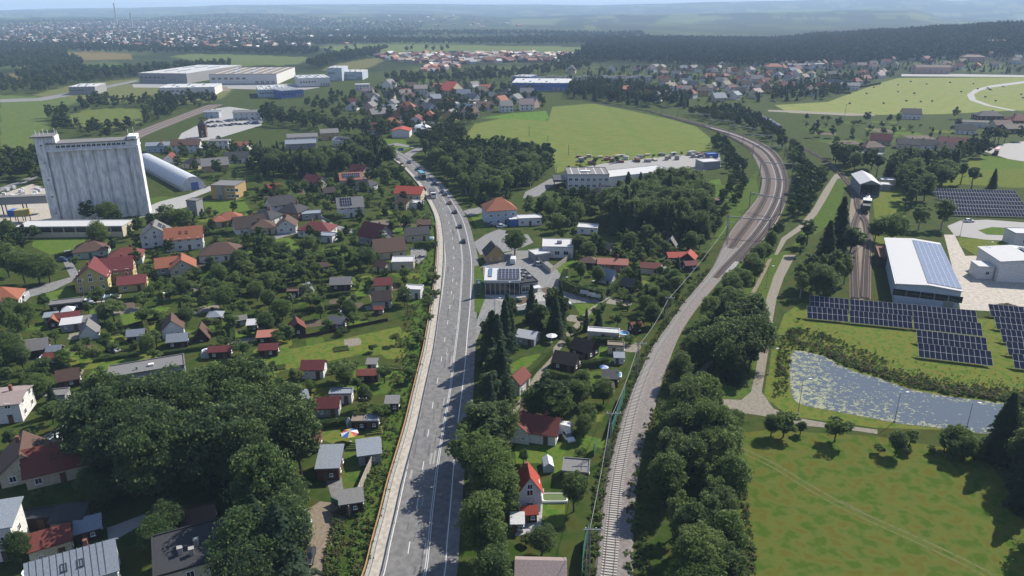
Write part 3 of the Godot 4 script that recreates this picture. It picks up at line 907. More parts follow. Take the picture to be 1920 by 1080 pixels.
# ---------- pond ----------
const POND := [[1490, 657], [1516, 661], [1545, 669], [1579, 687], [1608, 699], [1655, 712], [1708, 731], [1781, 744], [1875, 756], [1935, 765], [1920, 785], [1880, 800], [1850, 812], [1812, 809], [1749, 801], [1686, 794], [1623, 782], [1560, 770], [1516, 762], [1490, 750], [1483, 722], [1481, 690], [1483, 670]]
func make_pond():
	var p := pts(POND)
	p.append(p[0])
	p = smooth(p, 5)
	p.remove_at(p.size() - 1)
	struct("pond", sheet(p, 0.03), M.water)
	mark_poly(p)
	var p2 := flat2(p)
	var rim := side(p, 0.5)
	rim.append(rim[0])
	struct("shore", ribbon(rim, 1.5, 0.022), M.reeds)
	# floating algae: hundreds of small ragged rafts, thick at the west end and along the shore
	var rg := RandomNumberGenerator.new()
	rg.seed = 8
	var st := st_new()
	var n := 0
	var lo := at(1480, 700)
	for k in 120000:
		if n > 10000:
			break
		var q := at(rg.randf_range(1480, 1925), rg.randf_range(655, 812), 0.034)
		var v := Vector2(q.x, q.z)
		if not Geometry2D.is_point_in_polygon(v, p2):
			continue
		var e := 1e9
		for i in p2.size():
			e = minf(e, v.distance_to(Geometry2D.get_closest_point_to_segment(v, p2[i], p2[(i + 1) % p2.size()])))
		var pp := px_of(q)
		var chance := 0.01
		chance += 0.8 * exp(-pow((pp.x - 1482.0) / 60.0, 2.0)) * (1.0 if pp.y > 668 else 0.6)
		chance += 0.45 * exp(-pow(e / 1.3, 2.0))
		chance += 0.26 * clampf(1.0 - (pp.x - 1480.0) / 300.0, 0.0, 1.0) * clampf((pp.y - 705.0 - (pp.x - 1490.0) * 0.12) / 30.0, 0.0, 1.0)
		chance *= clampf(0.45 + 2.2 * noise.get_noise_2d(q.x / 2.2, q.z / 2.2), 0.02, 1.5)
		if rg.randf() > chance:
			continue
		n += 1
		var s := 0.05 + 0.22 * pow(rg.randf(), 2.0)
		var m := 7
		var ring := []
		var sx := rg.randf_range(0.6, 1.8)
		for j in m:
			var u := TAU * j / m
			ring.append(q + Vector3(cos(u) * s * sx, 0, sin(u) * s) * rg.randf_range(0.5, 1.1) + Vector3(0, 0.004 * (n % 5), 0))
		for j in m:
			tri(st, q + Vector3(0, 0.02 + 0.004 * (n % 5), 0), ring[j], ring[(j + 1) % m])
	var o: Node3D = piece("floating_algae", done(st), M.algae, self)
	tag(o, "pale yellow-green algae rafts floating on the pond", "algae")
	o.set_meta("kind", "stuff")

# ---------- building blocks ----------
var mesh_cache := {}
func window_meshes(w: float, h: float) -> Array:
	var k := "win%.1f_%.1f" % [w, h]
	if not mesh_cache.has(k):
		var st := st_new()
		for s in [-1, 1]:
			st_box(st, Vector3(s * (w * 0.5 - 0.05), 0, 0), Vector3(0.1, h, 0.12))
			st_box(st, Vector3(0, s * (h * 0.5 - 0.05), 0.001), Vector3(w - 0.2, 0.1, 0.118))
		st_box(st, Vector3(0, 0, 0.0), Vector3(0.07, h - 0.2, 0.1))
		st_box(st, Vector3(0, -h * 0.5 - 0.04, 0.05), Vector3(w + 0.16, 0.07, 0.2))
		var p := BoxMesh.new()
		p.size = Vector3(w - 0.16, h - 0.16, 0.04)
		mesh_cache[k] = [done(st), p]
	return mesh_cache[k]

func window(parent: Node, pos: Vector3, yaw: float, w := 1.2, h := 1.3, fm: Material = null):
	var mm := window_meshes(w, h)
	var f := piece("window", mm[0], fm if fm else M.frame, parent, pos, Vector3(0, yaw, 0))
	piece("pane", mm[1], M.glass, f, Vector3(0, 0, 0.0))

func door(parent: Node, pos: Vector3, yaw: float, w := 1.0, h := 2.1, m: Material = null):
	var k := "door%.1f_%.1f" % [w, h]
	if not mesh_cache.has(k):
		var p := BoxMesh.new()
		p.size = Vector3(w, h, 0.1)
		var q := BoxMesh.new()
		q.size = Vector3(0.14, 0.05, 0.06)
		mesh_cache[k] = [p, q]
	var o := piece("door", mesh_cache[k][0], m if m else M.door, parent, pos + Vector3(0, h * 0.5, 0), Vector3(0, yaw, 0))
	if parent is Node3D and w < 1.5:
		piece("handle", mesh_cache[k][1], M.galvanised, o, Vector3(w * 0.36, 0, 0.08))

func wall_mesh(w: float, d: float, wh: float, rh: float, type: String) -> ArrayMesh:
	var st := st_new()
	var x := w * 0.5
	var z := d * 0.5
	var a := [Vector3(-x, 0, z), Vector3(x, 0, z), Vector3(x, 0, -z), Vector3(-x, 0, -z)]
	var u := Vector3(0, wh, 0)
	var back := u + Vector3(0, rh if type == "s" else 0.0, 0)
	quad(st, a[0], a[0] + u, a[1] + u, a[1])
	quad(st, a[2], a[2] + back, a[3] + back, a[3])
	quad(st, a[1], a[1] + u, a[2] + back, a[2])
	quad(st, a[3], a[3] + back, a[0] + u, a[0])
	if type == "g":
		tri(st, a[1] + u, Vector3(x, wh + rh, 0), a[2] + u)
		tri(st, a[3] + u, Vector3(-x, wh + rh, 0), a[0] + u)
	else:
		quad(st, a[0] + u, a[3] + back, a[2] + back, a[1] + u)
	return done(st)

func roof_mesh(w: float, d: float, rh: float, type: String, oh := 0.45, t := 0.16) -> ArrayMesh:
	var st := st_new()
	var x := w * 0.5 + oh
	var z := d * 0.5 + oh
	var drop := -rh * oh / (d * 0.5)
	var up := Vector3(0, t, 0)
	if type == "g":
		for s in [-1.0, 1.0]:
			var e0 := Vector3(-x, drop, s * z); var e1 := Vector3(x, drop, s * z)
			var r0 := Vector3(-x, rh, 0); var r1 := Vector3(x, rh, 0)
			if s < 0:
				var q := e0; e0 = e1; e1 = q
				q = r0; r0 = r1; r1 = q
			quad(st, e0 + up, r0 + up, r1 + up, e1 + up)
			quad(st, e0, e1, r1, r0)
			quad(st, e0, e0 + up, e1 + up, e1)
			quad(st, e0, r0, r0 + up, e0 + up)
			quad(st, e1, e1 + up, r1 + up, r1)
	elif type == "h":
		var rx := maxf(x - z, 0.15) if w >= d else 0.15
		var b := [Vector3(-x, drop, z), Vector3(x, drop, z), Vector3(x, drop, -z), Vector3(-x, drop, -z)]
		var r0 := Vector3(-rx, rh, 0); var r1 := Vector3(rx, rh, 0)
		quad(st, b[0] + up, r0 + up, r1 + up, b[1] + up)
		quad(st, b[2] + up, r1 + up, r0 + up, b[3] + up)
		tri(st, b[1] + up, r1 + up, b[2] + up)
		tri(st, b[3] + up, r0 + up, b[0] + up)
		for i in 4:
			quad(st, b[i], b[i] + up, b[(i + 1) % 4] + up, b[(i + 1) % 4])
		quad(st, b[0], b[1], b[2], b[3])
	elif type == "s":
		var b := [Vector3(-x, -rh * oh / d, z), Vector3(x, -rh * oh / d, z), Vector3(x, rh + rh * oh / d, -z), Vector3(-x, rh + rh * oh / d, -z)]
		quad(st, b[0] + up, b[3] + up, b[2] + up, b[1] + up)
		quad(st, b[0], b[1], b[2], b[3])
		for i in 4:
			quad(st, b[i], b[i] + up, b[(i + 1) % 4] + up, b[(i + 1) % 4])
	else:
		st_box(st, Vector3(0, t * 0.5 + 0.003, 0), Vector3(w + 0.3, t, d + 0.3))
		for s in [-1, 1]:
			st_box(st, Vector3(0, t + 0.12, s * (d * 0.5 + 0.05)), Vector3(w + 0.3, 0.24, 0.2))
			st_box(st, Vector3(s * (w * 0.5 + 0.05), t + 0.12, 0), Vector3(0.2, 0.238, d - 0.102))
	return done(st)

const ROOF_WORD := {"g": "gabled", "h": "hipped", "f": "flat", "s": "sloping"}
var zone_group := ""
var house_list := []

func label_for(text: String) -> String:
	labels_used[text] = labels_used.get(text, 0) + 1
	return text

# px, ybase: the pixel where the middle of the near wall meets the ground
func place_on(px: float, yb: float, w: float, d: float, yaw: float) -> Vector3:
	var p := at(px, yb)
	var u := Vector3(p.x, 0, p.z).normalized()
	var b := Basis(Vector3.UP, deg_to_rad(yaw))
	return p + u * (absf(u.dot(b.x)) * w * 0.5 + absf(u.dot(b.z)) * d * 0.5)

func house(e: Array, opts := {}) -> Node3D:
	var px: float = e[0]; var yb: float = e[1]
	var w: float = e[2]; var d: float = e[3]; var wh: float = e[4]; var rh: float = e[5]; var yaw: float = e[6]
	var type: String = e[7]
	var c := place_on(px, yb, w, d, yaw)
	var small := w * d < 46.0 and wh < 3.2
	var kind: String = opts.get("name", ("garden_hut" if type != "f" else "garden_shed") if small else "house")
	var o := base(kind, c, yaw)
	var place: String = e[10]
	if not place.get_slice(" ", 0) in ["by", "behind", "with", "joined", "near", "in", "under", "beside", "below", "between", "at", "among", "next", "right", "left", "close", "just", "above", "half", "along", "on", "inside"]:
		place = ", " + place
	var text: String = ("%s %s with %s %s roof %s" % [e[9], "hut" if small else "house", e[8], ROOF_WORD[type], place]).replace(" ,", ",")
	tag(o, label_for(text), opts.get("category", "hut" if small else "house"), zone_group)
	house_list.append(o)
	mark_disc(c, maxf(w, d) * 0.5 + (0.8 if small else 1.6))
	var wm: Material = WALL[e[9]]
	var rm: Material = ROOF[e[8]]
	piece("wall", wall_mesh(w, d, wh, rh, type), wm, o)
	var rf := piece("roof", roof_mesh(w, d, rh, type, 0.45 if not small else 0.3), rm, o, Vector3(0, wh, 0))
	var far := yb < 300.0
	if not small and type in ["g", "h"] and not opts.has("no_chimney"):
		var cx := w * 0.18 * (1.0 if int(px) % 2 == 0 else -1.0)
		box("chimney", M.brick, rf, Vector3(cx, rh * 0.75 + 0.7, -d * 0.08), Vector3(0.6, 1.9, 0.6))
	# walls that face the valley get windows and doors
	var floors := 2 if wh > 4.4 else 1
	for f in [[0.0, w, d * 0.5], [PI * 0.5, d, w * 0.5], [-PI * 0.5, d, w * 0.5], [PI, w, d * 0.5]]:
		var n := Basis(Vector3.UP, f[0] + deg_to_rad(yaw)).z
		var to := Vector3(-c.x, 0, -c.z).normalized()
		if n.dot(to) < -0.25:
			continue
		var b := Basis(Vector3.UP, f[0])
		var cnt := clampi(int(f[1] / (3.1 if not small else 2.4)), 1, 5)
		for fl in floors:
			for k in cnt:
				var lx: float = (k - (cnt - 1) * 0.5) * f[1] / cnt
				var hy: float = 1.5 + fl * 2.7
				if small:
					hy = minf(1.35, wh - 0.85)
				var pos: Vector3 = b * Vector3(lx, 0, f[2] + 0.03)
				if f[0] == 0.0 and fl == 0 and k == cnt / 2 and cnt > 1:
					door(o, pos, f[0], 1.0, minf(2.05, wh - 0.2))
				elif small and f[0] == 0.0 and cnt == 1:
					door(o, pos - b.x * 0.5, f[0], 0.85, minf(1.9, wh - 0.15))
					window(o, pos + b.x * 0.6 + Vector3(0, hy, 0), f[0], 0.7, 0.7)
				elif small:
					window(o, pos + Vector3(0, hy, 0), f[0], 0.7, 0.7)
				else:
					window(o, pos + Vector3(0, hy, 0), f[0], 1.2, 1.3)
		if type == "g" and absf(f[0]) > 1.0 and absf(f[0]) < 2.0 and rh > 2.4 and not small:
			window(o, b * Vector3(0, wh + rh * 0.3, f[2] + 0.03), f[0], 1.0, 1.1)
	if opts.has("solar"):
		var nn: Array = opts.solar
		var ang := atan2(rh, d * 0.5)
		var sx: float = opts.get("solar_x", 0.0)
		panel_field(o, Vector3(sx, wh + rh * 0.5 + 0.30, d * 0.25), Vector3(ang, 0, 0), nn[0], nn[1], 1.0, 1.55)
	if opts.has("skylight"):
		var ang := atan2(rh, d * 0.5)
		for k in opts.skylight:
			var s := piece("skylight", window_meshes(0.9, 1.2)[0], M.dark_steel, rf, Vector3((k - 0.5) * 2.2, rh * 0.5 + 0.2, d * 0.25), Vector3(ang - PI * 0.5, 0, 0))
	if opts.has("seams"):
		var ang := atan2(rh, d * 0.5)
		var len := sqrt(rh * rh + d * d * 0.25) + 0.4
		for k in int(w / 0.9):
			box("seam", rm, rf, Vector3(-w * 0.5 + 0.3 + k * 0.9, rh * 0.5 + 0.15, d * 0.25 + 0.1), Vector3(0.05, 0.09, len), Vector3(ang, 0, 0))
	return o

# a field of framed solar panels, each one a part
var panel_mesh := {}
func panel_field(parent: Node, c: Vector3, rot: Vector3, nx: int, ny: int, pw: float, ph: float, m: Material = null):
	var k := "%.2f_%.2f" % [pw, ph]
	if not panel_mesh.has(k):
		var st := st_new()
		st_box(st, Vector3.ZERO, Vector3(pw - 0.06, 0.05, ph - 0.06))
		var a := done(st)
		st = st_new()
		for s in [-1, 1]:
			st_box(st, Vector3(s * (pw * 0.5 - 0.025), 0, 0), Vector3(0.045, 0.07, ph - 0.005))
			st_box(st, Vector3(0, 0, s * (ph * 0.5 - 0.025)), Vector3(pw - 0.1, 0.068, 0.045))
		panel_mesh[k] = [a, done(st)]
	var b := Basis.from_euler(rot)
	for i in nx:
		for j in ny:
			var p := c + b * Vector3((i - (nx - 1) * 0.5) * pw, 0, (j - (ny - 1) * 0.5) * ph)
			var o := piece("solar_panel", panel_mesh[k][0], m if m else M.solar, parent, p, rot)
			piece("panel_frame", panel_mesh[k][1], M.solar_frame, o)

# ---------- grain silo ----------
func make_silo():
	var p := at(101, 417.5)
	var yaw := 20.0
	var o := base("grain_silo", p, yaw)
	tag(o, "tall weathered concrete grain silo with ribbed wall and a glazed gallery on top", "silo")
	var n := 8
	var r := 2.45
	var hgt := 30.0
	var x0 := 2.6
	var st := st_new()
	mark_disc(p + Basis(Vector3.UP, deg_to_rad(yaw)) * Vector3(12, 0, -6), 11)
	mark_disc(p + Basis(Vector3.UP, deg_to_rad(yaw)) * Vector3(28, 0, -6), 11)
	for i in n:
		for k in 2:
			st = st_new()
			var c := Vector3(x0 + r + i * 4.3, 0, -r - k * 3.6)
			var seg := 20
			for j in seg:
				var u := TAU * j / seg
				var v := TAU * (j + 1) / seg
				var a := c + Vector3(cos(u), 0, sin(u)) * r
				var b := c + Vector3(cos(v), 0, sin(v)) * r
				quad(st, a, b, b + Vector3(0, hgt, 0), a + Vector3(0, hgt, 0))
				tri(st, c + Vector3(0, hgt, 0), a + Vector3(0, hgt, 0), b + Vector3(0, hgt, 0))
			piece("silo_cell", done(st), M.silo, o)
	var lx := x0 + n * 4.3 + 0.6
	# stair tower at the left end, machine room above
	box("tower", M.silo, o, Vector3(1.2, 18.0, -4.7), Vector3(3.4, 36.0, 9.6))
	box("tower_roof", ROOF.grey, o, Vector3(2.4, 36.2, -4.7), Vector3(8.4, 0.5, 10.4))
	box("machine_room", M.silo, o, Vector3(4.95, 33.0, -4.6), Vector3(4.0, 6.0, 8.6))
	for k in 9:
		window(o, Vector3(-0.53, 4.0 + k * 3.3, -2.2), -PI * 0.5, 1.0, 1.2)
		if k % 2 == 0:
			window(o, Vector3(1.6, 4.0 + k * 3.6, 0.14), 0, 1.0, 0.8)
	for k in 3:
		window(o, Vector3(4.0 + k * 1.3, 33.2, -0.25), 0, 1.0, 1.3)
	# right end wall with its two pilasters
	box("end_wall", M.silo, o, Vector3(lx - 1.6, 15.6, -4.6), Vector3(3.0, 31.2, 9.4))
	box("pilaster", M.silo, o, Vector3(lx - 3.0, 15.6, 0.3), Vector3(0.8, 31.2, 0.7))
	box("pilaster", M.silo, o, Vector3(lx - 0.3, 15.6, 0.3), Vector3(0.8, 31.2, 0.7))
	# gallery
	box("cornice", M.silo, o, Vector3(lx * 0.5 + 1.6, 30.3, -4.6), Vector3(lx - 3.0, 0.6, 10.8))
	box("gallery_wall", M.silo, o, Vector3(lx * 0.5 + 1.8, 31.85, -4.6), Vector3(lx - 4.2, 2.5, 9.2))
	box("gallery_roof", ROOF.grey, o, Vector3(lx * 0.5 + 1.8, 33.25, -4.6), Vector3(lx - 3.2, 0.3, 10.2))
	for k in 14:
		window(o, Vector3(7.6 + k * 1.9, 31.9, 0.06), 0, 1.6, 1.1)
	box("head_house", M.silo, o, Vector3(lx - 1.8, 33.0, -4.6), Vector3(3.6, 3.6, 9.0))
	window(o, Vector3(lx - 1.8, 33.2, -0.06), 0, 1.6, 1.1)
	# aerials
	for a in [[0.2, 5.5], [1.4, 4.2], [2.6, 6.0], [4.0, 4.8], [6.2, 5.2], [6.8, 3.4]]:
		box("aerial", M.frame, o, Vector3(a[0], 36.4 + a[1] * 0.22, -1.4 - a[0] * 0.8), Vector3(0.2, a[1] * 0.45, 0.2))
	for a in [[lx - 1.0, 3.6], [lx - 3.2, 2.6]]:
		box("aerial", M.frame, o, Vector3(a[0], 34.8 + a[1] * 0.5, -2.0), Vector3(0.2, a[1], 0.2))
	# conveyor bridge to the left
	var q := at(96, 398)
	var e := at(-60, 405)
	var cb := base("conveyor_bridge", q)
	tag(cb, "long grey enclosed conveyor bridge leading to the foot of the grain silo", "conveyor bridge")
	var d := e - q
	var ry := atan2(-d.z, d.x)
	box("gallery", M.galvanised, cb, d * 0.5 + Vector3(0, 6.2, 0), Vector3(d.length(), 3.2, 3.4), Vector3(0, ry, 0))
	box("roof", ROOF.grey, cb, d * 0.5 + Vector3(0, 7.95, 0), Vector3(d.length(), 0.25, 3.8), Vector3(0, ry, 0))
	for t in [0.3, 0.55, 0.8]:
		for s in [-1.2, 1.2]:
			box("leg", M.dark_steel, cb, d * t + Vector3(0, 2.3, s), Vector3(0.35, 4.6, 0.35))
	mark_line(PackedVector3Array([q, e]), 4.0)
	var hp := base("loading_hopper", at(46, 416))
	tag(hp, "yellow and blue loading hopper on steel legs beside the conveyor bridge", "hopper")
	box("bin", M.paint_yellow, hp, Vector3(0, 4.2, 0), Vector3(4.6, 2.6, 4.0))
	box("bin", M.paint_blue, hp, Vector3(-3.8, 4.2, 0), Vector3(2.8, 2.5, 4.0))
	for x in [-4.6, -1.4, 1.8]:
		for z in [-1.6, 1.6]:
			box("leg", M.dark_steel, hp, Vector3(x, 1.5, z), Vector3(0.25, 3.0, 0.25))
	# rubble and sacks heaped beside the silo
	for k in 26:
		var b := base("sack_pallet", at(rng.randf_range(0, 82), rng.randf_range(352, 382)))
		tag(b, "white sacks stacked on a pallet in the yard behind the grain silo", "pallet", "sack pallets behind the silo")
		var s := rng.randf_range(0.8, 1.3)
		box("sack", M.tarp_white, b, Vector3(0, 0.65 * s, 0), Vector3(1.6, 1.2 * s, 1.3), Vector3(0, rng.randf() * 3.0, 0))
		box("pallet", M.pole_wood, b, Vector3(0, 0.06, 0), Vector3(1.7, 0.12, 1.4))

# a hall with a low roof, from the pixel ends of its near wall
func hall(x1: float, y1: float, x2: float, y2: float, depth: float, hgt: float, called: String, label: String, rm: Material, wm: Material, ridge := 0.0, cat := "hall") -> Node3D:
	var a := at(x1, y1)
	var b := at(x2, y2)
	var d := b - a
	var yaw := rad_to_deg(atan2(-d.z, d.x))
	var bb := Basis(Vector3.UP, deg_to_rad(yaw))
	var o := base(called, (a + b) * 0.5 - bb.z * depth * 0.5, yaw)
	tag(o, label_for(label), cat, "")
	var w := d.length()
	var k := 0.0
	while k <= w:
		mark_line(PackedVector3Array([a + bb.x * k, a + bb.x * k - bb.z * depth]), 3.0)
		k += 4.0
	if ridge > 0.0:
		# ridge runs in depth
		var wl := piece("wall", wall_mesh(depth, w, hgt, ridge, "g"), wm, o, Vector3.ZERO, Vector3(0, PI * 0.5, 0))
		piece("roof", roof_mesh(depth, w, ridge, "g", 0.4, 0.25), rm, o, Vector3(0, hgt, 0), Vector3(0, PI * 0.5, 0))
	else:
		piece("wall", wall_mesh(w, depth, hgt, 0.0, "f"), wm, o)
		piece("roof", roof_mesh(w, depth, 0.0, "f", 0.0, 0.2), rm, o, Vector3(0, hgt, 0))
	o.set_meta("w", w)
	o.set_meta("d", depth)
	return o

# a hall whose near side stands open above a sill: posts, side walls, back wall, roof
func open_hall(x1: float, y1: float, x2: float, y2: float, depth: float, hgt: float, called: String, label: String, rm: Material, wm: Material, ridge: float, sill: float, bays: int) -> Node3D:
	var a := at(x1, y1)
	var b := at(x2, y2)
	var d := b - a
	var yaw := rad_to_deg(atan2(-d.z, d.x))
	var bb := Basis(Vector3.UP, deg_to_rad(yaw))
	var o := base(called, (a + b) * 0.5 - bb.z * depth * 0.5, yaw)
	tag(o, label_for(label), "hall")
	var w := d.length()
	for k in int(w / 4.0) + 1:
		mark_line(PackedVector3Array([a + bb.x * k * 4.0, a + bb.x * k * 4.0 - bb.z * depth]), 3.0)
	for s in [-1, 1]:
		box("side_wall", wm, o, Vector3(s * (w * 0.5 - 0.15), hgt * 0.5, 0), Vector3(0.3, hgt, depth))
	box("back_wall", wm, o, Vector3(0, hgt * 0.5, -depth * 0.5 + 0.15), Vector3(w - 0.62, hgt, 0.3))
	box("floor", M.concrete, o, Vector3(0, 0.06, 0), Vector3(w - 0.62, 0.1, depth - 0.62))
	if sill > 0.0:
		box("sill_wall", wm, o, Vector3(0, sill * 0.5, depth * 0.5 - 0.15), Vector3(w - 0.62, sill, 0.26))
	for k in range(1, bays):
		box("post", wm, o, Vector3(-w * 0.5 + w * k / bays, (sill + hgt) * 0.5, depth * 0.5 - 0.15), Vector3(0.4, hgt - sill - 0.01, 0.3))
	if ridge > 0.0:
		piece("gable", wall_mesh(0.2, w - 0.7, 0.02, ridge, "g"), wm, o, Vector3(0, hgt, depth * 0.5 - 0.2), Vector3(0, PI * 0.5, 0))
		piece("roof", roof_mesh(depth, w, ridge, "g", 0.4, 0.25), rm, o, Vector3(0, hgt, 0), Vector3(0, PI * 0.5, 0))
	else:
		piece("roof", roof_mesh(w, depth, 0.0, "f", 0.0, 0.2), rm, o, Vector3(0, hgt, 0))
	return o

func make_large_buildings():
	# long white shed under the silo
	var o := open_hall(34, 446, 232, 444, 9.5, 4.2, "storage_shed", "long low storage shed with white roof and open bays in front of the grain silo", ROOF.white, WALL.cream, 0.0, 2.1, 9)
	# barrel vault hall
	var a := at(365, 356)
	var b := at(276, 309)
	var d := b - a
	o = base("arched_hall", a, rad_to_deg(atan2(d.x, d.z)))
	tag(o, "long barrel-vaulted hall of ribbed silver sheet beside the grain silo", "hall")
	mark_line(PackedVector3Array([a, b]), 8.0)
	var L := d.length()
	var seg := 18
	for half in 2:
		var st := st_new()
		var z0 := L * 0.5 * half + (0.25 if half else 0.0)
		var z1 := L * 0.5 * (half + 1)
		for j in seg:
			var u := PI * j / seg
			var v := PI * (j + 1) / seg
			var p := Vector3(cos(u) * 5.7, sin(u) * 6.8, 0)
			var q := Vector3(cos(v) * 5.7, sin(v) * 6.8, 0)
			quad(st, p + Vector3(0, 0, z0), q + Vector3(0, 0, z0), q + Vector3(0, 0, z1), p + Vector3(0, 0, z1))
		piece("vault", done(st), M.barrel, o)
	for z in range(0, int(L), 3):
		var st := st_new()
		for j in seg:
			var u := PI * j / seg
			var v := PI * (j + 1) / seg
			var p := Vector3(cos(u) * 5.76, sin(u) * 6.86, z)
			var q := Vector3(cos(v) * 5.76, sin(v) * 6.86, z)
			quad(st, p, q, q + Vector3(0, 0, 0.14), p + Vector3(0, 0, 0.14))
		piece("rib", done(st), M.galvanised, o)
	var st := st_new()
	for z in [0.05, L - 0.05]:
		for j in seg:
			var u := PI * j / seg
			var v := PI * (j + 1) / seg
			tri(st, Vector3(0, 0, z), Vector3(cos(u) * 5.65, sin(u) * 6.75, z), Vector3(cos(v) * 5.65, sin(v) * 6.75, z))
	piece("end_wall", done(st), M.barrel, o)
	box("door", M.paint_blue, o, Vector3(-0.4, 1.9, 0.0), Vector3(3.6, 3.8, 0.16))
	for s in [-5.7, 5.7]:
		box("plinth", M.concrete, o, Vector3(s, 0.7, L * 0.5), Vector3(0.5, 1.4, L))
	# ochre office building with flat roof, grey block house
	o = hall(398, 373, 443, 374, 12.0, 6.4, "office_building", "ochre and grey flat-roofed office building near the arched hall", ROOF.grey, WALL.ochre)
	for k in 3:
		for f in 2:
			window(o, Vector3(2.5 + k * 2.2, 1.7 + f * 2.9, 6.06), 0, 1.6, 1.5)
	box("stair_bay", WALL["grey"], o, Vector3(-1.4, 3.2, 6.25), Vector3(2.6, 6.4, 0.5))
	door(o, Vector3(-1.4, 0, 6.55), 0, 1.4, 2.3, M.glass_blue)
	o = hall(353, 404, 371, 405, 5.0, 6.6, "substation", "small grey block-like substation with flat roof below the arched hall", ROOF.grey, WALL.grey, 0.0, "building")
	door(o, Vector3(0.5, 0, 2.55), 0, 1.2, 2.1)
	# the long flat allotment building
	o = hall(207, 731, 349, 706, 6.6, 3.0, "flat_building", "long low building with a pale flat gravel roof and white parapet among allotments", ROOF.grey, WALL.grey, 0.0, "building")
	box("rooflight", M.frame, o, Vector3(1.0, 3.5, 0.4), Vector3(1.2, 0.5, 0.8))
	box("vent", M.galvanised, o, Vector3(-2.2, 3.6, 1.2), Vector3(0.4, 0.8, 0.4))
	for k in 6:
		window(o, Vector3(-7.5 + k * 3.0, 1.6, 3.33), 0)
	# hall with roof-mounted panels, right
	o = hall(1675, 570, 1794, 585, 52.0, 6.6, "industrial_hall", "large industrial hall with pale roof half covered in solar panels", ROOF.white, WALL["pale blue"], 0.7)
	var w: float = o.get_meta("w")
	for k in 5:
		box("window_band", M.glass, o, Vector3(-7.6 + k * 3.8, 4.0, 26.06), Vector3(3.6, 2.0, 0.12))
	box("doorway", M.galvanised, o, Vector3(w * 0.5 - 2.6, 1.6, 26.07), Vector3(2.6, 3.2, 0.12))
	box("gutter", M.frame, o, Vector3(-w * 0.5 - 0.5, 6.6, 0), Vector3(0.22, 0.24, 52.6))
	var ang := atan2(0.7, w * 0.5)
	panel_field(o, Vector3(w * 0.25, 7.33, 0.5), Vector3(0, 0, -ang), 6, 23, 1.55, 2.1, M.solar_pale)
	# lean-to and rusty containers
	o = hall(1646, 500, 1666, 502, 14.0, 3.4, "lean_to_shed", "rust-roofed open lean-to on the track side of the industrial hall", mat("rusty", C(.24, .10, .06), 0.8, "fine", 0.4), M.wood_dark, 0.0, "shed")
	o = hall(1868, 528, 1990, 533, 16.0, 7.0, "workshop", "white workshop with solar panels on its roof by the concrete yard", ROOF.white, WALL.white, 1.0)
	panel_field(o, Vector3(4.6, 8.25, 1.0), Vector3(0, 0, -atan2(1.0, float(o.get_meta("w")) * 0.5)), 8, 7, 1.0, 1.7)
	box("annex", WALL.white, o, Vector3(-13.0, 2.2, 3.0), Vector3(5.0, 4.4, 6.0))
	box("annex_roof", ROOF.white, o, Vector3(-13.0, 4.5, 3.0), Vector3(5.4, 0.2, 6.4))
	window(o, Vector3(-12.5, 2.2, 6.06), 0)
	# engine shed
	o = open_hall(1610, 368, 1648, 370, 24.0, 6.0, "engine_shed", "open-ended engine shed with white gabled roof over the siding", ROOF.white, WALL.grey, 2.0, 0.0, 1)
	o = hall(1651, 357, 1669, 358, 6.0, 2.8, "site_cabin", "low white cabin with flat roof beside the engine shed", ROOF.white, WALL.grey, 0.0, "cabin")
	o = hall(1652, 348, 1678, 349, 6.0, 2.8, "site_cabin", "long white-roofed cabin behind the cabin at the engine shed", ROOF.white, WALL.cream, 0.0, "cabin")
	# white office block with long store, behind the wood
	o = hall(1064, 356, 1141, 356, 18.0, 7.6, "office_building", "white two-storey office block with rows of blue windows and roof gravel strips", ROOF.grey, WALL.white)
	for f in 2:
		for k in 7:
			window(o, Vector3(-9.0 + k * 3.0, 2.1 + f * 3.2, 9.06), 0, 1.8, 1.4)
			if k < 4:
				window(o, Vector3(-10.9, 2.1 + f * 3.2, -6.0 + k * 3.6), -PI * 0.5, 1.8, 1.4)
	box("balcony", M.dark_steel, o, Vector3(-14.4, 4.2, 1.0), Vector3(6.4, 1.0, 13.0))
	box("balcony_post", M.dark_steel, o, Vector3(-17.0, 1.9, 6.6), Vector3(0.4, 3.7, 0.4))
	box("rooflight", M.frame, o, Vector3(-1.0, 8.2, 2.0), Vector3(5.0, 0.6, 2.0))
	for k in 5:
		box("roof_strip", ROOF.white, o, Vector3(-8.0 + k * 4.0, 7.83, 0), Vector3(0.5, 0.06, 17.0))
	o = hall(1142, 352, 1262, 338, 15.0, 5.2, "long_store", "long white single-storey store with pale metal roof beside the meadow", ROOF.white, WALL.white, 0.0)
	for k in 6:
		window(o, Vector3(-14.0 + k * 5.0, 2.6, 7.56), 0, 2.2, 1.2)
	hall(1318, 318, 1350, 316, 9.0, 4.0, "yard_shed", "white-roofed open yard shed next to the railway curve", ROOF.white, WALL.grey, 0.0, "shed")
	hall(1328, 298, 1346, 297, 5.0, 2.6, "container", "blue storage container in the builder's yard by the railway curve", M.paint_blue, M.paint_blue, 0.0, "container")
	for k in 44:
		var px := rng.randf_range(1075, 1345)
		var b2 := base("material_stack", at(px, rng.randf_range(291, 304) + (1210 - px) * 0.035))
		tag(b2, "stack of building material in the yard behind the long white store", "stack", "stacks in the builder's yard")
		var m: Material = [M.concrete_pale, M.paint_rust, M.galvanised, WALL.cream, M.tarp_white, M.brick, M.concrete][rng.randi() % 7]
		var s := Vector3(rng.randf_range(1.4, 4.5), rng.randf_range(0.7, 2.4), rng.randf_range(1.2, 2.4))
		var ry := rng.randf_range(-0.3, 0.3)
		box("stack", m, b2, Vector3(0, s.y * 0.5 + 0.1, 0), s, Vector3(0, ry, 0))
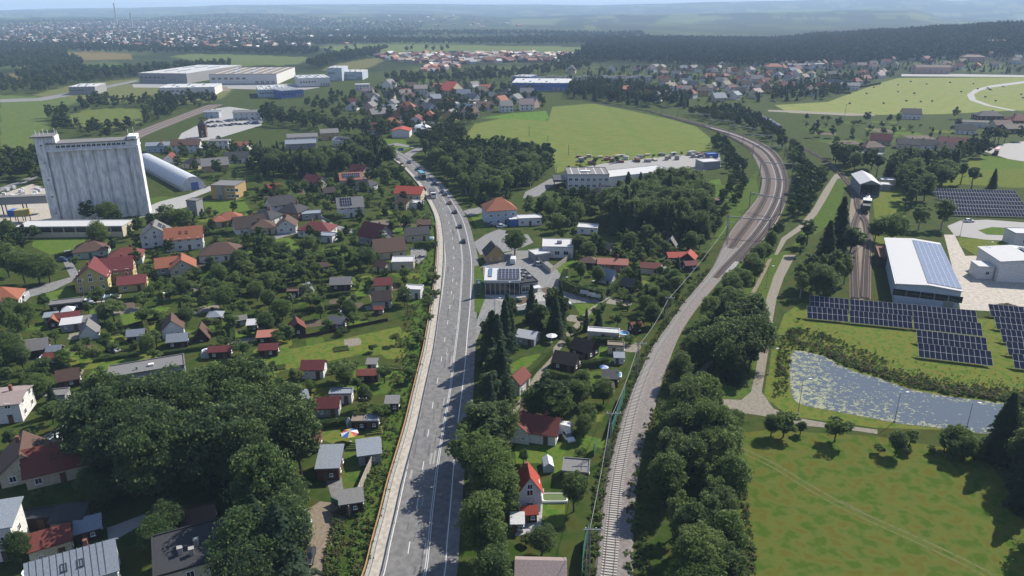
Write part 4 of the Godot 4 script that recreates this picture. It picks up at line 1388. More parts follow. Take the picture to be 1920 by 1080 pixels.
		box("bearer", M.pole_wood, b2, Vector3(0, 0.05, 0), Vector3(s.x, 0.1, s.z * 0.8), Vector3(0, ry, 0))
	# filling station shop: canopy with panels, glazed shop, ducts
	o = hall(909, 553, 975, 553, 13.0, 4.6, "car_showroom", "glass-fronted showroom with white roof edge and solar panels beside the main road", ROOF.white, M.glass)
	panel_field(o, Vector3(2.0, 5.15, 0.6), Vector3.ZERO, 6, 6, 1.15, 1.7)
	box("skylight", M.glass_blue, o, Vector3(-4.0, 5.0, -1.0), Vector3(1.2, 0.14, 8.0))
	for k in 8:
		box("mullion", M.frame, o, Vector3(-5.4 + k * 1.55, 2.2, 6.56), Vector3(0.09, 4.4, 0.1))
	box("fascia", ROOF.white, o, Vector3(0, 4.5, 6.7), Vector3(11.8, 0.7, 0.24))
	o = hall(977, 552, 1008, 548, 12.0, 3.6, "service_wing", "dark grey flat-roofed service wing with air ducts, joined to the glass showroom", ROOF["dark grey"], WALL.grey, 0.0, "building")
	for k in 7:
		box("air_duct", M.galvanised, o, Vector3(-1.6 + (k % 3) * 1.6, 4.2, -4.0 + k * 1.2), Vector3(1.1, 0.7, 0.9 + 0.5 * (k % 2)))
	box("awning", M.tarp_white, o, Vector3(1.8, 2.6, 7.6), Vector3(2.6, 0.14, 2.6))
	window(o, Vector3(-1.4, 1.7, 6.06), 0, 2.6, 1.9)
	# white modern house with wall
	o = hall(1017, 483, 1074, 484, 10.0, 4.0, "house", "white modern house with flat roof and rooftop unit beside the fenced lawn", ROOF.white, WALL.white, 0.0, "house")
	box("roof_unit", M.galvanised, o, Vector3(0.6, 4.8, 0.5), Vector3(1.8, 1.0, 1.4))
	for k in 3:
		window(o, Vector3(-3.4 + k * 3.2, 1.9, 5.06), 0, 1.9, 1.6)
	hall(1004, 492, 1031, 488, 6.0, 2.6, "carport", "small carport with white roof in front of the white modern house", ROOF.white, WALL.grey, 0.0, "carport")
	fence_wall("boundary_wall", "white panel wall round the green lawn behind the showroom", [[1032, 513], [1060, 492], [1083, 472]], 2.0, M.concrete_pale)
	fence_wall("boundary_wall", "white panel wall in front of the carport of the white modern house", [[1000, 480], [1012, 496], [1032, 513]], 1.9, M.concrete_pale)
	# warehouses far left, and other far halls
	for e in [
		[262, 156, 352, 157, 150, 12.0, "large far warehouse with white roof and grey walls, the longest of its group"],
		[394, 159, 520, 158, 120, 12.0, "second far warehouse with pale striped roof next to the longest one"],
		[131, 178, 180, 177, 40, 8.0, "small grey warehouse alone by the far road"],
		[300, 180, 404, 178, 45, 8.0, "flat white hall half hidden behind trees below the large warehouses"],
		[486, 184, 540, 182, 50, 8.0, "white factory hall with blue base between trees and warehouses"],
		[528, 186, 570, 183, 40, 8.0, "blue-walled factory hall at the corner of the factory group"],
		[562, 164, 620, 162, 50, 10.0, "pale factory hall with stepped roof behind the factory group"],
		[615, 152, 642, 152, 40, 16.0, "tall pale blue factory block over the other factory halls"],
		[645, 150, 680, 150, 40, 10.0, "white factory hall right of the tall pale blue block"],
		[960, 171, 1072, 172, 60, 9.0, "blue hall with white roof at the edge of the housing rows"],
		[962, 154, 992, 155, 30, 7.0, "cream hall with flat roof behind the blue hall"],
	]:
		var hw: Material = WALL["pale blue"] if "blue" in e[6] else WALL.grey if "grey" in e[6] else WALL.white
		if "blue hall" in e[6] or "blue-walled" in e[6]:
			hw = M.paint_blue
		var f := hall(e[0], e[1], e[2], e[3], e[4], e[5], "warehouse", e[6], ROOF.white if not "striped" in e[6] else ROOF.tan, hw, 0.0, "warehouse")
		var fw: float = f.get_meta("w")
		for k in 7:
			box("roof_strip", ROOF.white, f, Vector3(-fw * 0.42 + fw * 0.14 * k, e[5] + 0.4, 0), Vector3(1.2, 0.4, e[4] * 0.9))
		box("plinth", M.concrete, f, Vector3(0, 0.6, e[4] * 0.5 + 0.06), Vector3(fw, 1.2, 0.12))
		for k in 5:
			box("rooflight", M.glass_blue, f, Vector3(-fw * 0.35 + fw * 0.14 * k, e[5] + 0.5, (k % 2 - 0.5) * e[4] * 0.4), Vector3(2.4, 0.5, e[4] * 0.2))
		for k in 6:
			box("window", M.glass, f, Vector3(-fw * 0.44 + k * fw * 0.09, e[5] * 0.6, e[4] * 0.5 + 0.08), Vector3(fw * 0.05, e[5] * 0.16, 0.16))
		for k in 4:
			box("dock_door", M.galvanised, f, Vector3(fw * (0.2 + 0.08 * k), 2.2, e[4] * 0.5 + 0.1), Vector3(fw * 0.05, 4.0, 0.2))
	# dome tent and shop by the junction
	o = hall(735, 258, 768, 258, 14.0, 4.5, "shop", "white shop with red roof by the road junction", ROOF["bright red"], WALL.white, 1.6, "shop")
	o = base("dome_hall", at(795, 250), 25.0)
	tag(o, "white rounded tent hall behind the red-roofed shop", "hall")
	var sm := SphereMesh.new()
	sm.radius = 1.0
	sm.height = 1.0
	sm.is_hemisphere = true
	piece("canopy", sm, M.tarp_white, o, Vector3(0, 0, -6), Vector3.ZERO, Vector3(9, 6, 7))
	box("base_wall", WALL.white, o, Vector3(0, 0.6, -6), Vector3(13.0, 1.2, 10.0))

func fence_wall(called: String, label: String, a: Array, hgt: float, m: Material, step := 2.5, cat := "wall", group := ""):
	var line := resample(pts(a), step)
	var o := base(called, Vector3.ZERO)
	tag(o, label_for(label), cat, group)
	for i in line.size() - 1:
		var p := line[i]
		var q := line[i + 1]
		var d := q - p
		box("panel", m, o, (p + q) * 0.5 + Vector3(0, hgt * 0.5, 0), Vector3(d.length() - 0.16, hgt - 0.1, 0.07), Vector3(0, atan2(-d.z, d.x), 0))
		box("post", m, o, p + Vector3(0, hgt * 0.5, 0), Vector3(0.14, hgt + 0.05, 0.14), Vector3(0, atan2(-d.z, d.x), 0))

# ---------- solar fields ----------
func solar_table(x1: float, y1: float, x2: float, y2: float, rows: int, label: String):
	var a := at(x1, y1)
	var b := at(x2, y2)
	var d := b - a
	var yaw := rad_to_deg(atan2(-d.z, d.x))
	var o := base("solar_table", (a + b) * 0.5, yaw)
	tag(o, label_for(label), "solar panels", "solar tables in the grass")
	var w := d.length()
	var n := int(w / 1.25)
	var tilt := deg_to_rad(31.0)
	var ph := 2.3
	var L := rows * ph
	panel_field(o, Vector3(0, 0.7 + sin(tilt) * L * 0.5, -cos(tilt) * L * 0.5), Vector3(tilt, 0, 0), n, rows, w / n, ph)
	var k := 0
	for x in range(0, int(w), 4):
		for t in [0.15, 0.85]:
			var hy: float = 0.6 + sin(tilt) * L * t
			box("leg", M.galvanised, o, Vector3(-w * 0.5 + 1.0 + x, hy * 0.5, -cos(tilt) * L * t), Vector3(0.1, hy, 0.1))
	mark_line(PackedVector3Array([a, b]), 3.0)
	var back := Basis(Vector3.UP, deg_to_rad(yaw)).z * -L
	mark_line(PackedVector3Array([a + back, b + back]), 3.0)

func make_solar():
	var W := "in the solar field behind the pond"
	solar_table(1513, 601, 1590, 608, 2, "short solar table at the birch end, front row, " + W)
	solar_table(1518, 580, 1592, 587, 2, "short solar table at the birch end, back row, " + W)
	solar_table(1593, 609, 1711, 621, 2, "middle solar table of the front row " + W)
	solar_table(1594, 587, 1711, 598, 2, "middle solar table of the back row " + W)
	solar_table(1713, 621, 1842, 635, 2, "right-hand solar table of the long front row " + W)
	solar_table(1712, 598, 1832, 610, 2, "right-hand solar table of the long back row " + W)
	solar_table(1722, 674, 1861, 691, 2, "solar table nearest the pond bank, standing on its own")
	solar_table(1719, 648, 1851, 664, 2, "solar table just behind the one nearest the pond bank")
	var y := 597.0
	for k in 5:
		solar_table(1857 + k * 11.0, y, 2000, y + 12, 2, "solar table %s in the block beside the soil heap" % ["in the rearmost row", "second from the soil heap", "in the middle row", "fourth from the soil heap", "in the row nearest the pond"][k])
		y += 24.5
	for k in 6:
		solar_table(1752 + k * 6.5, 368 + k * 7.6, 1908 + k * 5, 372 + k * 7.6, 2, "far solar table %s by the turning circle" % ["in the rearmost row", "in the second row", "in the third row", "in the fourth row", "in the fifth row", "in the row nearest the white car"][k])
	var o := base("soil_heap", at(1886, 578))
	tag(o, "dark heap of soil at the edge of the concrete yard", "soil heap")
	var st := st_new()
	var rg := RandomNumberGenerator.new()
	rg.seed = 3
	for j in 20:
		var u := TAU * j / 20.0
		var v := TAU * (j + 1) / 20.0
		for k in 4:
			var f0 := 1.0 - k * 0.25
			var f1 := 1.0 - (k + 1) * 0.25
			var h0 := 1.7 * sin(k * 0.39) * (0.85 + 0.3 * noise.get_noise_2d(j * 3.1, k))
			var h1 := 1.7 * sin((k + 1) * 0.39) * (0.85 + 0.3 * noise.get_noise_2d(j * 3.1, k + 1))
			quad(st, Vector3(cos(u) * 5 * f0, h0, sin(u) * 3 * f0), Vector3(cos(u) * 5 * f1, h1, sin(u) * 3 * f1), Vector3(cos(v) * 5 * f1, h1, sin(v) * 3 * f1), Vector3(cos(v) * 5 * f0, h0, sin(v) * 3 * f0))
	piece("heap", done(st), M.soil, o)

# ---------- houses: [px, y of the near wall's foot, length along ridge, depth, wall height, roof height, turn, roof form, roof, wall, place] ----------
func make_houses():
	zone_group = "houses of the village by the silo"
	for e in [
		[176, 485, 11, 9, 2.8, 2.6, 20, "h", "brown", "pale green", "by the lawn under the long white shed"],
		[240, 498, 11, 8, 2.9, 2.4, 20, "h", "red", "white", "behind the yellow house"],
		[183, 548, 10.5, 9.5, 4.6, 4.0, 108, "g", "maroon", "yellow", "with balcony and glass pool cover"],
		[226, 532, 10, 8.5, 4.6, 3.2, 20, "g", "maroon", "ochre", "joined to the yellow house"],
		[11, 582, 10, 9, 3, 2.8, 20, "h", "orange", "white", "by the lane with parked vans"],
		[320, 514, 8, 7, 2.7, 2.4, 24, "g", "orange", "grey", "low bungalow, left half"],
		[346, 517, 8, 8, 2.8, 2.8, 112, "g", "orange", "cream", "low bungalow, right half"],
		[297, 464, 10, 10, 4.8, 3.6, 110, "g", "grey", "white", "with a tall dark gable window"],
		[350, 470, 13, 9, 4.6, 3.4, 20, "g", "orange", "white", "the largest beside the grey gable house"],
		[420, 492, 13, 9.5, 3.0, 3.0, 14, "h", "brown", "white", "with wide eaves above a hedge"],
		[394, 492, 6, 6, 2.6, 1.8, 14, "h", "brown", "white", "wing on its own below the orange roofs"],
		[432, 424, 10, 8, 2.8, 2.4, 20, "h", "orange", "cream", "near the bright lawn by the ochre office"],
		[412, 427, 6, 6, 2.6, 1.6, 20, "h", "orange", "cream", "small wing near the ochre office lawn"],
		[470, 440, 12, 9, 3.0, 3.6, 30, "g", "dark brown", "white", "steep, right of the orange roof near the office"],
		[500, 424, 11, 9, 2.9, 2.8, -18, "h", "dark grey", "white", "in the middle of the village"],
		[495, 440, 9, 8, 2.8, 2.4, 20, "h", "brown", "cream", "with garage, in the middle of the village"],
		[529, 406, 11, 8.5, 5.0, 3.0, 36, "g", "dark grey", "white", "tall two-storey, in the middle of the village"],
		[552, 414, 10, 10, 3.4, 3.2, -14, "h", "dark grey", "brick", "with brick-coloured walls"],
		[540, 438, 8, 7.5, 3.0, 2.8, 100, "g", "brown", "white", "gable towards the lane"],
		[597, 448, 13, 9, 2.9, 2.4, -8, "h", "maroon", "white", "with a terrace near the gravel lane"],
		[592, 356, 10, 8, 3.4, 3.0, -30, "g", "maroon", "cream", "under the wood"],
		[659, 352, 11, 8, 4.2, 2.8, 16, "g", "salmon", "cream", "with solar panels on an orange slope"],
		[676, 338, 10, 8, 3.8, 3.2, -34, "g", "maroon", "cream", "behind the solar-roofed cream house"],
		[686, 360, 10, 8, 2.9, 2.4, -20, "h", "dark grey", "white", "beside the solar-roofed cream house"],
		[770, 378, 13, 9, 3.4, 2.6, -10, "g", "bright red", "cream", "nearest the bend of the main road"],
		[658, 408, 11, 9, 4.6, 3.4, 16, "g", "grey", "white", "with solar panels and a dark dormer"],
		[706, 464, 10, 9, 3.6, 4.2, -32, "g", "maroon", "grey", "steep, joined to the brown-roofed cream house"],
		[730, 487, 11, 9, 3.0, 3.6, 20, "g", "brown", "cream", "with tall gable near the main road"],
		[782, 454, 9, 7, 2.9, 2.0, 18, "g", "dark grey", "cream", "close to the road parapet, by a small pool"],
		[757, 508, 7.5, 6, 3.0, 0.3, 4, "f", "white", "cream", "near the road parapet"],
		[617, 371, 6, 5, 2.4, 2.0, 30, "g", "dark brown", "dark wood", "among trees in the village"],
		[516, 362, 6, 5, 2.5, 1.6, 10, "g", "bright red", "white", "small, below the wood"],
		[585, 412, 8, 6, 2.5, 0.2, 16, "f", "blue-grey", "grey", "flat garage by the brick-walled house"],
		[615, 456, 6, 5, 2.5, 0.2, -10, "f", "blue-grey", "white", "flat garage beside the terrace house"],
		[713, 436, 7, 5, 2.4, 1.8, 22, "g", "tan", "dark wood", "in a shrubby garden"],
		[795, 432, 5.5, 5, 2.4, 1.4, 10, "g", "brown", "dark wood", "behind the dark grey roof at the parapet"],
		[779, 392, 7, 5, 2.5, 0.2, -6, "f", "white", "white", "flat, next to the bend of the main road"],
		[758, 394, 6.5, 5.5, 2.6, 1.8, -30, "g", "brown", "cream", "next to the flat white one at the bend"],
		[322, 312, 10, 8, 3.4, 3.2, 100, "g", "red", "white", "next to the arched hall, gable and dormer"],
		[352, 288, 17, 9, 5.2, 3.0, 12, "g", "brown", "white", "long, behind the arched hall"],
		[300, 286, 14, 8, 4.2, 1.6, 14, "g", "blue-grey", "pale blue", "shed-like, beside the far rail line"],
		[306, 285, 8, 7, 3.2, 3.0, 104, "g", "brown", "white", "small, beside the far rail line"],
		[413, 280, 13, 8, 5.0, 0.3, 6, "f", "grey", "white", "two-storey flat, behind the arched hall"],
		[456, 283, 10, 8, 3.0, 2.0, -10, "g", "orange", "white", "edge of the wood behind the village"],
		[366, 318, 11, 8, 3.0, 2.4, -16, "h", "dark grey", "cream", "right of the arched hall"],
		[405, 322, 14, 9, 3.6, 3.4, 24, "g", "grey", "ochre", "long, right of the arched hall"],
		[446, 306, 13, 8, 3.4, 2.6, 18, "g", "dark grey", "white", "row house right of the long grey one"],
		[568, 268, 20, 9, 4.0, 1.8, 16, "g", "grey", "white", "long workshop on the edge of the wood"],
		[565, 280, 19, 9, 3.8, 1.8, 16, "g", "blue-grey", "grey", "second long workshop on the edge of the wood"],
		[618, 263, 12, 9, 5.0, 2.2, 20, "g", "grey", "ochre", "with orange-brown walls at the edge of the wood"],
		[646, 277, 13, 8, 4.0, 1.8, -24, "g", "blue-grey", "white", "with dark solar roof at the edge of the wood"],
		[466, 225, 22, 10, 6.0, 1.4, 8, "g", "grey", "white", "long, with a row of parked cars in front"],
		[400, 222, 12, 9, 5.0, 1.0, 8, "g", "blue-grey", "pale blue", "beside the far rail line and car yard"],
		[382, 258, 5, 5, 9.0, 3.0, 10, "h", "dark grey", "red-brown", "tower-like with pointed cap by the car yard"],
	]:
		var o := {}
		if e[0] == 659: o = {"solar": [9, 2]}
		if e[0] == 658: o = {"solar": [5, 3], "solar_x": -1.8}
		if e[0] == 297: o = {"solar": [5, 2]}
		if e[0] == 646: o = {"solar": [10, 2]}
		if e[0] == 350: o = {"skylight": 2}
		house(e, o)
	zone_group = "huts in the allotments left of the road"
	for e in [
		[253, 547, 8, 7.5, 2.6, 1.6, 20, "g", "maroon", "yellow", "garage beside the yellow house"],
		[129, 585, 8.5, 4, 2.3, 0.3, 20, "f", "grey", "dark wood", "below the lane with parked vans"],
		[131, 611, 6.5, 4, 2.3, 1.0, 20, "g", "maroon", "dark wood", "behind the row of pale sheds"],
		[138, 622, 5, 3.6, 2.2, 0.5, 20, "s", "white", "grey", "left end of the row of pale sheds"],
		[170, 617, 4.6, 3.6, 2.2, 0.5, 20, "s", "grey", "grey", "right end of the row of pale sheds"],
		[99, 607, 3.2, 2.6, 2.0, 0.4, 20, "s", "blue-grey", "grey", "tiny, by a bright blue tarpaulin"],
		[104, 616, 3.0, 2.4, 2.0, 1.2, 110, "g", "orange", "dark wood", "tiny, by the row of pale sheds"],
		[171, 637, 5, 4.5, 1.6, 2.8, 112, "g", "grey", "white", "steep, below the row of pale sheds"],
		[72, 672, 6, 5, 2.3, 2.0, 24, "g", "grey", "dark wood", "at the end of the yellowed hedge"],
		[54, 668, 4, 4, 2.2, 0.6, 24, "s", "tan", "dark wood", "lean-to at the end of the yellowed hedge"],
		[107, 672, 3.2, 2.6, 2.0, 1.0, 10, "g", "blue-grey", "dark wood", "beside the small red one"],
		[102, 684, 3.4, 2.6, 1.8, 0.8, 8, "g", "red", "dark wood", "small, beside a plastic greenhouse"],
		[259, 643, 4.2, 3.2, 2.0, 1.2, 14, "g", "blue-grey", "dark wood", "between fruit trees"],
		[328, 634, 6, 5.5, 2.6, 2.6, 112, "g", "brown", "white", "with chimney, beside the bright hedge"],
		[337, 653, 5, 4, 1.9, 1.4, 14, "g", "blue-grey", "dark wood", "just below the white one with chimney"],
		[381, 641, 4.2, 4, 0.9, 3.2, 104, "g", "brown", "dark wood", "A-frame in the middle of the allotments"],
		[406, 607, 4, 4, 2.0, 1.0, 8, "h", "blue-grey", "dark wood", "mint garden gazebo"],
		[450, 613, 4, 3, 2.0, 0.8, 26, "g", "grey", "grey", "under a willow"],
		[475, 622, 2.6, 2.4, 2.0, 0.6, 10, "s", "white", "dark wood", "tiny, near the willow"],
		[416, 674, 5.4, 3, 2.0, 0.9, 8, "g", "maroon", "dark wood", "long, next to a round pool"],
		[134, 728, 4.6, 4, 2.2, 1.9, 24, "g", "brown", "dark wood", "left of the long flat building"],
		[114, 762, 4, 3.4, 2.4, 0.3, 12, "f", "grey", "grey", "with a white window, in shrubs"],
		[591, 712, 5.4, 4.4, 2.5, 1.5, 2, "g", "maroon", "white", "white cottage with chimney on the long lawn"],
		[692, 718, 5, 3.2, 1.9, 0.7, 2, "g", "red", "dark wood", "open-sided, near the road bank"],
		[699, 697, 2.4, 2.2, 2.0, 0.4, 0, "s", "grey", "white", "tiny, behind the open-sided red one"],
		[559, 631, 4.6, 4, 2.2, 1.9, 112, "g", "red", "dark wood", "with a fenced lawn"],
		[635, 620, 4.6, 3.6, 1.9, 1.4, -14, "g", "grey", "dark wood", "white-trimmed, below the pylon"],
		[503, 645, 5, 3, 1.9, 0.6, 10, "s", "salmon", "dark wood", "pale red, upper one of a pair"],
		[507, 670, 4.6, 3.4, 2.0, 1.0, 6, "g", "maroon", "dark wood", "lower one of a pair"],
		[641, 546, 6.4, 5, 2.2, 1.6, 6, "g", "grey", "dark wood", "wide, by a tan vegetable plot"],
		[720, 548, 5.4, 5, 2.4, 1.6, 8, "g", "maroon", "cream", "row-like with chimney near the tan plot"],
		[716, 579, 5.6, 5.4, 2.6, 2.2, 14, "g", "dark brown", "pale green", "with pale green gable near the road bank"],
		[777, 562, 5.2, 4, 3.0, 0.3, -8, "f", "white", "white", "box-like beside a wooden pole"],
		[711, 591, 2.4, 2.2, 1.8, 0.6, 0, "g", "red", "red-brown", "tiny, among conifers"],
		[554, 773, 6, 4.6, 2.6, 1.0, 24, "g", "blue-grey", "ochre", "at the edge of the dark oaks"],
		[618, 784, 5, 4, 2.4, 1.6, 4, "g", "maroon", "grey", "beside the white container"],
		[642, 759, 5, 2.6, 2.4, 0.2, 2, "f", "blue-grey", "white", "container-like"],
		[737, 774, 2.8, 2.6, 2.3, 0.4, 2, "s", "grey", "dark wood", "at the foot of the road bank"],
		[587, 850, 4.0, 3.6, 2.2, 1.2, 96, "g", "maroon", "dark wood", "half under the dark oaks"],
		[623, 903, 4.2, 6.2, 2.9, 1.0, 4, "s", "blue-grey", "red-brown", "garage with tarred drive"],
		[694, 872, 4.4, 4.6, 2.4, 0.7, 14, "s", "blue-grey", "grey", "inside the white panel wall"],
		[661, 964, 4, 3.2, 2.4, 0.5, 14, "s", "grey", "dark wood", "at the corner of the white panel wall"],
		[676, 809, 2.9, 2.8, 2.2, 0.2, 2, "f", "tan", "dark wood", "pool shelter, left part"],
		[699, 808, 2.9, 2.8, 2.2, 0.2, 2, "f", "blue-grey", "dark wood", "pool shelter, right part"],
		[606, 511, 3.6, 3, 2.1, 1.0, 10, "g", "brown", "dark wood", "among trees above the wide grey one"],
		[719, 513, 4.4, 4, 2.2, 1.5, -30, "g", "brown", "cream", "below the flat white house"],
		[551, 560, 3.4, 3, 2.1, 0.3, 6, "f", "brown", "dark wood", "under the pole in the allotments"],
		[575, 555, 3.0, 3.4, 1.0, 2.4, 60, "g", "blue-grey", "white", "tiny A-frame by the pole"],
		[172, 1016, 3.8, 3.2, 2.2, 0.5, 28, "s", "blue-grey", "dark wood", "in the shade of the oaks"],
		[140, 1004, 5, 4, 2.8, 0.4, 14, "s", "dark grey", "grey", "dim, with two white vents under the oaks"],
		[90, 1000, 9, 3, 2.2, 0.3, 14, "f", "dark grey", "dark wood", "long dim carport under the oaks"],
		[375, 1004, 6, 5, 2.4, 1.2, 20, "g", "brown", "dark wood", "hidden behind the flat-roofed house"],
	]:
		house(e)
	zone_group = "houses along the bottom left lane"
	house([20, 797, 9, 8.5, 4.6, 0.9, 14, "g", "pinkish", "white", "two-storey at the edge of the allotments"])
	house([60, 906, 9, 8, 3.0, 3.4, 118, "g", "brown", "cream", "with two rooflights, wing of the long red-roofed one"], {"skylight": 2})
	house([128, 905, 12, 8.5, 3.0, 3.4, 28, "g", "red", "cream", "long, half under the dark oaks"], {"skylight": 2})
	house([10, 1058, 7, 6, 6.6, 1.0, 16, "s", "blue-grey", "white", "tall and narrow beside the metal-roofed house"])
	house([158, 1132, 11.5, 7.6, 4.0, 2.8, 28, "g", "blue-grey", "pale green", "metal seams and rooflights"], {"seams": 1, "skylight": 2})
	house([388, 1112, 13, 10, 5.4, 0.3, 26, "f", "dark grey", "cream", "two-storey, flat tarred roof with three chimneys"])
	house([105, 1052, 6, 5, 3.0, 1.6, 30, "g", "red", "cream", "low, behind the metal-roofed house"])
	zone_group = "houses and huts between road and railway"
	for e in [
		[936, 423, 13, 11, 6.4, 4.0, 14, "h", "orange", "pale blue", "tall villa beside the main road"],
		[992, 424, 10, 6, 3.0, 0.2, 8, "f", "white", "white", "annexe of the tall villa"],
		[925, 493, 6.5, 6.5, 2.9, 3.2, 104, "g", "dark grey", "ochre", "shop with a sign board, beside the showroom yard"],
		[1131, 383, 10, 10, 4.0, 4.2, 10, "h", "brown", "pale green", "chequered with solar panels, in the wood"],
		[1102, 440, 8, 6, 2.6, 0.2, -12, "f", "white", "white", "at the end of the lane in the wood"],
		[1096, 477, 4.2, 3.6, 2.2, 1.6, 24, "g", "grey", "dark wood", "first of two below the wood"],
		[1134, 478, 4.4, 3.8, 2.0, 2.0, -24, "g", "tan", "dark wood", "second of two below the wood"],
		[1257, 469, 4, 4, 1.6, 2.8, 70, "g", "grey", "dark wood", "A-frame near the railway"],
		[1215, 431, 4, 3.4, 2.2, 1.0, 0, "g", "grey", "dark wood", "in the dark wood near the railway"],
		[1292, 437, 4, 3, 2.0, 0.8, 10, "s", "tan", "dark wood", "in the dark wood, pale sloping top"],
		[1148, 508, 10, 5, 2.5, 1.2, -8, "g", "salmon", "brick", "long, pale red"],
		[1104, 505, 6, 5, 2.4, 1.4, -8, "h", "brown", "dark wood", "left of the long pale red one"],
		[1267, 495, 7, 5, 2.2, 1.2, 4, "g", "bright red", "dark wood", "by the railway, long part"],
		[1290, 498, 5, 5, 2.4, 2.0, 66, "g", "bright red", "dark wood", "by the railway, gable part"],
		[1292, 510, 4.4, 3.4, 2.2, 1.0, 12, "g", "maroon", "dark wood", "by the railway, below the bright red pair"],
		[1219, 514, 6.5, 4.5, 2.2, 1.2, -12, "g", "red", "cream", "in thick shrubs near the railway"],
		[1139, 534, 5, 5, 1.6, 2.8, -34, "g", "blue-grey", "white", "steep A-frame inside the tall hedge"],
		[1181, 550, 5, 4.6, 2.0, 2.0, -30, "g", "dark grey", "dark wood", "dark, beside the track to the hedge"],
		[990, 650, 5.2, 4.6, 2.2, 1.2, -22, "g", "white", "grey", "with striped corrugated top, behind spruces"],
		[1131, 640, 8.5, 3, 2.4, 0.2, -10, "f", "white", "cream", "long caravan-like, by the round pool"],
		[1190, 628, 3, 3, 2.2, 0.9, 20, "g", "red", "dark wood", "pavilion by the round pool"],
		[1095, 677, 5.6, 5.2, 2.3, 2.2, -38, "g", "dark brown", "dark wood", "steep, upper of two brown ones"],
		[1062, 700, 6, 5, 2.2, 2.0, -24, "g", "dark brown", "dark wood", "lower of two brown ones at the track"],
		[1154, 664, 4.2, 2.4, 2.3, 0.2, -8, "f", "tan", "cream", "beside a sandpit"],
		[1143, 726, 3.6, 3.2, 2.2, 0.6, -6, "s", "dark grey", "dark wood", "by the blue pool"],
		[1136, 742, 3.4, 2.6, 2.0, 1.0, -6, "h", "dark brown", "dark wood", "pergola by the blue pool"],
		[1160, 683, 2.4, 2.0, 1.8, 0.4, -4, "s", "blue-grey", "white", "tiny, above the blue pool"],
		[971, 742, 5.4, 3.8, 3.0, 1.8, 62, "g", "red", "white", "narrow, near the foot of the garden track"],
		[1010, 836, 8.4, 6.4, 2.7, 2.2, -14, "g", "red", "white", "L-shaped, with a caravan behind"],
		[975, 834, 5.4, 5, 2.7, 2.0, 76, "g", "red", "white", "gabled wing of the L-shaped one"],
		[990, 962, 4.6, 4.0, 4.6, 3.0, 96, "g", "bright red", "white", "narrow tower-like, by the green pool"],
		[991, 982, 2.7, 2.2, 2.0, 0.8, 6, "g", "bright red", "dark wood", "garden pavilion in front of the tower-like house"],
		[970, 999, 2.0, 2.4, 1.9, 0.3, 0, "s", "white", "grey", "tiny, beside the concrete terrace"],
		[1079, 906, 5, 4.4, 2.3, 0.2, -8, "f", "grey", "dark wood", "carport with pale dotted roof"],
		[1013, 1110, 7.6, 4.6, 2.6, 1.4, -2, "g", "pinkish", "cream", "with weathered roof beside the railway"],
		[1346, 384, 3, 2.6, 2.0, 0.4, 6, "s", "brown", "dark wood", "on the bright lawn inside the railway curve"],
	]:
		if e[2] > 0:
			house(e, {"solar": [6, 3]} if e[0] == 1131 and e[1] == 383 else {})
	zone_group = "houses by the hay field"
	for e in [
		[1650, 272, 13, 9, 3.4, 3.6, -26, "g", "maroon", "pink", "behind the engine shed"],
		[1631, 286, 14, 10, 3.0, 3.0, 10, "h", "brown", "cream", "low and wide, behind the engine shed"],
		[1700, 280, 13, 9, 3.2, 3.0, -20, "g", "dark grey", "cream", "with two bright rooflights"],
		[1735, 281, 12, 9, 3.2, 3.0, -30, "g", "dark grey", "white", "with a white gable"],
		[1785, 279, 18, 9, 3.6, 3.2, -20, "g", "maroon", "pink", "long, beside the truck yard"],
		[1775, 286, 10, 8, 3.0, 2.6, -26, "g", "dark brown", "white", "in front of the long pink one"],
		[1706, 224, 14, 11, 4.4, 3.8, -14, "g", "dark grey", "white", "alone at the edge of the hay field"],
		[1850, 226, 20, 12, 3.4, 3.4, -4, "h", "dark grey", "red-brown", "wide, at the corner of the hay field"],
		[1820, 240, 22, 9, 4.0, 1.0, -12, "g", "dark grey", "white", "long and low, below the wide dark one"],
		[1808, 252, 13, 10, 3.2, 3.4, -30, "g", "dark grey", "white", "with a bright white gable"],
		[1874, 245, 13, 10, 4.0, 3.0, 0, "g", "brown", "cream", "cream, second from the red barn"],
		[1900, 252, 22, 11, 3.6, 2.6, 10, "g", "dark brown", "red-brown", "red barn at the yard"],
		[1905, 236, 14, 12, 4.0, 4.4, 0, "h", "maroon", "red-brown", "tall roofed, behind the red barn"],
		[1606, 296, 8, 6, 2.4, 0.3, 4, "f", "white", "white", "flat shed near the low wide house"],
		[1640, 298, 9, 6, 2.4, 0.3, -8, "f", "blue-grey", "white", "second flat shed near the low wide house"],
		[1750, 296, 9, 6, 2.4, 0.3, -10, "f", "blue-grey", "grey", "garage in front of the pink house"],
	]:
		house(e)
	zone_group = ""
	var o := hall(1899, 462, 1975, 464, 8.0, 5.0, "filling_canopy", "white flat filling station canopy by the turning circle", ROOF.white, WALL.white, 0.0, "canopy")
	window(o, Vector3(-3, 2.2, 4.06), 0, 2.4, 1.6)
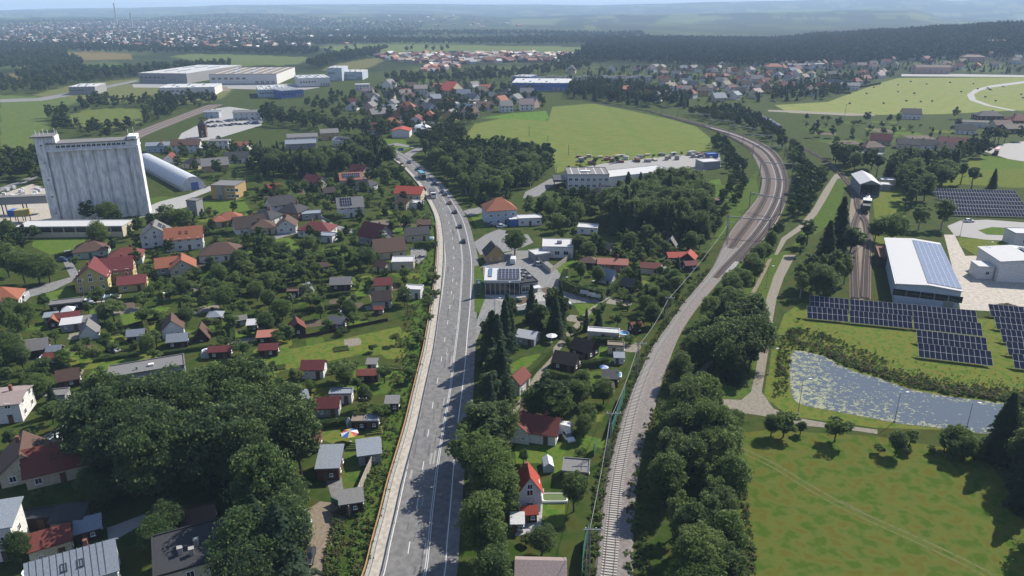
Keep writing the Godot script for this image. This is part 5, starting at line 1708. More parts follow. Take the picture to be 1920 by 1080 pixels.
	# chimneys on the flat tarred roof
	for h in house_list:
		if "three chimneys" in h.get_meta("label"):
			var rf: Node = h.get_node("roof")
			for c in [[-2.6, 1.2], [-1.0, 2.2], [-0.2, 0.2]]:
				box("chimney", M.concrete, rf, Vector3(c[0], 0.75, c[1]), Vector3(0.7, 1.2, 0.7))
				box("chimney_cap", M.concrete, rf, Vector3(c[0], 1.4, c[1]), Vector3(0.85, 0.1, 0.85))
			box("aerial", M.galvanised, rf, Vector3(2.4, 1.2, 1.6), Vector3(0.07, 2.0, 0.07))
		elif "tall villa beside" in h.get_meta("label"):
			box("annex", M.paint_blue, h, Vector3(5.0, 1.5, 7.4), Vector3(5.0, 3.0, 3.6))
			box("annex_roof", ROOF.white, h, Vector3(5.0, 3.1, 7.4), Vector3(5.3, 0.2, 3.9))
		elif "sign board" in h.get_meta("label"):
			box("sign_board", M.wood_dark, h, Vector3(3.4, 1.6, -0.4), Vector3(0.1, 1.6, 3.4))
			box("sign_board", M.brick, h, Vector3(3.42, 3.3, 0), Vector3(0.1, 0.8, 3.0))
		elif "balcony and glass pool" in h.get_meta("label"):
			box("balcony", M.frame, h, Vector3(5.85, 2.7, 0.6), Vector3(1.2, 0.2, 3.0))
			for z in [-0.9, 2.1]:
				box("balcony_post", M.frame, h, Vector3(6.3, 1.3, z), Vector3(0.15, 2.6, 0.15))
			box("balcony_railing", M.frame, h, Vector3(6.4, 3.2, 0.6), Vector3(0.06, 0.9, 3.0))

# ---------- vehicles ----------
var car_cache := {}
func loft(sections: Array) -> ArrayMesh:
	# sections: [z, half width bottom, half width top, y bottom, y top] joined front to back
	var st := st_new()
	var rings := []
	for s in sections:
		var c: float = minf(0.12, (s[4] - s[3]) * 0.3)
		rings.append([Vector3(-s[1], s[3], s[0]), Vector3(-s[1] * 0.99, lerpf(s[3], s[4], 0.55), s[0]), Vector3(-s[2], s[4] - c, s[0]), Vector3(-s[2] + c, s[4], s[0]), Vector3(s[2] - c, s[4], s[0]), Vector3(s[2], s[4] - c, s[0]), Vector3(s[1] * 0.99, lerpf(s[3], s[4], 0.55), s[0]), Vector3(s[1], s[3], s[0])])
	for i in rings.size() - 1:
		for k in 8:
			quad(st, rings[i][k], rings[i][(k + 1) % 8], rings[i + 1][(k + 1) % 8], rings[i + 1][k])
	for e in [0, rings.size() - 1]:
		for k in range(1, 7):
			tri(st, rings[e][0], rings[e][k], rings[e][k + 1])
	return done(st)

func car(p: Vector3, yaw: float, color: String, label: String, group := "", van := false) -> Node3D:
	if car_cache.is_empty():
		car_cache.body = loft([[2.15, 0.74, 0.66, 0.3, 0.62], [2.0, 0.85, 0.78, 0.24, 0.74], [0.95, 0.89, 0.82, 0.2, 0.92], [-1.3, 0.89, 0.82, 0.2, 0.95], [-2.05, 0.85, 0.76, 0.26, 0.9], [-2.15, 0.78, 0.7, 0.34, 0.8]])
		car_cache.glass = loft([[1.0, 0.76, 0.7, 0.88, 0.94], [0.3, 0.77, 0.6, 0.88, 1.4], [-1.2, 0.77, 0.6, 0.88, 1.42], [-1.95, 0.74, 0.66, 0.86, 0.94]])
		car_cache.roof = loft([[0.25, 0.6, 0.58, 1.38, 1.46], [-1.15, 0.6, 0.58, 1.4, 1.48]])
		car_cache.vanbody = loft([[2.5, 0.85, 0.75, 0.35, 0.9], [2.2, 0.95, 0.88, 0.3, 1.15], [1.5, 0.98, 0.86, 0.28, 1.95], [1.2, 0.98, 0.88, 0.28, 2.1], [-2.5, 0.98, 0.88, 0.28, 2.1]])
		car_cache.vanglass = loft([[2.12, 0.84, 0.8, 1.18, 1.24], [1.5, 0.9, 0.83, 1.18, 1.99], [1.46, 0.9, 0.83, 1.18, 1.99]])
		var w := CylinderMesh.new()
		w.top_radius = 0.32; w.bottom_radius = 0.32; w.height = 0.22; w.radial_segments = 14
		var r := CylinderMesh.new()
		r.top_radius = 0.19; r.bottom_radius = 0.19; r.height = 0.236; r.radial_segments = 10
		car_cache.wheel = w
		car_cache.rim = r
		var l := BoxMesh.new()
		l.size = Vector3(0.34, 0.14, 0.08)
		car_cache.lamp = l
	var o := base("van" if van else "car", p, yaw)
	tag(o, label_for(label), "van" if van else "car", group)
	var cm: Material = M["paint_" + color]
	piece("body", car_cache.vanbody if van else car_cache.body, cm, o)
	piece("windows", car_cache.vanglass if van else car_cache.glass, M.glass, o)
	if not van:
		piece("roof", car_cache.roof, cm, o)
	for x in [-0.8, 0.8]:
		for z in [1.35, -1.32]:
			var wh := piece("wheel", car_cache.wheel, M.tyre, o, Vector3(x, 0.32, z), Vector3(0, 0, PI * 0.5))
			piece("rim", car_cache.rim, M.galvanised, wh)
		piece("headlight", car_cache.lamp, M.lamp_glass, o, Vector3(x * 0.72, 0.62 if not van else 0.8, 2.1 if not van else 2.42))
		piece("tail_light", car_cache.lamp, M.tail_lamp, o, Vector3(x * 0.78, 0.74, -2.1 if not van else -2.5))
	return o

func truck(p: Vector3, yaw: float, cab: String, cargo: String, label: String, length := 9.0):
	var o := base("truck", p, yaw)
	tag(o, label_for(label), "truck")
	box("cab", M["paint_" + cab], o, Vector3(0, 1.75, length * 0.5 - 1.0), Vector3(2.4, 2.5, 2.0))
	box("windscreen", M.glass, o, Vector3(0, 2.25, length * 0.5 + 0.01), Vector3(2.1, 0.9, 0.06))
	box("cargo_box", M["paint_" + cargo], o, Vector3(0, 2.1, -1.2), Vector3(2.5, 2.6, length - 2.6))
	box("chassis", M.dark_steel, o, Vector3(0, 0.62, 0), Vector3(1.6, 0.3, length - 0.4))
	car_cache.get("wheel")
	for x in [-1.0, 1.0]:
		for z in [length * 0.5 - 1.2, -length * 0.5 + 1.2, -length * 0.5 + 2.5]:
			piece("wheel", car_cache.wheel, M.tyre, o, Vector3(x, 0.5, z), Vector3(0, 0, PI * 0.5), Vector3(1.55, 1.3, 1.55))

func road_yaw(p: Vector3) -> float:
	var c := col(4, 0.0)
	var best := 0
	for i in c.size():
		if c[i].distance_squared_to(p) < c[best].distance_squared_to(p):
			best = i
	var d := c[mini(best + 1, c.size() - 1)] - c[maxi(best - 1, 0)]
	return rad_to_deg(atan2(d.x, d.z))

func make_vehicles():
	var g := "cars on the main road"
	for e in [[869, 454, "black", "first car on the main road when coming from the showroom"], [862, 426, "charcoal", "dark car on the main road level with the tall villa"], [853, 399, "black", "black car on the main road by the villa's side lane"], [843, 382, "rust", "brown car on the main road near the grassy bank"], [834, 366, "charcoal", "rear one of two dark cars close together on the main road"], [829, 361, "navy", "front one of two dark cars close together on the main road"], [814, 345, "navy", "dark blue car on the main road behind the cargo truck"], [783, 318, "charcoal", "dark car on the main road beside the young wood"], [767, 306, "navy", "car on the main road just after the slip road"], [746, 300, "silver", "silver car on the main road near the far junction"], [732, 291, "white", "white car on the main road near the far junction"]]:
		var p := at(e[0], e[1], 0.09)
		car(p, road_yaw(p), e[2], e[3], g)
	var p := at(811, 369, 0.09)
	truck(p, road_yaw(p) + 180, "white", "charcoal", "black tipper truck with white cab on the parapet side of the main road")
	p = at(791, 334, 0.09)
	truck(p, road_yaw(p) + 180, "charcoal", "teal", "truck with teal cargo box on the main road below the far junction", 11.0)
	p = at(725, 283, 0.09)
	car(p, road_yaw(p) + 180, "white", "white van on the main road near the far junction", "", true)
	# parked
	car(at(573, 975), 205, "white", "white car parked on the grass below the dark oaks")
	car(at(580, 1048), 5, "black", "black car parked beside the near wooden pole")
	car(at(966, 566, 0.1), 105, "black", "black car parked behind the shrubs of the showroom")
	car(at(1011, 498, 0.05), 70, "silver", "silver car on the lane beside the white panel wall")
	car(at(962, 492, 0.05), 175, "white", "white van parked behind the showroom", "", true)
	car(at(1060, 575, 0.05), 100, "black", "black car parked by the white trailer roof")
	car(at(914, 423), 60, "charcoal", "dark car parked in front of the tall villa", "cars at the villa")
	car(at(941, 426), 110, "white", "white car parked in front of the tall villa", "cars at the villa")
	car(at(1065, 822), 20, "white", "white car parked beside the caravan")
	car(at(213, 658), 60, "silver", "silver car parked between the fruit trees of the allotments")
	car(at(162, 570), 95, "white", "white estate car parked below the glass pool cover")
	car(at(33, 566, 0.05), 10, "white", "white van parked at the orange-roofed house", "", true)
	car(at(46, 563, 0.05), 15, "silver", "silver van parked beside the white van", "", true)
	car(at(119, 489, 0.05), 80, "navy", "dark blue car on the lane below the trees")
	car(at(1816, 416, 0.06), 90, "white", "white car on the turning circle by the far solar field")
	car(at(20, 886), 110, "silver", "silver van by the two red-roofed wings", "", true)
	for e in [[1853, 166, "white"], [1857, 169, "black"], [1882, 163, "white"]]:
		car(at(e[0], e[1], 0.06), 60, e[2], "%s car on the curved road through the hay field" % e[2], "cars by the hay field")
	for k in 26:
		var q := at(392 + (k % 13) * 7.6 + rng.randf_range(-2, 2), 231 + (k / 13) * 7 + rng.randf_range(-1, 1) - (k % 13) * 0.6, 0.03)
		car(q, rng.randf_range(60, 110), ["white", "black", "silver", "charcoal", "navy"][rng.randi() % 5], "car parked in the row at the far car yard beside the rail line", "cars in the far yard")
	truck(at(1868, 288, 0.05), -35, "charcoal", "pink", "red lorry standing on the truck yard", 13.0)
	# locomotive at the engine shed
	var ld := at(1629, 360) - at(1623, 396)
	var o := base("locomotive", at(1623, 396, 0.6), rad_to_deg(atan2(-ld.x, -ld.z)))
	o.scale = Vector3(1.15, 1.1, 1.6)
	tag(o, "black locomotive with white cab roof in front of the engine shed", "locomotive")
	mark_disc(at(1623, 380), 8)
	box("frame", M.dark_steel, o, Vector3(0, 0.9, -5.5), Vector3(2.6, 0.5, 12.0))
	var st := st_new()
	tube(st, Vector3(0, 2.3, -11.0), Vector3(0, 2.3, -4.6), 1.05, 1.05, 14)
	tube(st, Vector3(0, 2.3, -4.6), Vector3(0, 2.3, -11.0), 1.0, 1.0, 14)
	piece("boiler", done(st), M.galvanised, o)
	box("cab", M.paint_black, o, Vector3(0, 2.5, -3.0), Vector3(2.9, 2.8, 3.0))
	box("cab_roof", M.tarp_white, o, Vector3(0, 4.0, -3.0), Vector3(3.1, 0.25, 3.3))
	box("tender", M.paint_black, o, Vector3(0, 2.0, 0.4), Vector3(2.8, 2.0, 3.4))
	box("chimney", M.paint_black, o, Vector3(0, 3.7, -10.0), Vector3(0.5, 1.0, 0.5))
	for z in [-9.5, -7.8, -6.1, -0.4, 1.0]:
		for x in [-1.2, 1.2]:
			piece("wheel", car_cache.wheel, M.dark_steel, o, Vector3(x, 0.6, z), Vector3(0, 0, PI * 0.5), Vector3(2.1, 1, 2.1))
	# tank wagons
	var tr := resample(smooth(pts([[1378, 204], [1390, 211], [1410, 220], [1437, 230], [1466, 248]])), 15.0)
	for row in 2:
		var line := side(tr, 5.0 * row)
		struct("rail_bed", ribbon(line, 3.2, 0.05), M.ballast_rust)
		for i in line.size() - 1:
			if row == 1 and i > 4:
				continue
			var d := line[i + 1] - line[i]
			var w := base("tank_wagon", line[i] + Vector3(0, 0.1, 0), rad_to_deg(atan2(d.x, d.z)))
			tag(w, "dark rounded tank wagon standing in a train behind the railway curve", "wagon", "tank wagons behind the curve")
			st = st_new()
			tube(st, Vector3(0, 2.6, 0.8), Vector3(0, 2.6, 14.2), 1.45, 1.45, 12)
			tube(st, Vector3(0, 2.6, 14.2), Vector3(0, 2.6, 0.8), 1.44, 1.44, 12)
			piece("tank", done(st), M.paint_charcoal if (i + row) % 3 else M.paint_silver, w)
			box("underframe", M.dark_steel, w, Vector3(0, 0.95, 7.5), Vector3(2.4, 0.4, 14.2))
			box("walkway", M.galvanised, w, Vector3(0, 4.12, 7.5), Vector3(0.7, 0.08, 9.0))
			for z in [2.5, 12.5]:
				box("bogie", M.dark_steel, w, Vector3(0, 0.45, z), Vector3(2.0, 0.6, 2.6))

# ---------- poles, lamps, masts, fences ----------
func pole(px: float, yb: float, yt: float, called: String, label: String, group: String, arm := 0):
	var a := at(px, yb)
	# height from the top pixel over the same foot
	var lo := 0.5
	var hi := 40.0
	for k in 30:
		var m := (lo + hi) * 0.5
		if px_of(a + Vector3(0, m, 0)).y > yt:
			lo = m
		else:
			hi = m
	var o := base(called, a)
	tag(o, label_for(label), called.replace("_", " "), group)
	var st := st_new()
	if arm == 2:
		for s in [[-1, -1], [1, -1], [1, 1], [-1, 1]]:
			tube(st, Vector3(s[0] * 0.35, 0, s[1] * 0.35), Vector3(s[0] * 0.16, lo, s[1] * 0.16), 0.06, 0.05, 4)
		var n := int(lo / 0.9)
		for k in n:
			var f := 1.0 - 0.55 * k / n
			var y := lo * k / n
			var y2 := lo * (k + 1.0) / n
			tube(st, Vector3(-0.35 * f, y, 0.35 * f), Vector3(0.33 * f, y2, 0.33 * f), 0.035, 0.035, 3)
			tube(st, Vector3(0.35 * f, y, 0.35 * f), Vector3(0.33 * f, y2, -0.33 * f), 0.035, 0.035, 3)
		piece("mast", done(st), M.galvanised, o)
		box("cross_arm", M.galvanised, o, Vector3(0.6, lo - 0.3, 0), Vector3(3.0, 0.14, 0.14))
		for x in [-0.6, 1.0, 1.9]:
			box("insulator", M.frame, o, Vector3(x, lo - 0.08, 0), Vector3(0.12, 0.3, 0.12))
	elif arm == 1:
		tube(st, Vector3.ZERO, Vector3(0, lo, 0), 0.09, 0.05, 8)
		tube(st, Vector3(0, lo, 0), Vector3(1.3, lo + 0.25, 0), 0.045, 0.04, 6)
		piece("post", done(st), M.galvanised, o)
		box("lamp_head", M.frame, o, Vector3(1.5, lo + 0.25, 0), Vector3(0.7, 0.12, 0.26))
		box("base", M.concrete, o, Vector3(0, 0.15, 0), Vector3(0.4, 0.3, 0.4))
	else:
		tube(st, Vector3.ZERO, Vector3(0, lo, 0), 0.16, 0.11, 8)
		piece("post", done(st), M.pole_wood, o)
		box("cross_arm", M.pole_wood, o, Vector3(0, lo - 0.4, 0), Vector3(1.9, 0.12, 0.12))
		for x in [-0.8, 0.0, 0.8]:
			box("insulator", M.frame, o, Vector3(x, lo - 0.2, 0), Vector3(0.11, 0.28, 0.11))

func make_street_things():
	var g := "street lamps"
	pole(1496, 777, 712, "street_lamp", "tall lamp post at the west end of the pond", g, 1)
	pole(1677, 791, 737, "street_lamp", "tall lamp post halfway along the pond", g, 1)
	pole(1813, 800, 757, "street_lamp", "tall lamp post at the far end of the pond", g, 1)
	pole(1053, 557, 521, "street_lamp", "lamp post beside the planted bed of the showroom", g, 1)
	pole(1102, 564, 528, "street_lamp", "lamp post in front of the hedge banners", g, 1)
	pole(928, 590, 560, "street_lamp", "lamp post at the entrance from the main road to the showroom", g, 1)
	pole(947, 560, 530, "street_lamp", "lamp post on the showroom forecourt", g, 1)
	pole(1800, 442, 414, "street_lamp", "lamp post by the turning circle", g, 1)
	pole(1842, 500, 455, "street_lamp", "lamp post on the concrete yard", g, 1)
	pole(1436, 540, 500, "street_lamp", "lamp post on the verge of the concrete track", g, 1)
	pole(1440, 702, 655, "street_lamp", "lamp post where the concrete track bends to the pond", g, 1)
	g = "wooden poles"
	pole(578, 1072, 993, "utility_pole", "wooden utility pole with white insulators beside the black parked car", g)
	pole(551, 593, 556, "utility_pole", "wooden utility pole in the middle of the allotments", g)
	pole(765, 591, 551, "utility_pole", "wooden utility pole beside the white box hut", g)
	pole(683, 783, 745, "utility_pole", "wooden utility pole behind the pool shelter", g)
	pole(158, 561, 524, "utility_pole", "wooden utility pole at the yellow house", g)
	pole(992, 256, 237, "utility_pole", "wooden pole in the central meadow farthest from the office block", g)
	pole(1027, 275, 254, "utility_pole", "middle wooden pole in the central meadow", g)
	pole(1066, 291, 271, "utility_pole", "wooden pole in the central meadow nearest the builder's yard", g)
	pole(1043, 333, 312, "utility_pole", "wooden pole at the corner of the white office block", g)
	pole(1584, 216, 195, "utility_pole", "tilted wooden pole at the foot of the hay field", g)
	g = "lattice masts along the railway"
	pole(1140, 862, 773, "lattice_mast", "steel lattice mast beside the green noise fence", g, 2)
	pole(1193, 703, 643, "lattice_mast", "steel lattice mast by the blue pool gardens", g, 2)
	pole(1249, 603, 557, "lattice_mast", "steel lattice mast above the round pool gardens", g, 2)
	pole(1101, 1090, 990, "lattice_mast", "steel lattice mast at the lower end of the noise fence", g, 2)
	pole(1362, 462, 416, "lattice_mast", "steel lattice mast where the cable meets the curve", g, 2)
	# the cable
	var tops := []
	for e in [[1101, 1090, 10.2], [1140, 862, 9.8], [1193, 703, 8.4], [1249, 603, 7.2], [1362, 462, 9.6]]:
		tops.append(at(e[0], e[1]) + Vector3(0, e[2] - 0.3, 0))
	var st := st_new()
	for i in tops.size() - 1:
		for k in 10:
			var u := k / 10.0
			var v := (k + 1) / 10.0
			var sag := 1.2
			tube(st, tops[i].lerp(tops[i + 1], u) - Vector3(0, sag * 4 * u * (1 - u), 0), tops[i].lerp(tops[i + 1], v) - Vector3(0, sag * 4 * v * (1 - v), 0), 0.05, 0.05, 4)
	var o: Node3D = piece("overhead_cable", done(st), M.galvanised, self)
	tag(o, "sagging overhead cable strung between the lattice masts along the railway", "cable")
	g = "green fences beside the railway"
	fence_wall("noise_fence", "tall green mesh fence between the gardens and the railway track", [[1146, 818], [1158, 782], [1173, 740]], 3.0, M.mesh_fence, 3.0, "fence", g)
	fence_wall("noise_fence", "short green mesh fence behind the flat-roofed carport", [[1113, 856], [1119, 830]], 3.0, M.mesh_fence, 3.0, "fence", g)
	fence_wall("noise_fence", "green mesh fence at the lower end of the railway gardens", [[1090, 1100], [1094, 1040], [1108, 992]], 3.0, M.mesh_fence, 3.0, "fence", g)
	fence_wall("noise_fence", "green mesh fence in front of the spruces by the showroom lane", [[965, 592], [1010, 586], [1075, 572]], 1.6, M.mesh_fence, 3.0, "fence", g)
	fence_wall("boundary_wall", "tall white panel wall at the foot of the road bank around two sheds", [[655, 968], [671, 935], [690, 890], [717, 836]], 2.3, M.concrete_pale)
	fence_wall("garden_gate", "dark green metal gate across the tarred drive", [[622, 945], [644, 956]], 1.6, M.mesh_fence, 2.2, "gate")
	for e in [[[150, 480], [205, 487], [230, 500], [270, 500]], [[560, 636], [650, 618], [740, 600]], [[225, 620], [270, 606], [320, 596]], [[420, 560], [560, 545], [600, 530]], [[840, 640], [1, 1]]]:
		if e[1][0] > 1:
			fence_wall("garden_fence", "low dark wooden garden fence dividing the allotment plots", e, 1.1, M.wood_dark, 2.6, "fence", "garden fences in the allotments")
	# totem sign by the road, direction sign at the junction
	o = base("totem_sign", at(898, 556, 0.1))
	tag(o, "tall dark green totem sign on the grass strip at the showroom entrance", "sign")
	box("panel", M.paint_green, o, Vector3(0, 3.2, 0), Vector3(1.5, 5.0, 0.35))
	box("foot", M.dark_steel, o, Vector3(0, 0.35, 0), Vector3(1.0, 0.7, 0.25))
	for k in 4:
		box("price_field", M.paint_black, o, Vector3(0, 1.5 + k * 0.8, 0.19), Vector3(1.2, 0.55, 0.04))
	st = st_new()
	tube(st, Vector3(0, 5.0, 0.19), Vector3(0, 5.0, 0.24), 0.5, 0.5, 16)
	piece("emblem", done(st), M.frame, o)
	o = base("direction_sign", at(752, 289))
	tag(o, "blue direction sign on the grass of the far road junction", "sign")
	box("board", M.paint_blue, o, Vector3(0, 3.0, 0), Vector3(3.4, 1.8, 0.12))
	for x in [-1.2, 1.2]:
		box("post", M.galvanised, o, Vector3(x, 1.1, 0), Vector3(0.12, 2.2, 0.12))
	for e in [[1097, 556, 1.0], [1109, 560, 0.9], [1118, 563, 0.8]]:
		o = base("banner", at(e[0], e[1] + 1), -18)
		tag(o, "white advertising banner hung on the tall hedge opposite the showroom", "banner", "banners on the hedge")
		box("cloth", M.tarp_white, o, Vector3(0, 1.9, 0.6), Vector3(3.0, 1.3 * e[2], 0.05))
		for x in [-1.4, 1.4]:
			box("stake", M.pole_wood, o, Vector3(x, 1.2, 0.55), Vector3(0.07, 2.4, 0.05))
	# hay bales
	for e in [[740, 705], [975, 640], [975, 692], [1070, 615], [1190, 635], [1097, 703], [1038, 760], [868, 778], [1145, 767], [1230, 763], [1365, 622], [1448, 692], [1540, 632], [1572, 670], [612, 780], [795, 658], [1630, 730], [1708, 760], [1898, 712], [1912, 738], [50, 768]]:
		o = base("hay_bale", at(1440 + e[0] / 4.0, e[1] / 4.0), rng.randf_range(0, 90))
		tag(o, "round straw bale lying on the mown hay field", "hay bale", "hay bales on the field")
		st = st_new()
		tube(st, Vector3(-0.85, 0.85, 0), Vector3(0.85, 0.85, 0), 0.85, 0.85, 12)
		tube(st, Vector3(0.85, 0.85, 0), Vector3(-0.85, 0.85, 0), 0.845, 0.845, 12)
		piece("bale", done(st), M.hay, o)
		box("net_wrap", M.tarp_white, o, Vector3(0, 1.71, 0), Vector3(1.0, 0.03, 0.3))

func umbrella(px: float, py: float, r: float, mats: Array, label: String):
	var o := base("parasol", at(px, py))
	tag(o, label, "parasol")
	for k in 8:
		var st := st_new()
		var u := TAU * k / 8
		var v := TAU * (k + 1) / 8
		tri(st, Vector3(0, 2.6, 0), Vector3(cos(u) * r, 2.05, sin(u) * r), Vector3(cos(v) * r, 2.05, sin(v) * r))
		piece("canopy_panel", done(st), mats[k % mats.size()], o)
	box("pole", M.frame, o, Vector3(0, 1.3, 0), Vector3(0.06, 2.6, 0.06))
	box("foot", M.concrete, o, Vector3(0, 0.05, 0), Vector3(0.5, 0.1, 0.5))

func pool(px: float, py: float, rx: float, rz: float, round: bool, water: Material, label: String, hgt := 0.9, yaw := 0.0):
	var o := base("swimming_pool", at(px, py), yaw)
	tag(o, label, "pool")
	mark_disc(at(px, py), maxf(rx, rz) + 0.5)
	var st := st_new()
	var sw := st_new()
	var n := 24
	var e := 1.0 if round else 0.28
	for k in n:
		var u := TAU * k / n
		var v := TAU * (k + 1) / n
		var a := Vector3(signf(cos(u)) * pow(absf(cos(u)), e) * rx, 0, signf(sin(u)) * pow(absf(sin(u)), e) * rz)
		var b := Vector3(signf(cos(v)) * pow(absf(cos(v)), e) * rx, 0, signf(sin(v)) * pow(absf(sin(v)), e) * rz)
		var up := Vector3(0, hgt, 0)
		quad(st, a, b, b + up, a + up)
		var f := 1.0 - 0.22 / rx
		quad(st, a + up, b + up, b * f + up, a * f + up)
		quad(st, a * f + up, b * f + up, b * f + up * 0.7, a * f + up * 0.7)
		tri(sw, up * 0.8, b * f + up * 0.8, a * f + up * 0.8)
	piece("pool_wall", done(st), M.frame, o)
	piece("water", done(sw), water, o)

func make_garden_things():
	umbrella(657, 828, 1.9, [M.paint_red, M.paint_yellow, M.paint_blue, M.paint_white], "rainbow striped parasol on the lawn behind the two sheds")
	umbrella(1034, 642, 1.6, [M.tarp_white, M.paint_white], "white parasol between the dark spruces and the garden track")
	umbrella(1132, 702, 1.2, [M.paint_blue, M.paint_blue, M.tarp_white], "blue and white parasol beside the blue pool")
	pool(1149, 704, 2.2, 1.4, false, M.pool_blue, "rectangular pool of bright blue water beside the railway gardens", 0.4, -8)
	pool(1170, 629, 1.5, 1.5, true, M.pool_blue, "round blue garden pool next to the caravan-like hut")
	pool(1040, 936, 2.4, 1.25, false, M.pool_green, "white-rimmed oblong pool of green water beside the tower-like house", 0.5)
	pool(388, 662, 1.2, 1.2, true, M.pool_blue, "round pale blue pool in the allotments next to the maroon hut")
	pool(678, 803, 1.3, 0.8, true, M.paint_teal, "teal oval pool under the pool shelter")
	pool(807, 449, 1.5, 1.3, true, M.pool_blue, "small turquoise pool against the road parapet")
	pool(646, 588, 1.2, 0.9, true, M.paint_teal, "small teal pool below the pole in the allotments")
	pool(60, 1078, 1.3, 1.3, true, M.pool_blue, "round turquoise pool beside the metal-roofed house")
	# glass pool cover at the yellow house
	var o := base("pool_cover", at(191, 562), 20)
	tag(o, "long low glazed pool cover on a pale deck in front of the yellow house", "pool cover")
	box("deck", M.concrete_pale, o, Vector3(0, 0.1, 0), Vector3(10.5, 0.2, 5.4))
	for k in 5:
		box("glazed_bay", M.glass_blue, o, Vector3(-3.4 + k * 1.7, 0.6, 0), Vector3(1.6, 0.8, 2.6))
		box("rib", M.frame, o, Vector3(-4.25 + k * 1.7, 0.65, 0), Vector3(0.1, 0.95, 2.8))
	mark_disc(at(191, 556), 5)
	# greenhouses
	for e in [[1028, 886, 2.0, 3.2, 4.0, "small glass greenhouse on the lawn of the L-shaped house"], [304, 563, 3.2, 1.8, 10.0, "low plastic greenhouse near the yellow house"], [385, 672, 2.2, 1.8, 6.0, "white plastic greenhouse beside the round pool of the allotments"], [75, 685, 2.0, 1.8, 10.0, "plastic greenhouse beside the small red hut"], [102, 836, 2.6, 2.2, 20.0, "glass greenhouse behind the two red-roofed wings"], [655, 803, 1.4, 1.2, 30.0, "tiny greenhouse beside the pool shelter"]]:
		o = base("greenhouse", at(e[0], e[1]) - Vector3(0, 0, e[3] * 0.5), e[4])
		tag(o, e[5], "greenhouse")
		mark_disc(o.position, 2.0)
		piece("glazing", wall_mesh(e[3], e[2], 1.3, 0.8, "g"), mat("greenhouse_glass", C(0.42, 0.47, 0.48), 0.15), o, Vector3.ZERO, Vector3(0, PI * 0.5, 0))
		piece("roof_glazing", roof_mesh(e[3], e[2], 0.8, "g", 0.02, 0.04), M.tarp_white, o, Vector3(0, 1.3, 0), Vector3(0, PI * 0.5, 0))
		for k in 4:
			for s in [-1, 1]:
				box("rib", M.frame, o, Vector3(s * e[2] * 0.51, 0.65, (k / 3.0 - 0.5) * e[3]), Vector3(0.06, 1.3, 0.06))
	# caravan
	o = base("caravan", at(1050, 812), 70)
	tag(o, "white camper standing behind the L-shaped red-roofed house", "caravan")
	mark_disc(o.position, 3.5)
	piece("body", loft([[2.6, 1.0, 0.95, 0.5, 2.2], [2.2, 1.05, 1.0, 0.45, 2.7], [-2.6, 1.05, 1.0, 0.45, 2.7]]), M.paint_white, o)
	box("window", M.glass, o, Vector3(1.06, 1.8, 0.3), Vector3(0.04, 0.7, 1.6))
	for x in [-0.9, 0.9]:
		for z in [1.4, -1.4]:
			piece("wheel", car_cache.wheel, M.tyre, o, Vector3(x, 0.32, z), Vector3(0, 0, PI * 0.5))
	# white gazebo, blue tarpaulin, trailer roof, slide
	o = base("gazebo", at(130, 592), 20)
	tag(o, "white pavilion tent on the lawn below the lane", "gazebo")
	piece("canopy", roof_mesh(3.2, 3.2, 1.0, "h", 0.2, 0.05), M.tarp_white, o, Vector3(0, 2.1, 0))
	for x in [-1.5, 1.5]:
		for z in [-1.5, 1.5]:
			box("leg", M.frame, o, Vector3(x, 1.05, z), Vector3(0.07, 2.1, 0.07))
	o = base("tarpaulin_shelter", at(109, 582), 24)
	tag(o, "bright blue tarpaulin shelter at the end of the long grey shed", "shelter")
	piece("cover", roof_mesh(2.4, 2.0, 0.6, "s", 0.1, 0.04), M.paint_blue, o, Vector3(0, 1.6, 0))
	for x in [-1.1, 1.1]:
		for z in [-0.9, 0.9]:
			box("leg", M.frame, o, Vector3(x, 0.9, z), Vector3(0.06, 1.8, 0.06))
	o = base("trailer_shelter", at(1057, 582), 12)
	tag(o, "long white flat canopy beside the showroom lane", "shelter")
	box("canopy", M.tarp_white, o, Vector3(0, 2.2, -0.5), Vector3(4.6, 0.12, 2.0))
	for x in [-2.1, 2.1]:
		for z in [-1.3, 0.3]:
			box("leg", M.galvanised, o, Vector3(x, 1.1, z), Vector3(0.08, 2.2, 0.08))
	o = base("garden_slide", at(953, 835), 0)
	tag(o, "small red and white garden slide under the birch beside the L-shaped house", "slide")
	box("ladder", M.tarp_white, o, Vector3(0, 0.8, -0.5), Vector3(0.5, 1.6, 0.1))
	box("chute", M.paint_red, o, Vector3(0, 0.8, 0.4), Vector3(0.55, 0.1, 2.0), Vector3(0.7, 0, 0))
	# vegetable plots: rows of raised soil with crops
	var rg := RandomNumberGenerator.new()
	rg.seed = 17
	for e in [[662, 838], [702, 536], [280, 600], [520, 690], [460, 580], [330, 680], [610, 700], [90, 700], [640, 655], [480, 600], [1180, 590], [240, 655], [700, 810], [420, 630], [390, 590], [560, 590], [740, 690], [160, 660]]:
		o = base("vegetable_bed", at(e[0], e[1]), rg.randf_range(5, 25))
		tag(o, "dark vegetable bed with rows of low green crops between the garden huts", "vegetable bed", "vegetable beds in the gardens")
		var w := rg.randf_range(2.5, 5.0)
		box("soil", M.soil, o, Vector3(0, 0.08, 0), Vector3(w, 0.16, 3.0))
		for k in 4:
			box("crop_row", LEAF[[3, 5, 9, 1][rg.randi() % 4]], o, Vector3(0, 0.28, -1.1 + k * 0.75), Vector3(w * 0.92, 0.26, 0.34))

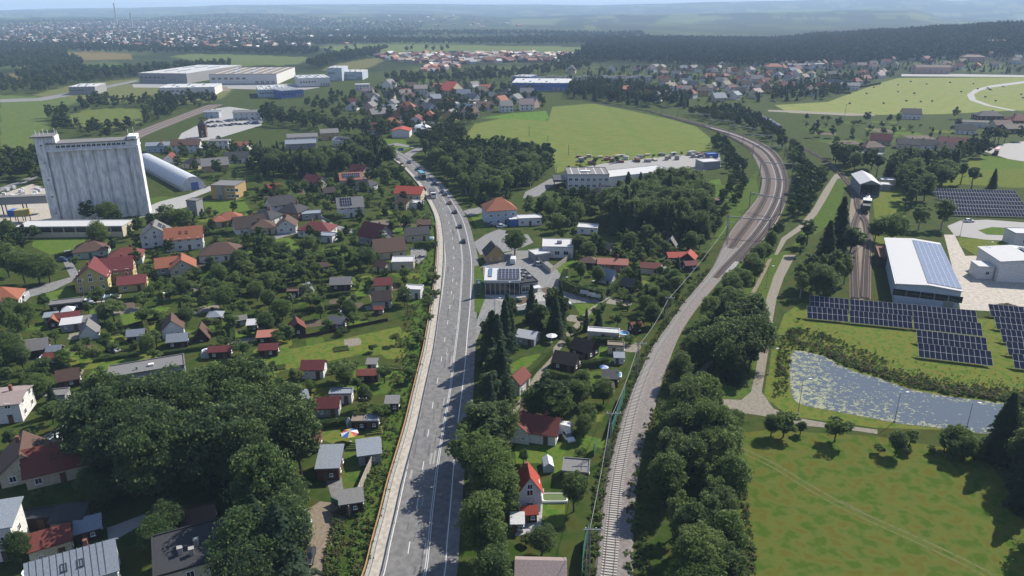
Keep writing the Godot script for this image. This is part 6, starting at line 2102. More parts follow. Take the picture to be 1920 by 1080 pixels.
# ---------- trees ----------
# meshes are one unit tall with the foot at the origin
var lv := PackedVector3Array()
var ln := PackedVector3Array()
func leaf_quad(p: Vector3, nor: Vector3, s: float, rg: RandomNumberGenerator):
	var t := nor.cross(Vector3(rg.randf_range(-1, 1), rg.randf_range(-1, 1), rg.randf_range(-1, 1))).normalized()
	if t.length() < 0.5:
		t = Vector3.RIGHT
	var b := nor.cross(t)
	var w := s * rg.randf_range(0.35, 0.6)
	var a0 := p - t * s * 0.5
	var a1 := p + b * w
	var a2 := p + t * s * 0.5
	var a3 := p - b * w
	lv.append(a0); lv.append(a1); lv.append(a2)
	lv.append(a0); lv.append(a2); lv.append(a3)
	for k in 6:
		ln.append(nor)

func finish() -> ArrayMesh:
	var arr := []
	arr.resize(Mesh.ARRAY_MAX)
	arr[Mesh.ARRAY_VERTEX] = lv
	arr[Mesh.ARRAY_NORMAL] = ln
	var am := ArrayMesh.new()
	am.add_surface_from_arrays(Mesh.PRIMITIVE_TRIANGLES, arr)
	return am

# rounded crown of leaf clumps: y0 foot of crown, r half width, shape 0 round, 1 egg, 2 spreading, 3 loose birch
func crown(sd: int, clumps: int, leaves: int, size: float, y0: float, r: float, shape: int) -> ArrayMesh:
	var rg := RandomNumberGenerator.new()
	rg.seed = sd
	lv = PackedVector3Array()
	ln = PackedVector3Array()
	var cy := (1.0 + y0) * 0.5
	var hy := (1.0 - y0) * 0.5
	for c in clumps:
		var u := rg.randf() * TAU
		var w := rg.randf_range(-1.0, 1.0)
		var q := sqrt(1.0 - w * w)
		var rad := pow(rg.randf(), 0.45) * rg.randf_range(0.72, 1.0)
		var wide := 1.0
		if shape == 1:
			wide = 1.0 - 0.35 * maxf(w, 0.0) - 0.1 * maxf(-w, 0.0)
		elif shape == 2:
			wide = 1.15 - 0.3 * maxf(-w, 0.0)
		var cr := r * rg.randf_range(0.14, 0.34) * (0.8 if shape == 3 else 1.0)
		var c0 := Vector3(cos(u) * q * r * rad * wide * 0.82, cy + w * hy * rad * 0.84, sin(u) * q * r * rad * wide * 0.82)
		for l in leaves:
			var d := Vector3(rg.randfn(), rg.randfn(), rg.randfn()).normalized()
			if d.y < -0.35 and rg.randf() < 0.6:
				d.y = -d.y
			var k := rg.randf_range(0.62, 1.05)
			var p := c0 + Vector3(d.x * cr * k, d.y * cr * k * (0.72 if shape != 3 else 1.25), d.z * cr * k)
			var nor := (d + Vector3(rg.randf_range(-1, 1), rg.randf_range(-0.6, 1), rg.randf_range(-1, 1)) * 0.75).normalized()
			leaf_quad(p, nor, size * rg.randf_range(0.7, 1.35), rg)
	return finish()

func spruce(sd: int, levels: int, per: int, leaves: int, size: float, r: float) -> ArrayMesh:
	var rg := RandomNumberGenerator.new()
	rg.seed = sd
	lv = PackedVector3Array()
	ln = PackedVector3Array()
	for i in levels:
		var t := (i + 0.5) / levels
		var y := 0.06 + 0.94 * t
		var len := r * pow(1.0 - t, 0.8) * rg.randf_range(0.85, 1.1) + 0.012
		var cnt := maxi(4, int(per * (1.0 - t * 0.6)))
		var u0 := rg.randf() * TAU
		for k in cnt:
			var u := u0 + TAU * k / cnt + rg.randf_range(-0.25, 0.25)
			var L := len * rg.randf_range(0.7, 1.15)
			var dir := Vector3(cos(u), 0, sin(u))
			for l in leaves:
				var f := pow(rg.randf(), 0.7)
				var p := dir * L * f + Vector3(0, y - 0.07 * f * f * (1.2 - t) + rg.randf_range(-0.012, 0.012), 0) + Vector3(-dir.z, 0, dir.x) * rg.randf_range(-1, 1) * L * 0.2 * (0.4 + f)
				var nor := (Vector3(0, 1.0, 0) + dir * 0.7 + Vector3(rg.randf_range(-1, 1), rg.randf_range(-0.4, 0.4), rg.randf_range(-1, 1)) * 0.6).normalized()
				leaf_quad(p, nor, size * rg.randf_range(0.7, 1.3), rg)
	return finish()

func trunk_mesh(sd: int, hgt: float, r: float, limbs: int) -> ArrayMesh:
	var rg := RandomNumberGenerator.new()
	rg.seed = sd
	var st := st_new()
	var p := Vector3.ZERO
	var n := 4
	for k in n:
		var q := Vector3(rg.randf_range(-1, 1) * 0.012, hgt * (k + 1) / n, rg.randf_range(-1, 1) * 0.012)
		tube(st, p, q, r * (1.0 - 0.7 * k / n), r * (1.0 - 0.7 * (k + 1.0) / n), 6)
		if k > 0:
			for l in limbs:
				var u := rg.randf() * TAU
				tube(st, p.lerp(q, rg.randf()), q + Vector3(cos(u) * 0.17, rg.randf_range(0.08, 0.2), sin(u) * 0.17), r * 0.35, r * 0.1, 4)
		p = q
	return done(st)

var PROTO := {}
var MASS := {}
var records := []
func make_protos():
	PROTO.broadleaf_tree = [crown(1, 210, 80, 0.025, 0.10, 0.36, 0), crown(2, 220, 76, 0.024, 0.08, 0.33, 1), crown(3, 210, 80, 0.025, 0.12, 0.42, 2), crown(4, 200, 80, 0.026, 0.08, 0.38, 0), crown(5, 215, 76, 0.025, 0.14, 0.34, 2)]
	PROTO.fruit_tree = [crown(11, 30, 80, 0.062, 0.22, 0.46, 0), crown(12, 34, 75, 0.06, 0.2, 0.50, 2), crown(13, 28, 80, 0.065, 0.18, 0.40, 1)]
	PROTO.shrub = [crown(21, 26, 70, 0.075, 0.0, 0.58, 0), crown(22, 30, 64, 0.07, 0.0, 0.66, 2), crown(23, 24, 70, 0.08, 0.0, 0.5, 1)]
	PROTO.birch_tree = [crown(31, 52, 80, 0.030, 0.16, 0.25, 3), crown(32, 48, 80, 0.030, 0.2, 0.28, 3)]
	PROTO.spruce_tree = [spruce(41, 26, 13, 15, 0.045, 0.22), spruce(42, 28, 12, 15, 0.042, 0.19), spruce(43, 24, 13, 15, 0.048, 0.25)]
	PROTO.pine_tree = [crown(51, 40, 95, 0.038, 0.34, 0.26, 1), crown(52, 36, 95, 0.04, 0.28, 0.28, 2)]
	for k in PROTO.keys():
		var t := []
		for i in 2:
			t.append(trunk_mesh(60 + i, 0.62 if k != "spruce_tree" else 0.9, 0.022 if k != "fruit_tree" else 0.03, 2 if not k in ["spruce_tree", "shrub"] else 0))
		PROTO[k + "_trunk"] = t
	MASS.broadleaf_tree = [crown(71, 34, 34, 0.062, 0.08, 0.36, 0), crown(72, 36, 32, 0.06, 0.06, 0.35, 1)]
	MASS.fruit_tree = [crown(73, 18, 26, 0.1, 0.15, 0.46, 0)]
	MASS.shrub = [crown(74, 14, 24, 0.13, 0.0, 0.6, 0)]
	MASS.birch_tree = [crown(75, 26, 28, 0.05, 0.14, 0.26, 3)]
	MASS.spruce_tree = [spruce(76, 14, 9, 6, 0.075, 0.2)]
	MASS.pine_tree = [crown(77, 22, 30, 0.062, 0.25, 0.27, 1)]
	MASS.far_tree = [crown(78, 14, 12, 0.15, 0.0, 0.36, 0), crown(79, 12, 12, 0.16, 0.0, 0.34, 1)]
	MASS.far_spruce = [spruce(80, 8, 6, 3, 0.15, 0.2)]

const TONE := {"broadleaf_tree": [0, 1, 2, 6, 3, 5, 4, 1], "fruit_tree": [1, 3, 0, 5, 6, 1, 9], "shrub": [1, 3, 0, 5, 2, 9, 6], "birch_tree": [6, 5, 3], "spruce_tree": [7, 8, 10], "pine_tree": [7, 10, 4]}

const TONE_WORD := ["mid-green", "fresh green", "deep green", "bright green", "dusky", "yellow-green", "grey-green", "blackish green", "blackish green", "yellowish", "blue-green", "brown", "olive"]

func add_tree(p: Vector3, h: float, kind: String, label: String, group: String, wide := 1.0):
	records.append({"p": p, "h": h, "k": kind, "l": label, "g": group, "w": wide, "s": h / p.length()})

func grove(poly: Array, spacing: float, kinds: Array, h0: float, h1: float, label: String, group: String, sd: int, avoid := true, gap := 0.0):
	var p := pts(poly)
	var p2 := flat2(p)
	var rg := RandomNumberGenerator.new()
	rg.seed = sd
	var b := Rect2(p2[0], Vector2.ZERO)
	for q in p2:
		b = b.expand(q)
	var z := b.position.y
	while z < b.end.y:
		var x := b.position.x
		while x < b.end.x:
			var v := Vector2(x + rg.randf_range(-0.45, 0.45) * spacing, z + rg.randf_range(-0.45, 0.45) * spacing)
			var kind: String = kinds[rg.randi() % kinds.size()]
			var h := rg.randf_range(h0, h1)
			x += spacing
			if kind == "shrub":
				h *= 0.45
			elif kind == "fruit_tree":
				h *= 0.7
			if rg.randf() < gap or not Geometry2D.is_point_in_polygon(v, p2):
				continue
			if avoid and not is_free(v.x, v.y):
				continue
			add_tree(dropped(Vector3(v.x, 0, v.y)), h, kind, label % kind.replace("_", " "), group, rg.randf_range(0.85, 1.2))
		z += spacing

func make_trees():
	make_protos()
	var B := "broadleaf_tree"
	var S := "spruce_tree"
	var P := "pine_tree"
	var K := "birch_tree"
	var U := "shrub"
	var R := "fruit_tree"
	# single large trees: px, y of foot, height, kind, width, place
	for e in [
		[168, 418, 10.5, B, 1.1, "against the foot of the silo wall"], [205, 420, 10.5, B, 1.2, "against the foot of the silo wall"], [222, 421, 7, B, 1.2, "against the foot of the silo wall"],
		[190, 470, 13, B, 1.15, "in front of the long white shed"], [66, 452, 7, B, 1.3, "at the left end of the long white shed"], [20, 462, 9, B, 1.3, "at the left end of the long white shed"],
		[318, 437, 13, K, 1.6, "between the silo and the grey gable house"], [346, 438, 12, B, 1.1, "between the silo and the grey gable house"], [288, 436, 9, B, 1.0, "between the silo and the grey gable house"],
		[18, 520, 13, B, 1.1, "above the lane with parked vans"], [48, 532, 13, B, 1.1, "above the lane with parked vans"], [76, 536, 12, B, 1.1, "above the lane with parked vans"], [94, 530, 10, B, 1.0, "above the lane with parked vans"],
		[965, 478, 11, B, 1.2, "behind the showroom yard"], [905, 400, 9, B, 1.2, "beside the tall villa"], [950, 385, 9, B, 1.2, "beside the tall villa"],
		[1030, 793, 12, P, 1.5, "beside the garden track"], [1040, 800, 11, B, 1.2, "beside the garden track"], [1002, 790, 10, B, 1.1, "beside the garden track"],
		[905, 860, 14, K, 1.7, "leaning over the main road"], [885, 905, 13, K, 1.6, "leaning over the main road"],
		[535, 1100, 16, S, 1.2, "above the parked black car"], [500, 1085, 14, S, 1.2, "above the parked black car"], [470, 1100, 11, B, 1.1, "beside the flat tarred roof"], [300, 1040, 8, B, 1.2, "beside the flat tarred roof"],
		[1567, 482, 23, S, 1.15, "beside the siding, tallest of its group"], [1545, 500, 17, S, 1.3, "beside the siding"], [1590, 498, 16, P, 1.3, "beside the siding"], [1512, 460, 11, P, 1.3, "on the lawn by the concrete track"], [1500, 478, 9, P, 1.2, "on the lawn by the concrete track"],
		[1860, 352, 10, S, 1.4, "alone on the dry lawn"], [1820, 355, 13, P, 1.3, "left of the lone conifer on the dry lawn"], [1390, 222, 9, B, 1.0, "by the tank wagons"], [1790, 223, 11, B, 1.1, "alone at the foot of the hay field"],
		[1670, 458, 13, B, 1.2, "at the back of the industrial hall"], [1640, 452, 10, B, 1.1, "at the back of the industrial hall"], [1722, 432, 12, K, 1.5, "between the industrial hall and the far solar field"], [1765, 430, 14, K, 1.5, "between the industrial hall and the far solar field"],
		[530, 600, 7, B, 1.2, "at the pole in the allotments"], [500, 625, 7, B, 1.2, "by the fenced lawn of the allotments"], [645, 716, 7, R, 1.2, "beside the white cottage"], [215, 602, 7, R, 1.3, "alone on the allotment lawn"], [715, 790, 5, R, 1.0, "on the lawn below the road bank"], [680, 790, 4.5, R, 1.0, "on the lawn below the road bank"],
		[1565, 828, 6.5, R, 1.0, "alone between meadow and pond lane"], [1445, 818, 6.0, B, 1.0, "at the corner of the pond lane"], [1468, 820, 6.0, R, 1.1, "at the corner of the pond lane"], [1500, 815, 3.5, R, 1.2, "at the corner of the pond lane"], [1375, 805, 5, B, 1.3, "at the corner of the pond lane"],
	]:
		add_tree(at(e[0], e[1]), e[2], e[3], "%s %s" % [e[3].replace("_", " "), e[5]] if e[5].length() > 12 else e[5], "single trees", e[4])
	grove([[140, 850], [230, 818], [330, 806], [470, 806], [540, 845], [572, 905], [555, 935], [525, 985], [490, 1030], [440, 1000], [380, 975], [300, 955], [215, 940], [190, 905]], 6.6, [B], 16, 20, "large dark %s in the clump of oaks beside the parked cars", "dark oaks in the foreground", 101, false)
	grove([[100, 950], [190, 945], [230, 965], [140, 985]], 6, [B], 8, 11, "shaded %s under the edge of the dark oaks", "dark oaks in the foreground", 102)
	grove([[60, 640], [60, 700], [20, 700], [0, 660], [0, 600], [40, 590], [85, 590], [95, 640]], 7, [B, B, K], 8, 11, "%s beside the left allotment huts", "trees at the left allotment huts", 103)
	grove([[0, 700], [60, 690], [160, 740], [150, 790], [60, 800], [0, 720]], 5.5, [B, R, U, U, S], 6, 9, "%s around the small sheds left of the flat building", "trees left of the flat building", 104)
	grove([[0, 800], [60, 800], [130, 800], [130, 830], [40, 850], [0, 900]], 5, [B, U, R], 5, 8, "%s around the greenhouse by the red-roofed wings", "trees by the red-roofed wings", 105)
	grove([[0, 950], [60, 930], [190, 930], [200, 960], [90, 975], [50, 1000], [60, 1060], [0, 1080]], 5, [B, U, R], 5, 8, "%s among the gardens of the bottom left houses", "trees of the bottom left gardens", 106)
	grove([[230, 1000], [300, 985], [330, 1010], [300, 1060], [240, 1080], [225, 1040]], 5, [B, U, R], 5, 8, "%s between the metal-roofed and the flat-roofed house", "trees of the bottom left gardens", 107)
	grove([[450, 1030], [550, 1000], [560, 1080], [540, 1150], [430, 1150]], 6, [S, B], 12, 16, "dark %s between the flat-roofed house and the parked cars", "trees at the parked cars", 108)
	# right of the road
	grove([[905, 655], [945, 640], [962, 690], [958, 760], [930, 800], [895, 800], [890, 740]], 4.4, [S, S, S, P], 11, 16, "dark %s in the belt between main road and gardens", "trees between road and gardens", 110)
	grove([[890, 850], [950, 830], [958, 900], [962, 1000], [960, 1120], [878, 1150], [875, 1000], [880, 920]], 5.0, [B, B, K, P, S], 11, 15, "%s in the thick belt beside the shaded road", "trees beside the shaded road", 111)
	grove([[930, 642], [960, 610], [1010, 600], [1075, 590], [1080, 615], [1030, 640], [960, 665]], 5.0, [S, S, P], 9, 13, "dark %s screening the gardens from the showroom lane", "spruces at the showroom lane", 112)
	grove([[1040, 745], [1090, 735], [1140, 745], [1150, 790], [1110, 850], [1080, 870], [1060, 800]], 5.0, [B, B, U, R], 6, 9, "%s in the gardens beside the green noise fence", "trees beside the noise fence", 113)
	grove([[1060, 960], [1105, 930], [1100, 1000], [1085, 1100], [1040, 1120], [1040, 1010]], 5.0, [B, B, U, R], 6, 10, "%s between the green pool and the railway", "trees by the green pool", 114)
	grove([[960, 1020], [1040, 1020], [1035, 1065], [970, 1070]], 4.0, [B, U, R], 4, 7, "%s below the concrete terrace", "trees below the terrace", 115)
	grove([[1160, 620], [1240, 560], [1320, 480], [1340, 450], [1355, 455], [1310, 520], [1250, 610], [1200, 680], [1160, 760], [1145, 750], [1165, 690]], 4.4, [B, U, U, B, R], 5, 8, "%s along the garden side of the railway", "trees along the garden side of the railway", 116)
	grove([[1070, 520], [1200, 470], [1310, 450], [1320, 480], [1230, 560], [1160, 620], [1090, 660], [1000, 700], [965, 690], [1040, 650], [1110, 590], [1160, 545]], 4.7, [R, U, B, R, U, U, S], 5, 8, "%s in the gardens between road and railway", "trees in the gardens by the railway", 117)
	grove([[960, 790], [1100, 860], [1110, 900], [1060, 910], [1010, 900], [960, 870]], 6.0, [R, U, U], 4, 6, "%s in the garden of the L-shaped house", "trees in the garden by the railway", 118)
	grove([[1245, 830], [1310, 770], [1335, 790], [1350, 830], [1365, 900], [1382, 1000], [1395, 1160], [1215, 1160], [1212, 960], [1225, 880]], 4.6, [B, B, B, B, K], 9, 14, "%s in the dense strip between railway and near meadow", "trees between railway and near meadow", 119, true)
	grove([[1225, 780], [1262, 715], [1300, 650], [1330, 610], [1345, 640], [1318, 690], [1290, 740], [1320, 760], [1270, 790]], 5.0, [B, B, B], 7, 10, "light green %s on the right-hand bank of the railway", "trees on the right bank of the railway", 120)
	grove([[1320, 610], [1360, 550], [1400, 505], [1440, 455], [1458, 440], [1462, 450], [1430, 510], [1400, 560], [1360, 620]], 4.6, [B, B, U], 7, 10, "light green %s on the upper right-hand bank of the railway", "trees on the right bank of the railway", 121)
	grove([[1318, 715], [1345, 650], [1385, 612], [1424, 640], [1422, 700], [1375, 722]], 4.0, [P, P, S, B], 10, 15, "dark %s group on the grass beside the concrete track", "pines by the concrete track", 122)
	grove([[1480, 565], [1500, 520], [1600, 500], [1612, 545], [1560, 560]], 6, [K, K, P, B], 9, 13, "%s behind the short solar table", "trees behind the solar field", 123)
	grove([[1640, 330], [1690, 318], [1760, 310], [1840, 318], [1830, 345], [1760, 358], [1740, 372], [1700, 412], [1672, 430], [1680, 380]], 6.5, [P, P, B, S], 11, 15, "dark %s between the engine shed and the truck yard", "pines by the engine shed", 124)
	grove([[1478, 420], [1488, 370], [1490, 330], [1515, 330], [1545, 340], [1530, 380], [1505, 420]], 5.0, [B, B], 8, 10, "light green %s between railway curve and concrete path", "trees inside the path by the curve", 125)
	grove([[1430, 262], [1490, 280], [1500, 300], [1520, 318], [1500, 340], [1490, 330], [1480, 290], [1440, 275]], 5.5, [B, B, K], 7, 10, "%s on the outer side of the railway curve", "trees outside the curve", 126)
	grove([[1290, 215], [1380, 205], [1440, 240], [1480, 262], [1450, 268], [1380, 240], [1310, 226]], 7, [B, B], 7, 10, "%s between the curve and the tank wagons", "trees by the tank wagons", 127)
	grove([[1530, 300], [1600, 285], [1640, 320], [1600, 325], [1560, 318]], 7, [B, B, P], 9, 14, "%s behind the engine shed", "trees behind the engine shed", 128)
	grove([[1310, 262], [1350, 262], [1390, 300], [1400, 335], [1395, 370], [1365, 402], [1345, 440], [1325, 460], [1315, 440], [1350, 380], [1370, 340], [1360, 300]], 4.6, [B, U, B], 5, 8, "%s on the inner bank of the railway curve", "trees inside the curve", 129)
	grove([[1130, 400], [1160, 392], [1200, 372], [1260, 362], [1300, 368], [1330, 415], [1312, 448], [1250, 452], [1200, 445], [1130, 448]], 6.2, [B, B, B, S], 12, 17, "tall dark %s in the wood below the long white store", "trees in the wood below the store", 130)
	grove([[985, 400], [1040, 375], [1130, 375], [1130, 410], [1100, 420], [1060, 440], [1000, 425]], 4.6, [B, B, U, K], 6, 10, "%s between the tall villa and the office block", "trees by the office block", 131)
	grove([[1010, 455], [1090, 440], [1080, 455], [1040, 455]], 5.0, [B, U], 4, 6, "%s above the white modern house", "trees above the modern house", 132)
	grove([[790, 292], [860, 281], [960, 290], [1030, 302], [1038, 335], [1000, 350], [940, 372], [890, 380], [862, 362], [840, 340], [812, 316]], 5.4, [B, B, B, K], 9, 13, "young %s in the dense wood beside the central meadow", "trees of the dense young wood", 133)
	grove([[860, 372], [880, 375], [900, 395], [880, 392]], 5, [U, B], 4, 6, "%s on the bank of the main road", "trees on the road bank", 134)
	grove([[472, 335], [480, 302], [560, 312], [640, 300], [700, 272], [735, 295], [750, 310], [700, 318], [600, 336]], 6.4, [B, B, S, B], 11, 15, "dark %s in the wood behind the village", "trees of the wood behind the village", 135)
	grove([[420, 214], [500, 212], [600, 236], [680, 250], [720, 248], [735, 262], [690, 262], [640, 258], [560, 242], [500, 238]], 8, [B, B, P], 10, 14, "%s in the belt beside the far rail line", "trees of the far rail belt", 136)
	grove([[770, 268], [810, 258], [870, 246], [884, 254], [860, 276], [800, 286]], 7, [B], 9, 12, "%s at the top of the young wood", "trees of the dense young wood", 137)
	grove([[1075, 478], [1130, 450], [1250, 455], [1330, 445], [1325, 475], [1240, 480], [1090, 500]], 4.6, [B, U, R, U, B], 5, 9, "%s between the dark wood and the red-roofed huts", "trees below the dark wood", 138, true, 0.1)
	# gardens left of the road
	grove([[0, 590], [150, 560], [240, 560], [420, 510], [620, 485], [800, 480], [812, 560], [790, 640], [765, 720], [735, 800], [720, 830], [600, 790], [540, 750], [350, 705], [130, 770], [60, 780], [0, 700]], 5.6, [R, U, R, R, B], 5, 8.5, "%s between the huts of the left allotments", "trees of the left allotments", 140, true, 0.26)
	grove([[380, 490], [480, 450], [560, 460], [700, 490], [800, 500], [815, 470], [640, 520], [500, 560], [380, 570], [300, 560]], 5.5, [B, R, U], 6, 9, "%s in the shrubby middle of the left gardens", "trees in the middle of the left gardens", 141, true, 0.2)
	grove([[270, 420], [380, 400], [500, 360], [620, 340], [720, 310], [790, 350], [815, 400], [818, 480], [640, 500], [400, 520], [300, 560], [180, 520], [120, 500], [200, 480]], 6.5, [B, R, U, B, U], 5, 8.5, "%s between the houses of the village", "trees of the village", 142, true, 0.18)
	grove([[280, 300], [420, 270], [480, 280], [480, 340], [400, 360], [330, 330]], 8, [B, B, U], 6, 10, "%s around the houses near the arched hall", "trees near the arched hall", 143, true, 0.15)
	grove([[560, 355], [640, 330], [720, 310], [760, 330], [700, 345], [620, 375], [500, 380], [470, 350]], 6.0, [R, B, U], 6, 9, "%s in the orchard under the wood", "trees of the orchard", 144, true, 0.25)
	grove([[800, 640], [818, 560], [822, 500], [812, 500], [795, 580], [780, 640], [745, 740], [757, 745]], 3.2, [U, U, R], 4, 7, "%s on the bank below the road parapet", "bushes on the road bank", 145, false, 0.25)
	grove([[0, 305], [60, 295], [100, 305], [110, 335], [60, 345], [0, 345]], 7, [B], 9, 12, "%s between silo yard and green field", "trees by the silo yard", 146)
	grove([[80, 395], [100, 340], [78, 335], [60, 370]], 6, [B], 6, 9, "%s at the left foot of the silo", "trees by the silo yard", 147)
	grove([[0, 440], [60, 430], [80, 452], [60, 475], [0, 500]], 6.5, [B, B, U], 7, 11, "%s below the conveyor bridge", "trees below the conveyor bridge", 148)
	# field hedges far left
	for e in [[[85, 222], [120, 210], [160, 203], [168, 207], [120, 220], [95, 232]], [[100, 228], [136, 235], [190, 243], [266, 234], [276, 210], [262, 205], [330, 192], [330, 212], [280, 250], [230, 272], [200, 270], [180, 258], [105, 250]], [[140, 200], [190, 192], [250, 193], [380, 186], [420, 196], [400, 204], [250, 202], [150, 206]]]:
		grove(e, 9, [B, B, U], 8, 13, "%s in the hedge around the far green field", "trees of the far hedges", 150 + e.size())
	grove([[0, 150], [40, 160], [110, 172], [60, 178], [0, 176]], 14, [B], 9, 14, "%s by the far road", "trees of the far hedges", 153, false)
	grove([[60, 130], [160, 136], [250, 135], [380, 124], [440, 125], [430, 131], [300, 138], [255, 148], [140, 160], [100, 170], [60, 165], [30, 150]], 12, [B, B, P], 10, 16, "%s in the wood behind the warehouses", "trees of the far wood", 154, false)
	grove([[0, 105], [110, 100], [140, 114], [160, 122], [150, 134], [60, 128], [0, 135]], 16, [B], 10, 16, "%s in the far wood", "trees of the far wood", 155, false)
	grove([[570, 125], [625, 110], [700, 98], [715, 104], [640, 118], [600, 130]], 11, [B], 12, 18, "%s in the far round copse", "trees of the far copse", 156, false)
	# residential greens, middle and right
	grove([[690, 240], [740, 225], [860, 200], [900, 210], [890, 235], [800, 255], [720, 258]], 9, [B, B, U], 7, 12, "%s between the houses above the junction", "trees above the junction", 160, true)
	grove([[560, 195], [720, 170], [960, 165], [1030, 190], [1020, 208], [900, 216], [740, 226], [620, 228]], 13, [B, B, U, P], 7, 12, "%s among the houses of the middle district", "trees of the middle district", 161, true)
	grove([[720, 150], [860, 140], [1000, 135], [1090, 115], [1110, 130], [960, 150], [860, 162], [740, 166]], 13, [B, P], 9, 15, "%s in the belt behind the middle district", "trees of the middle belt", 162, true)
	grove([[1060, 160], [1180, 165], [1300, 190], [1290, 205], [1200, 200], [1120, 190], [1060, 185]], 9, [B, B, S], 9, 15, "%s at the head of the railway curve", "trees at the head of the curve", 163, true)
	grove([[1080, 130], [1450, 120], [1700, 118], [1920, 110], [1990, 140], [1690, 138], [1560, 186], [1450, 192], [1330, 200], [1120, 165]], 18, [B, B, U, U, S], 5, 11, "%s between the houses of the hillside district", "trees of the hillside district", 164, true)
	grove([[1450, 192], [1550, 188], [1570, 178], [1640, 152], [1560, 150], [1440, 175]], 12, [B, B, S], 8, 13, "%s at the edge of the hay field", "trees at the hay field", 165, true)
	grove([[1480, 225], [1560, 222], [1680, 228], [1800, 240], [1760, 265], [1660, 255], [1560, 275], [1500, 250]], 13, [B, R, U, U, K], 5, 11, "%s in the gardens below the hay field", "trees below the hay field", 166, true, 0.45)
	grove([[1780, 290], [1820, 280], [1850, 268], [1920, 262], [1850, 300], [1800, 318]], 8, [B, P], 9, 13, "%s at the truck yard", "trees at the truck yard", 167, true)
	grove([[1040, 320], [1100, 306], [1200, 298], [1300, 288], [1300, 292], [1180, 303], [1060, 325]], 7, [U, U, R], 4, 7, "%s along the edge of the builder's yard", "bushes at the builder's yard", 168, false)
	grove([[1635, 835], [1830, 842], [1835, 868], [1640, 860]], 2.8, [R, B, U], 5, 7.5, "%s in the row between near meadow and pond", "trees between meadow and pond", 169, false)
	grove([[1830, 860], [1930, 830], [2000, 860], [2000, 1150], [1935, 1150], [1925, 1000], [1885, 900]], 6, [B, B, S], 12, 16, "large dark %s at the right edge of the near meadow", "trees at the edge of the near meadow", 170, false)
	reed_bank()
	grove([[1470, 640], [1480, 612], [1500, 600], [1510, 640], [1486, 655], [1476, 640]], 3.0, [U], 2.5, 4.5, "%s on the rough bank by the concrete track", "bushes on the pond bank", 172, false, 0.3)
	make_hedges()
	tall_grass()
	# build
	records.sort_custom(func(a, b): return a.s > b.s)
	var count := {}
	var rest := {}
	var rg := RandomNumberGenerator.new()
	rg.seed = 5
	for t in records:
		var k: String = t.k
		count[k] = count.get(k, 0) + 1
		var q := px_of(t.p + Vector3(0, t.h * 0.5, 0))
		if q.x < -150 or q.x > 2070 or q.y > 1250:
			count[k] -= 1
			if q.x < -400 or q.x > 2300:
				continue
			if not rest.has(k):
				rest[k] = []
			rest[k].append(t)
			continue
		if count[k] > 300:
			if not rest.has(k):
				rest[k] = []
			rest[k].append(t)
			continue
		var o := base(k, t.p, rg.randf_range(0, 360))
		var tone: int = TONE[k][rg.randi() % TONE[k].size()] if not ("dark" in t.l and k == "broadleaf_tree") else [4, 2, 7, 4][rg.randi() % 4]
		var lab: String = ("tall " if t.h > 11.5 and not "tall" in t.l and not "large" in t.l else "") + ("" if "dark" in t.l or "light" in t.l else TONE_WORD[tone] + " ") + t.l
		tag(o, lab if lab.split(" ").size() <= 16 else t.l, k.replace("_", " ") if k != "broadleaf_tree" else "tree", t.g)
		o.scale = Vector3(t.h * t.w, t.h, t.h * t.w)
		var ms: Array = PROTO[k]
		piece("crown", ms[rg.randi() % ms.size()], LEAF[tone], o)
		piece("trunk", PROTO[k + "_trunk"][rg.randi() % 2], M.bark_birch if k == "birch_tree" else M.bark, o)
	for k in rest:
		mass("distant_" + k.trim_suffix("_tree") + "_growth", "small distant %s growth of the district, too many to count" % k.replace("_", " "), rest[k].map(func(t): return [t.p, t.h, t.w]), MASS[k], TONE[k], 1.0)

# a hedge: leafy sections four metres long
var hedge_mesh: ArrayMesh
func hedge(a: Vector3, b: Vector3, h: float, w: float, tone: int, label: String, group: String):
	if hedge_mesh == null:
		var rg := RandomNumberGenerator.new()
		rg.seed = 90
		lv = PackedVector3Array()
		ln = PackedVector3Array()
		for k in 1500:
			var f := rg.randf()
			var p := Vector3(rg.randf_range(-0.5, 0.5), rg.randf(), 0)
			var n := Vector3(0, 0.2, 1)
			if f < 0.3:
				p = Vector3(p.x, 1.0 + rg.randf_range(-0.1, 0.03), rg.randf_range(-0.5, 0.5))
				n = Vector3(0, 1, 0)
			elif f < 0.9:
				var sd := 1.0 if rg.randf() < 0.5 else -1.0
				p.z = sd * (0.5 + rg.randf_range(-0.12, 0.04))
				n.z = sd
			else:
				p.x = 0.5 if rg.randf() < 0.5 else -0.5
				p.z = rg.randf_range(-0.5, 0.5)
				n = Vector3(p.x, 0.1, 0)
			p += Vector3(0, 0.05, 0.04) * noise.get_noise_2d(p.x * 9.0, p.z * 3.0)
			leaf_quad(p, (n + Vector3(rg.randf_range(-1, 1), rg.randf_range(-0.5, 1), rg.randf_range(-1, 1)) * 0.6).normalized(), 0.11, rg)
		hedge_mesh = finish()
	var d := b - a
	var n2 := maxi(1, int(round(d.length() / 4.0)))
	var o := base("hedge", a, rad_to_deg(atan2(-d.z, d.x)))
	tag(o, label, "hedge", group)
	for k in n2:
		var L := d.length() / n2
		piece("hedge_section", hedge_mesh, LEAF[tone], o, Vector3(L * (k + 0.5), 0, 0), Vector3(0, PI * (k % 2), 0), Vector3(L * 1.04, h * rng.randf_range(0.94, 1.06), w))
	mark_line(PackedVector3Array([a, b]), w * 0.5)

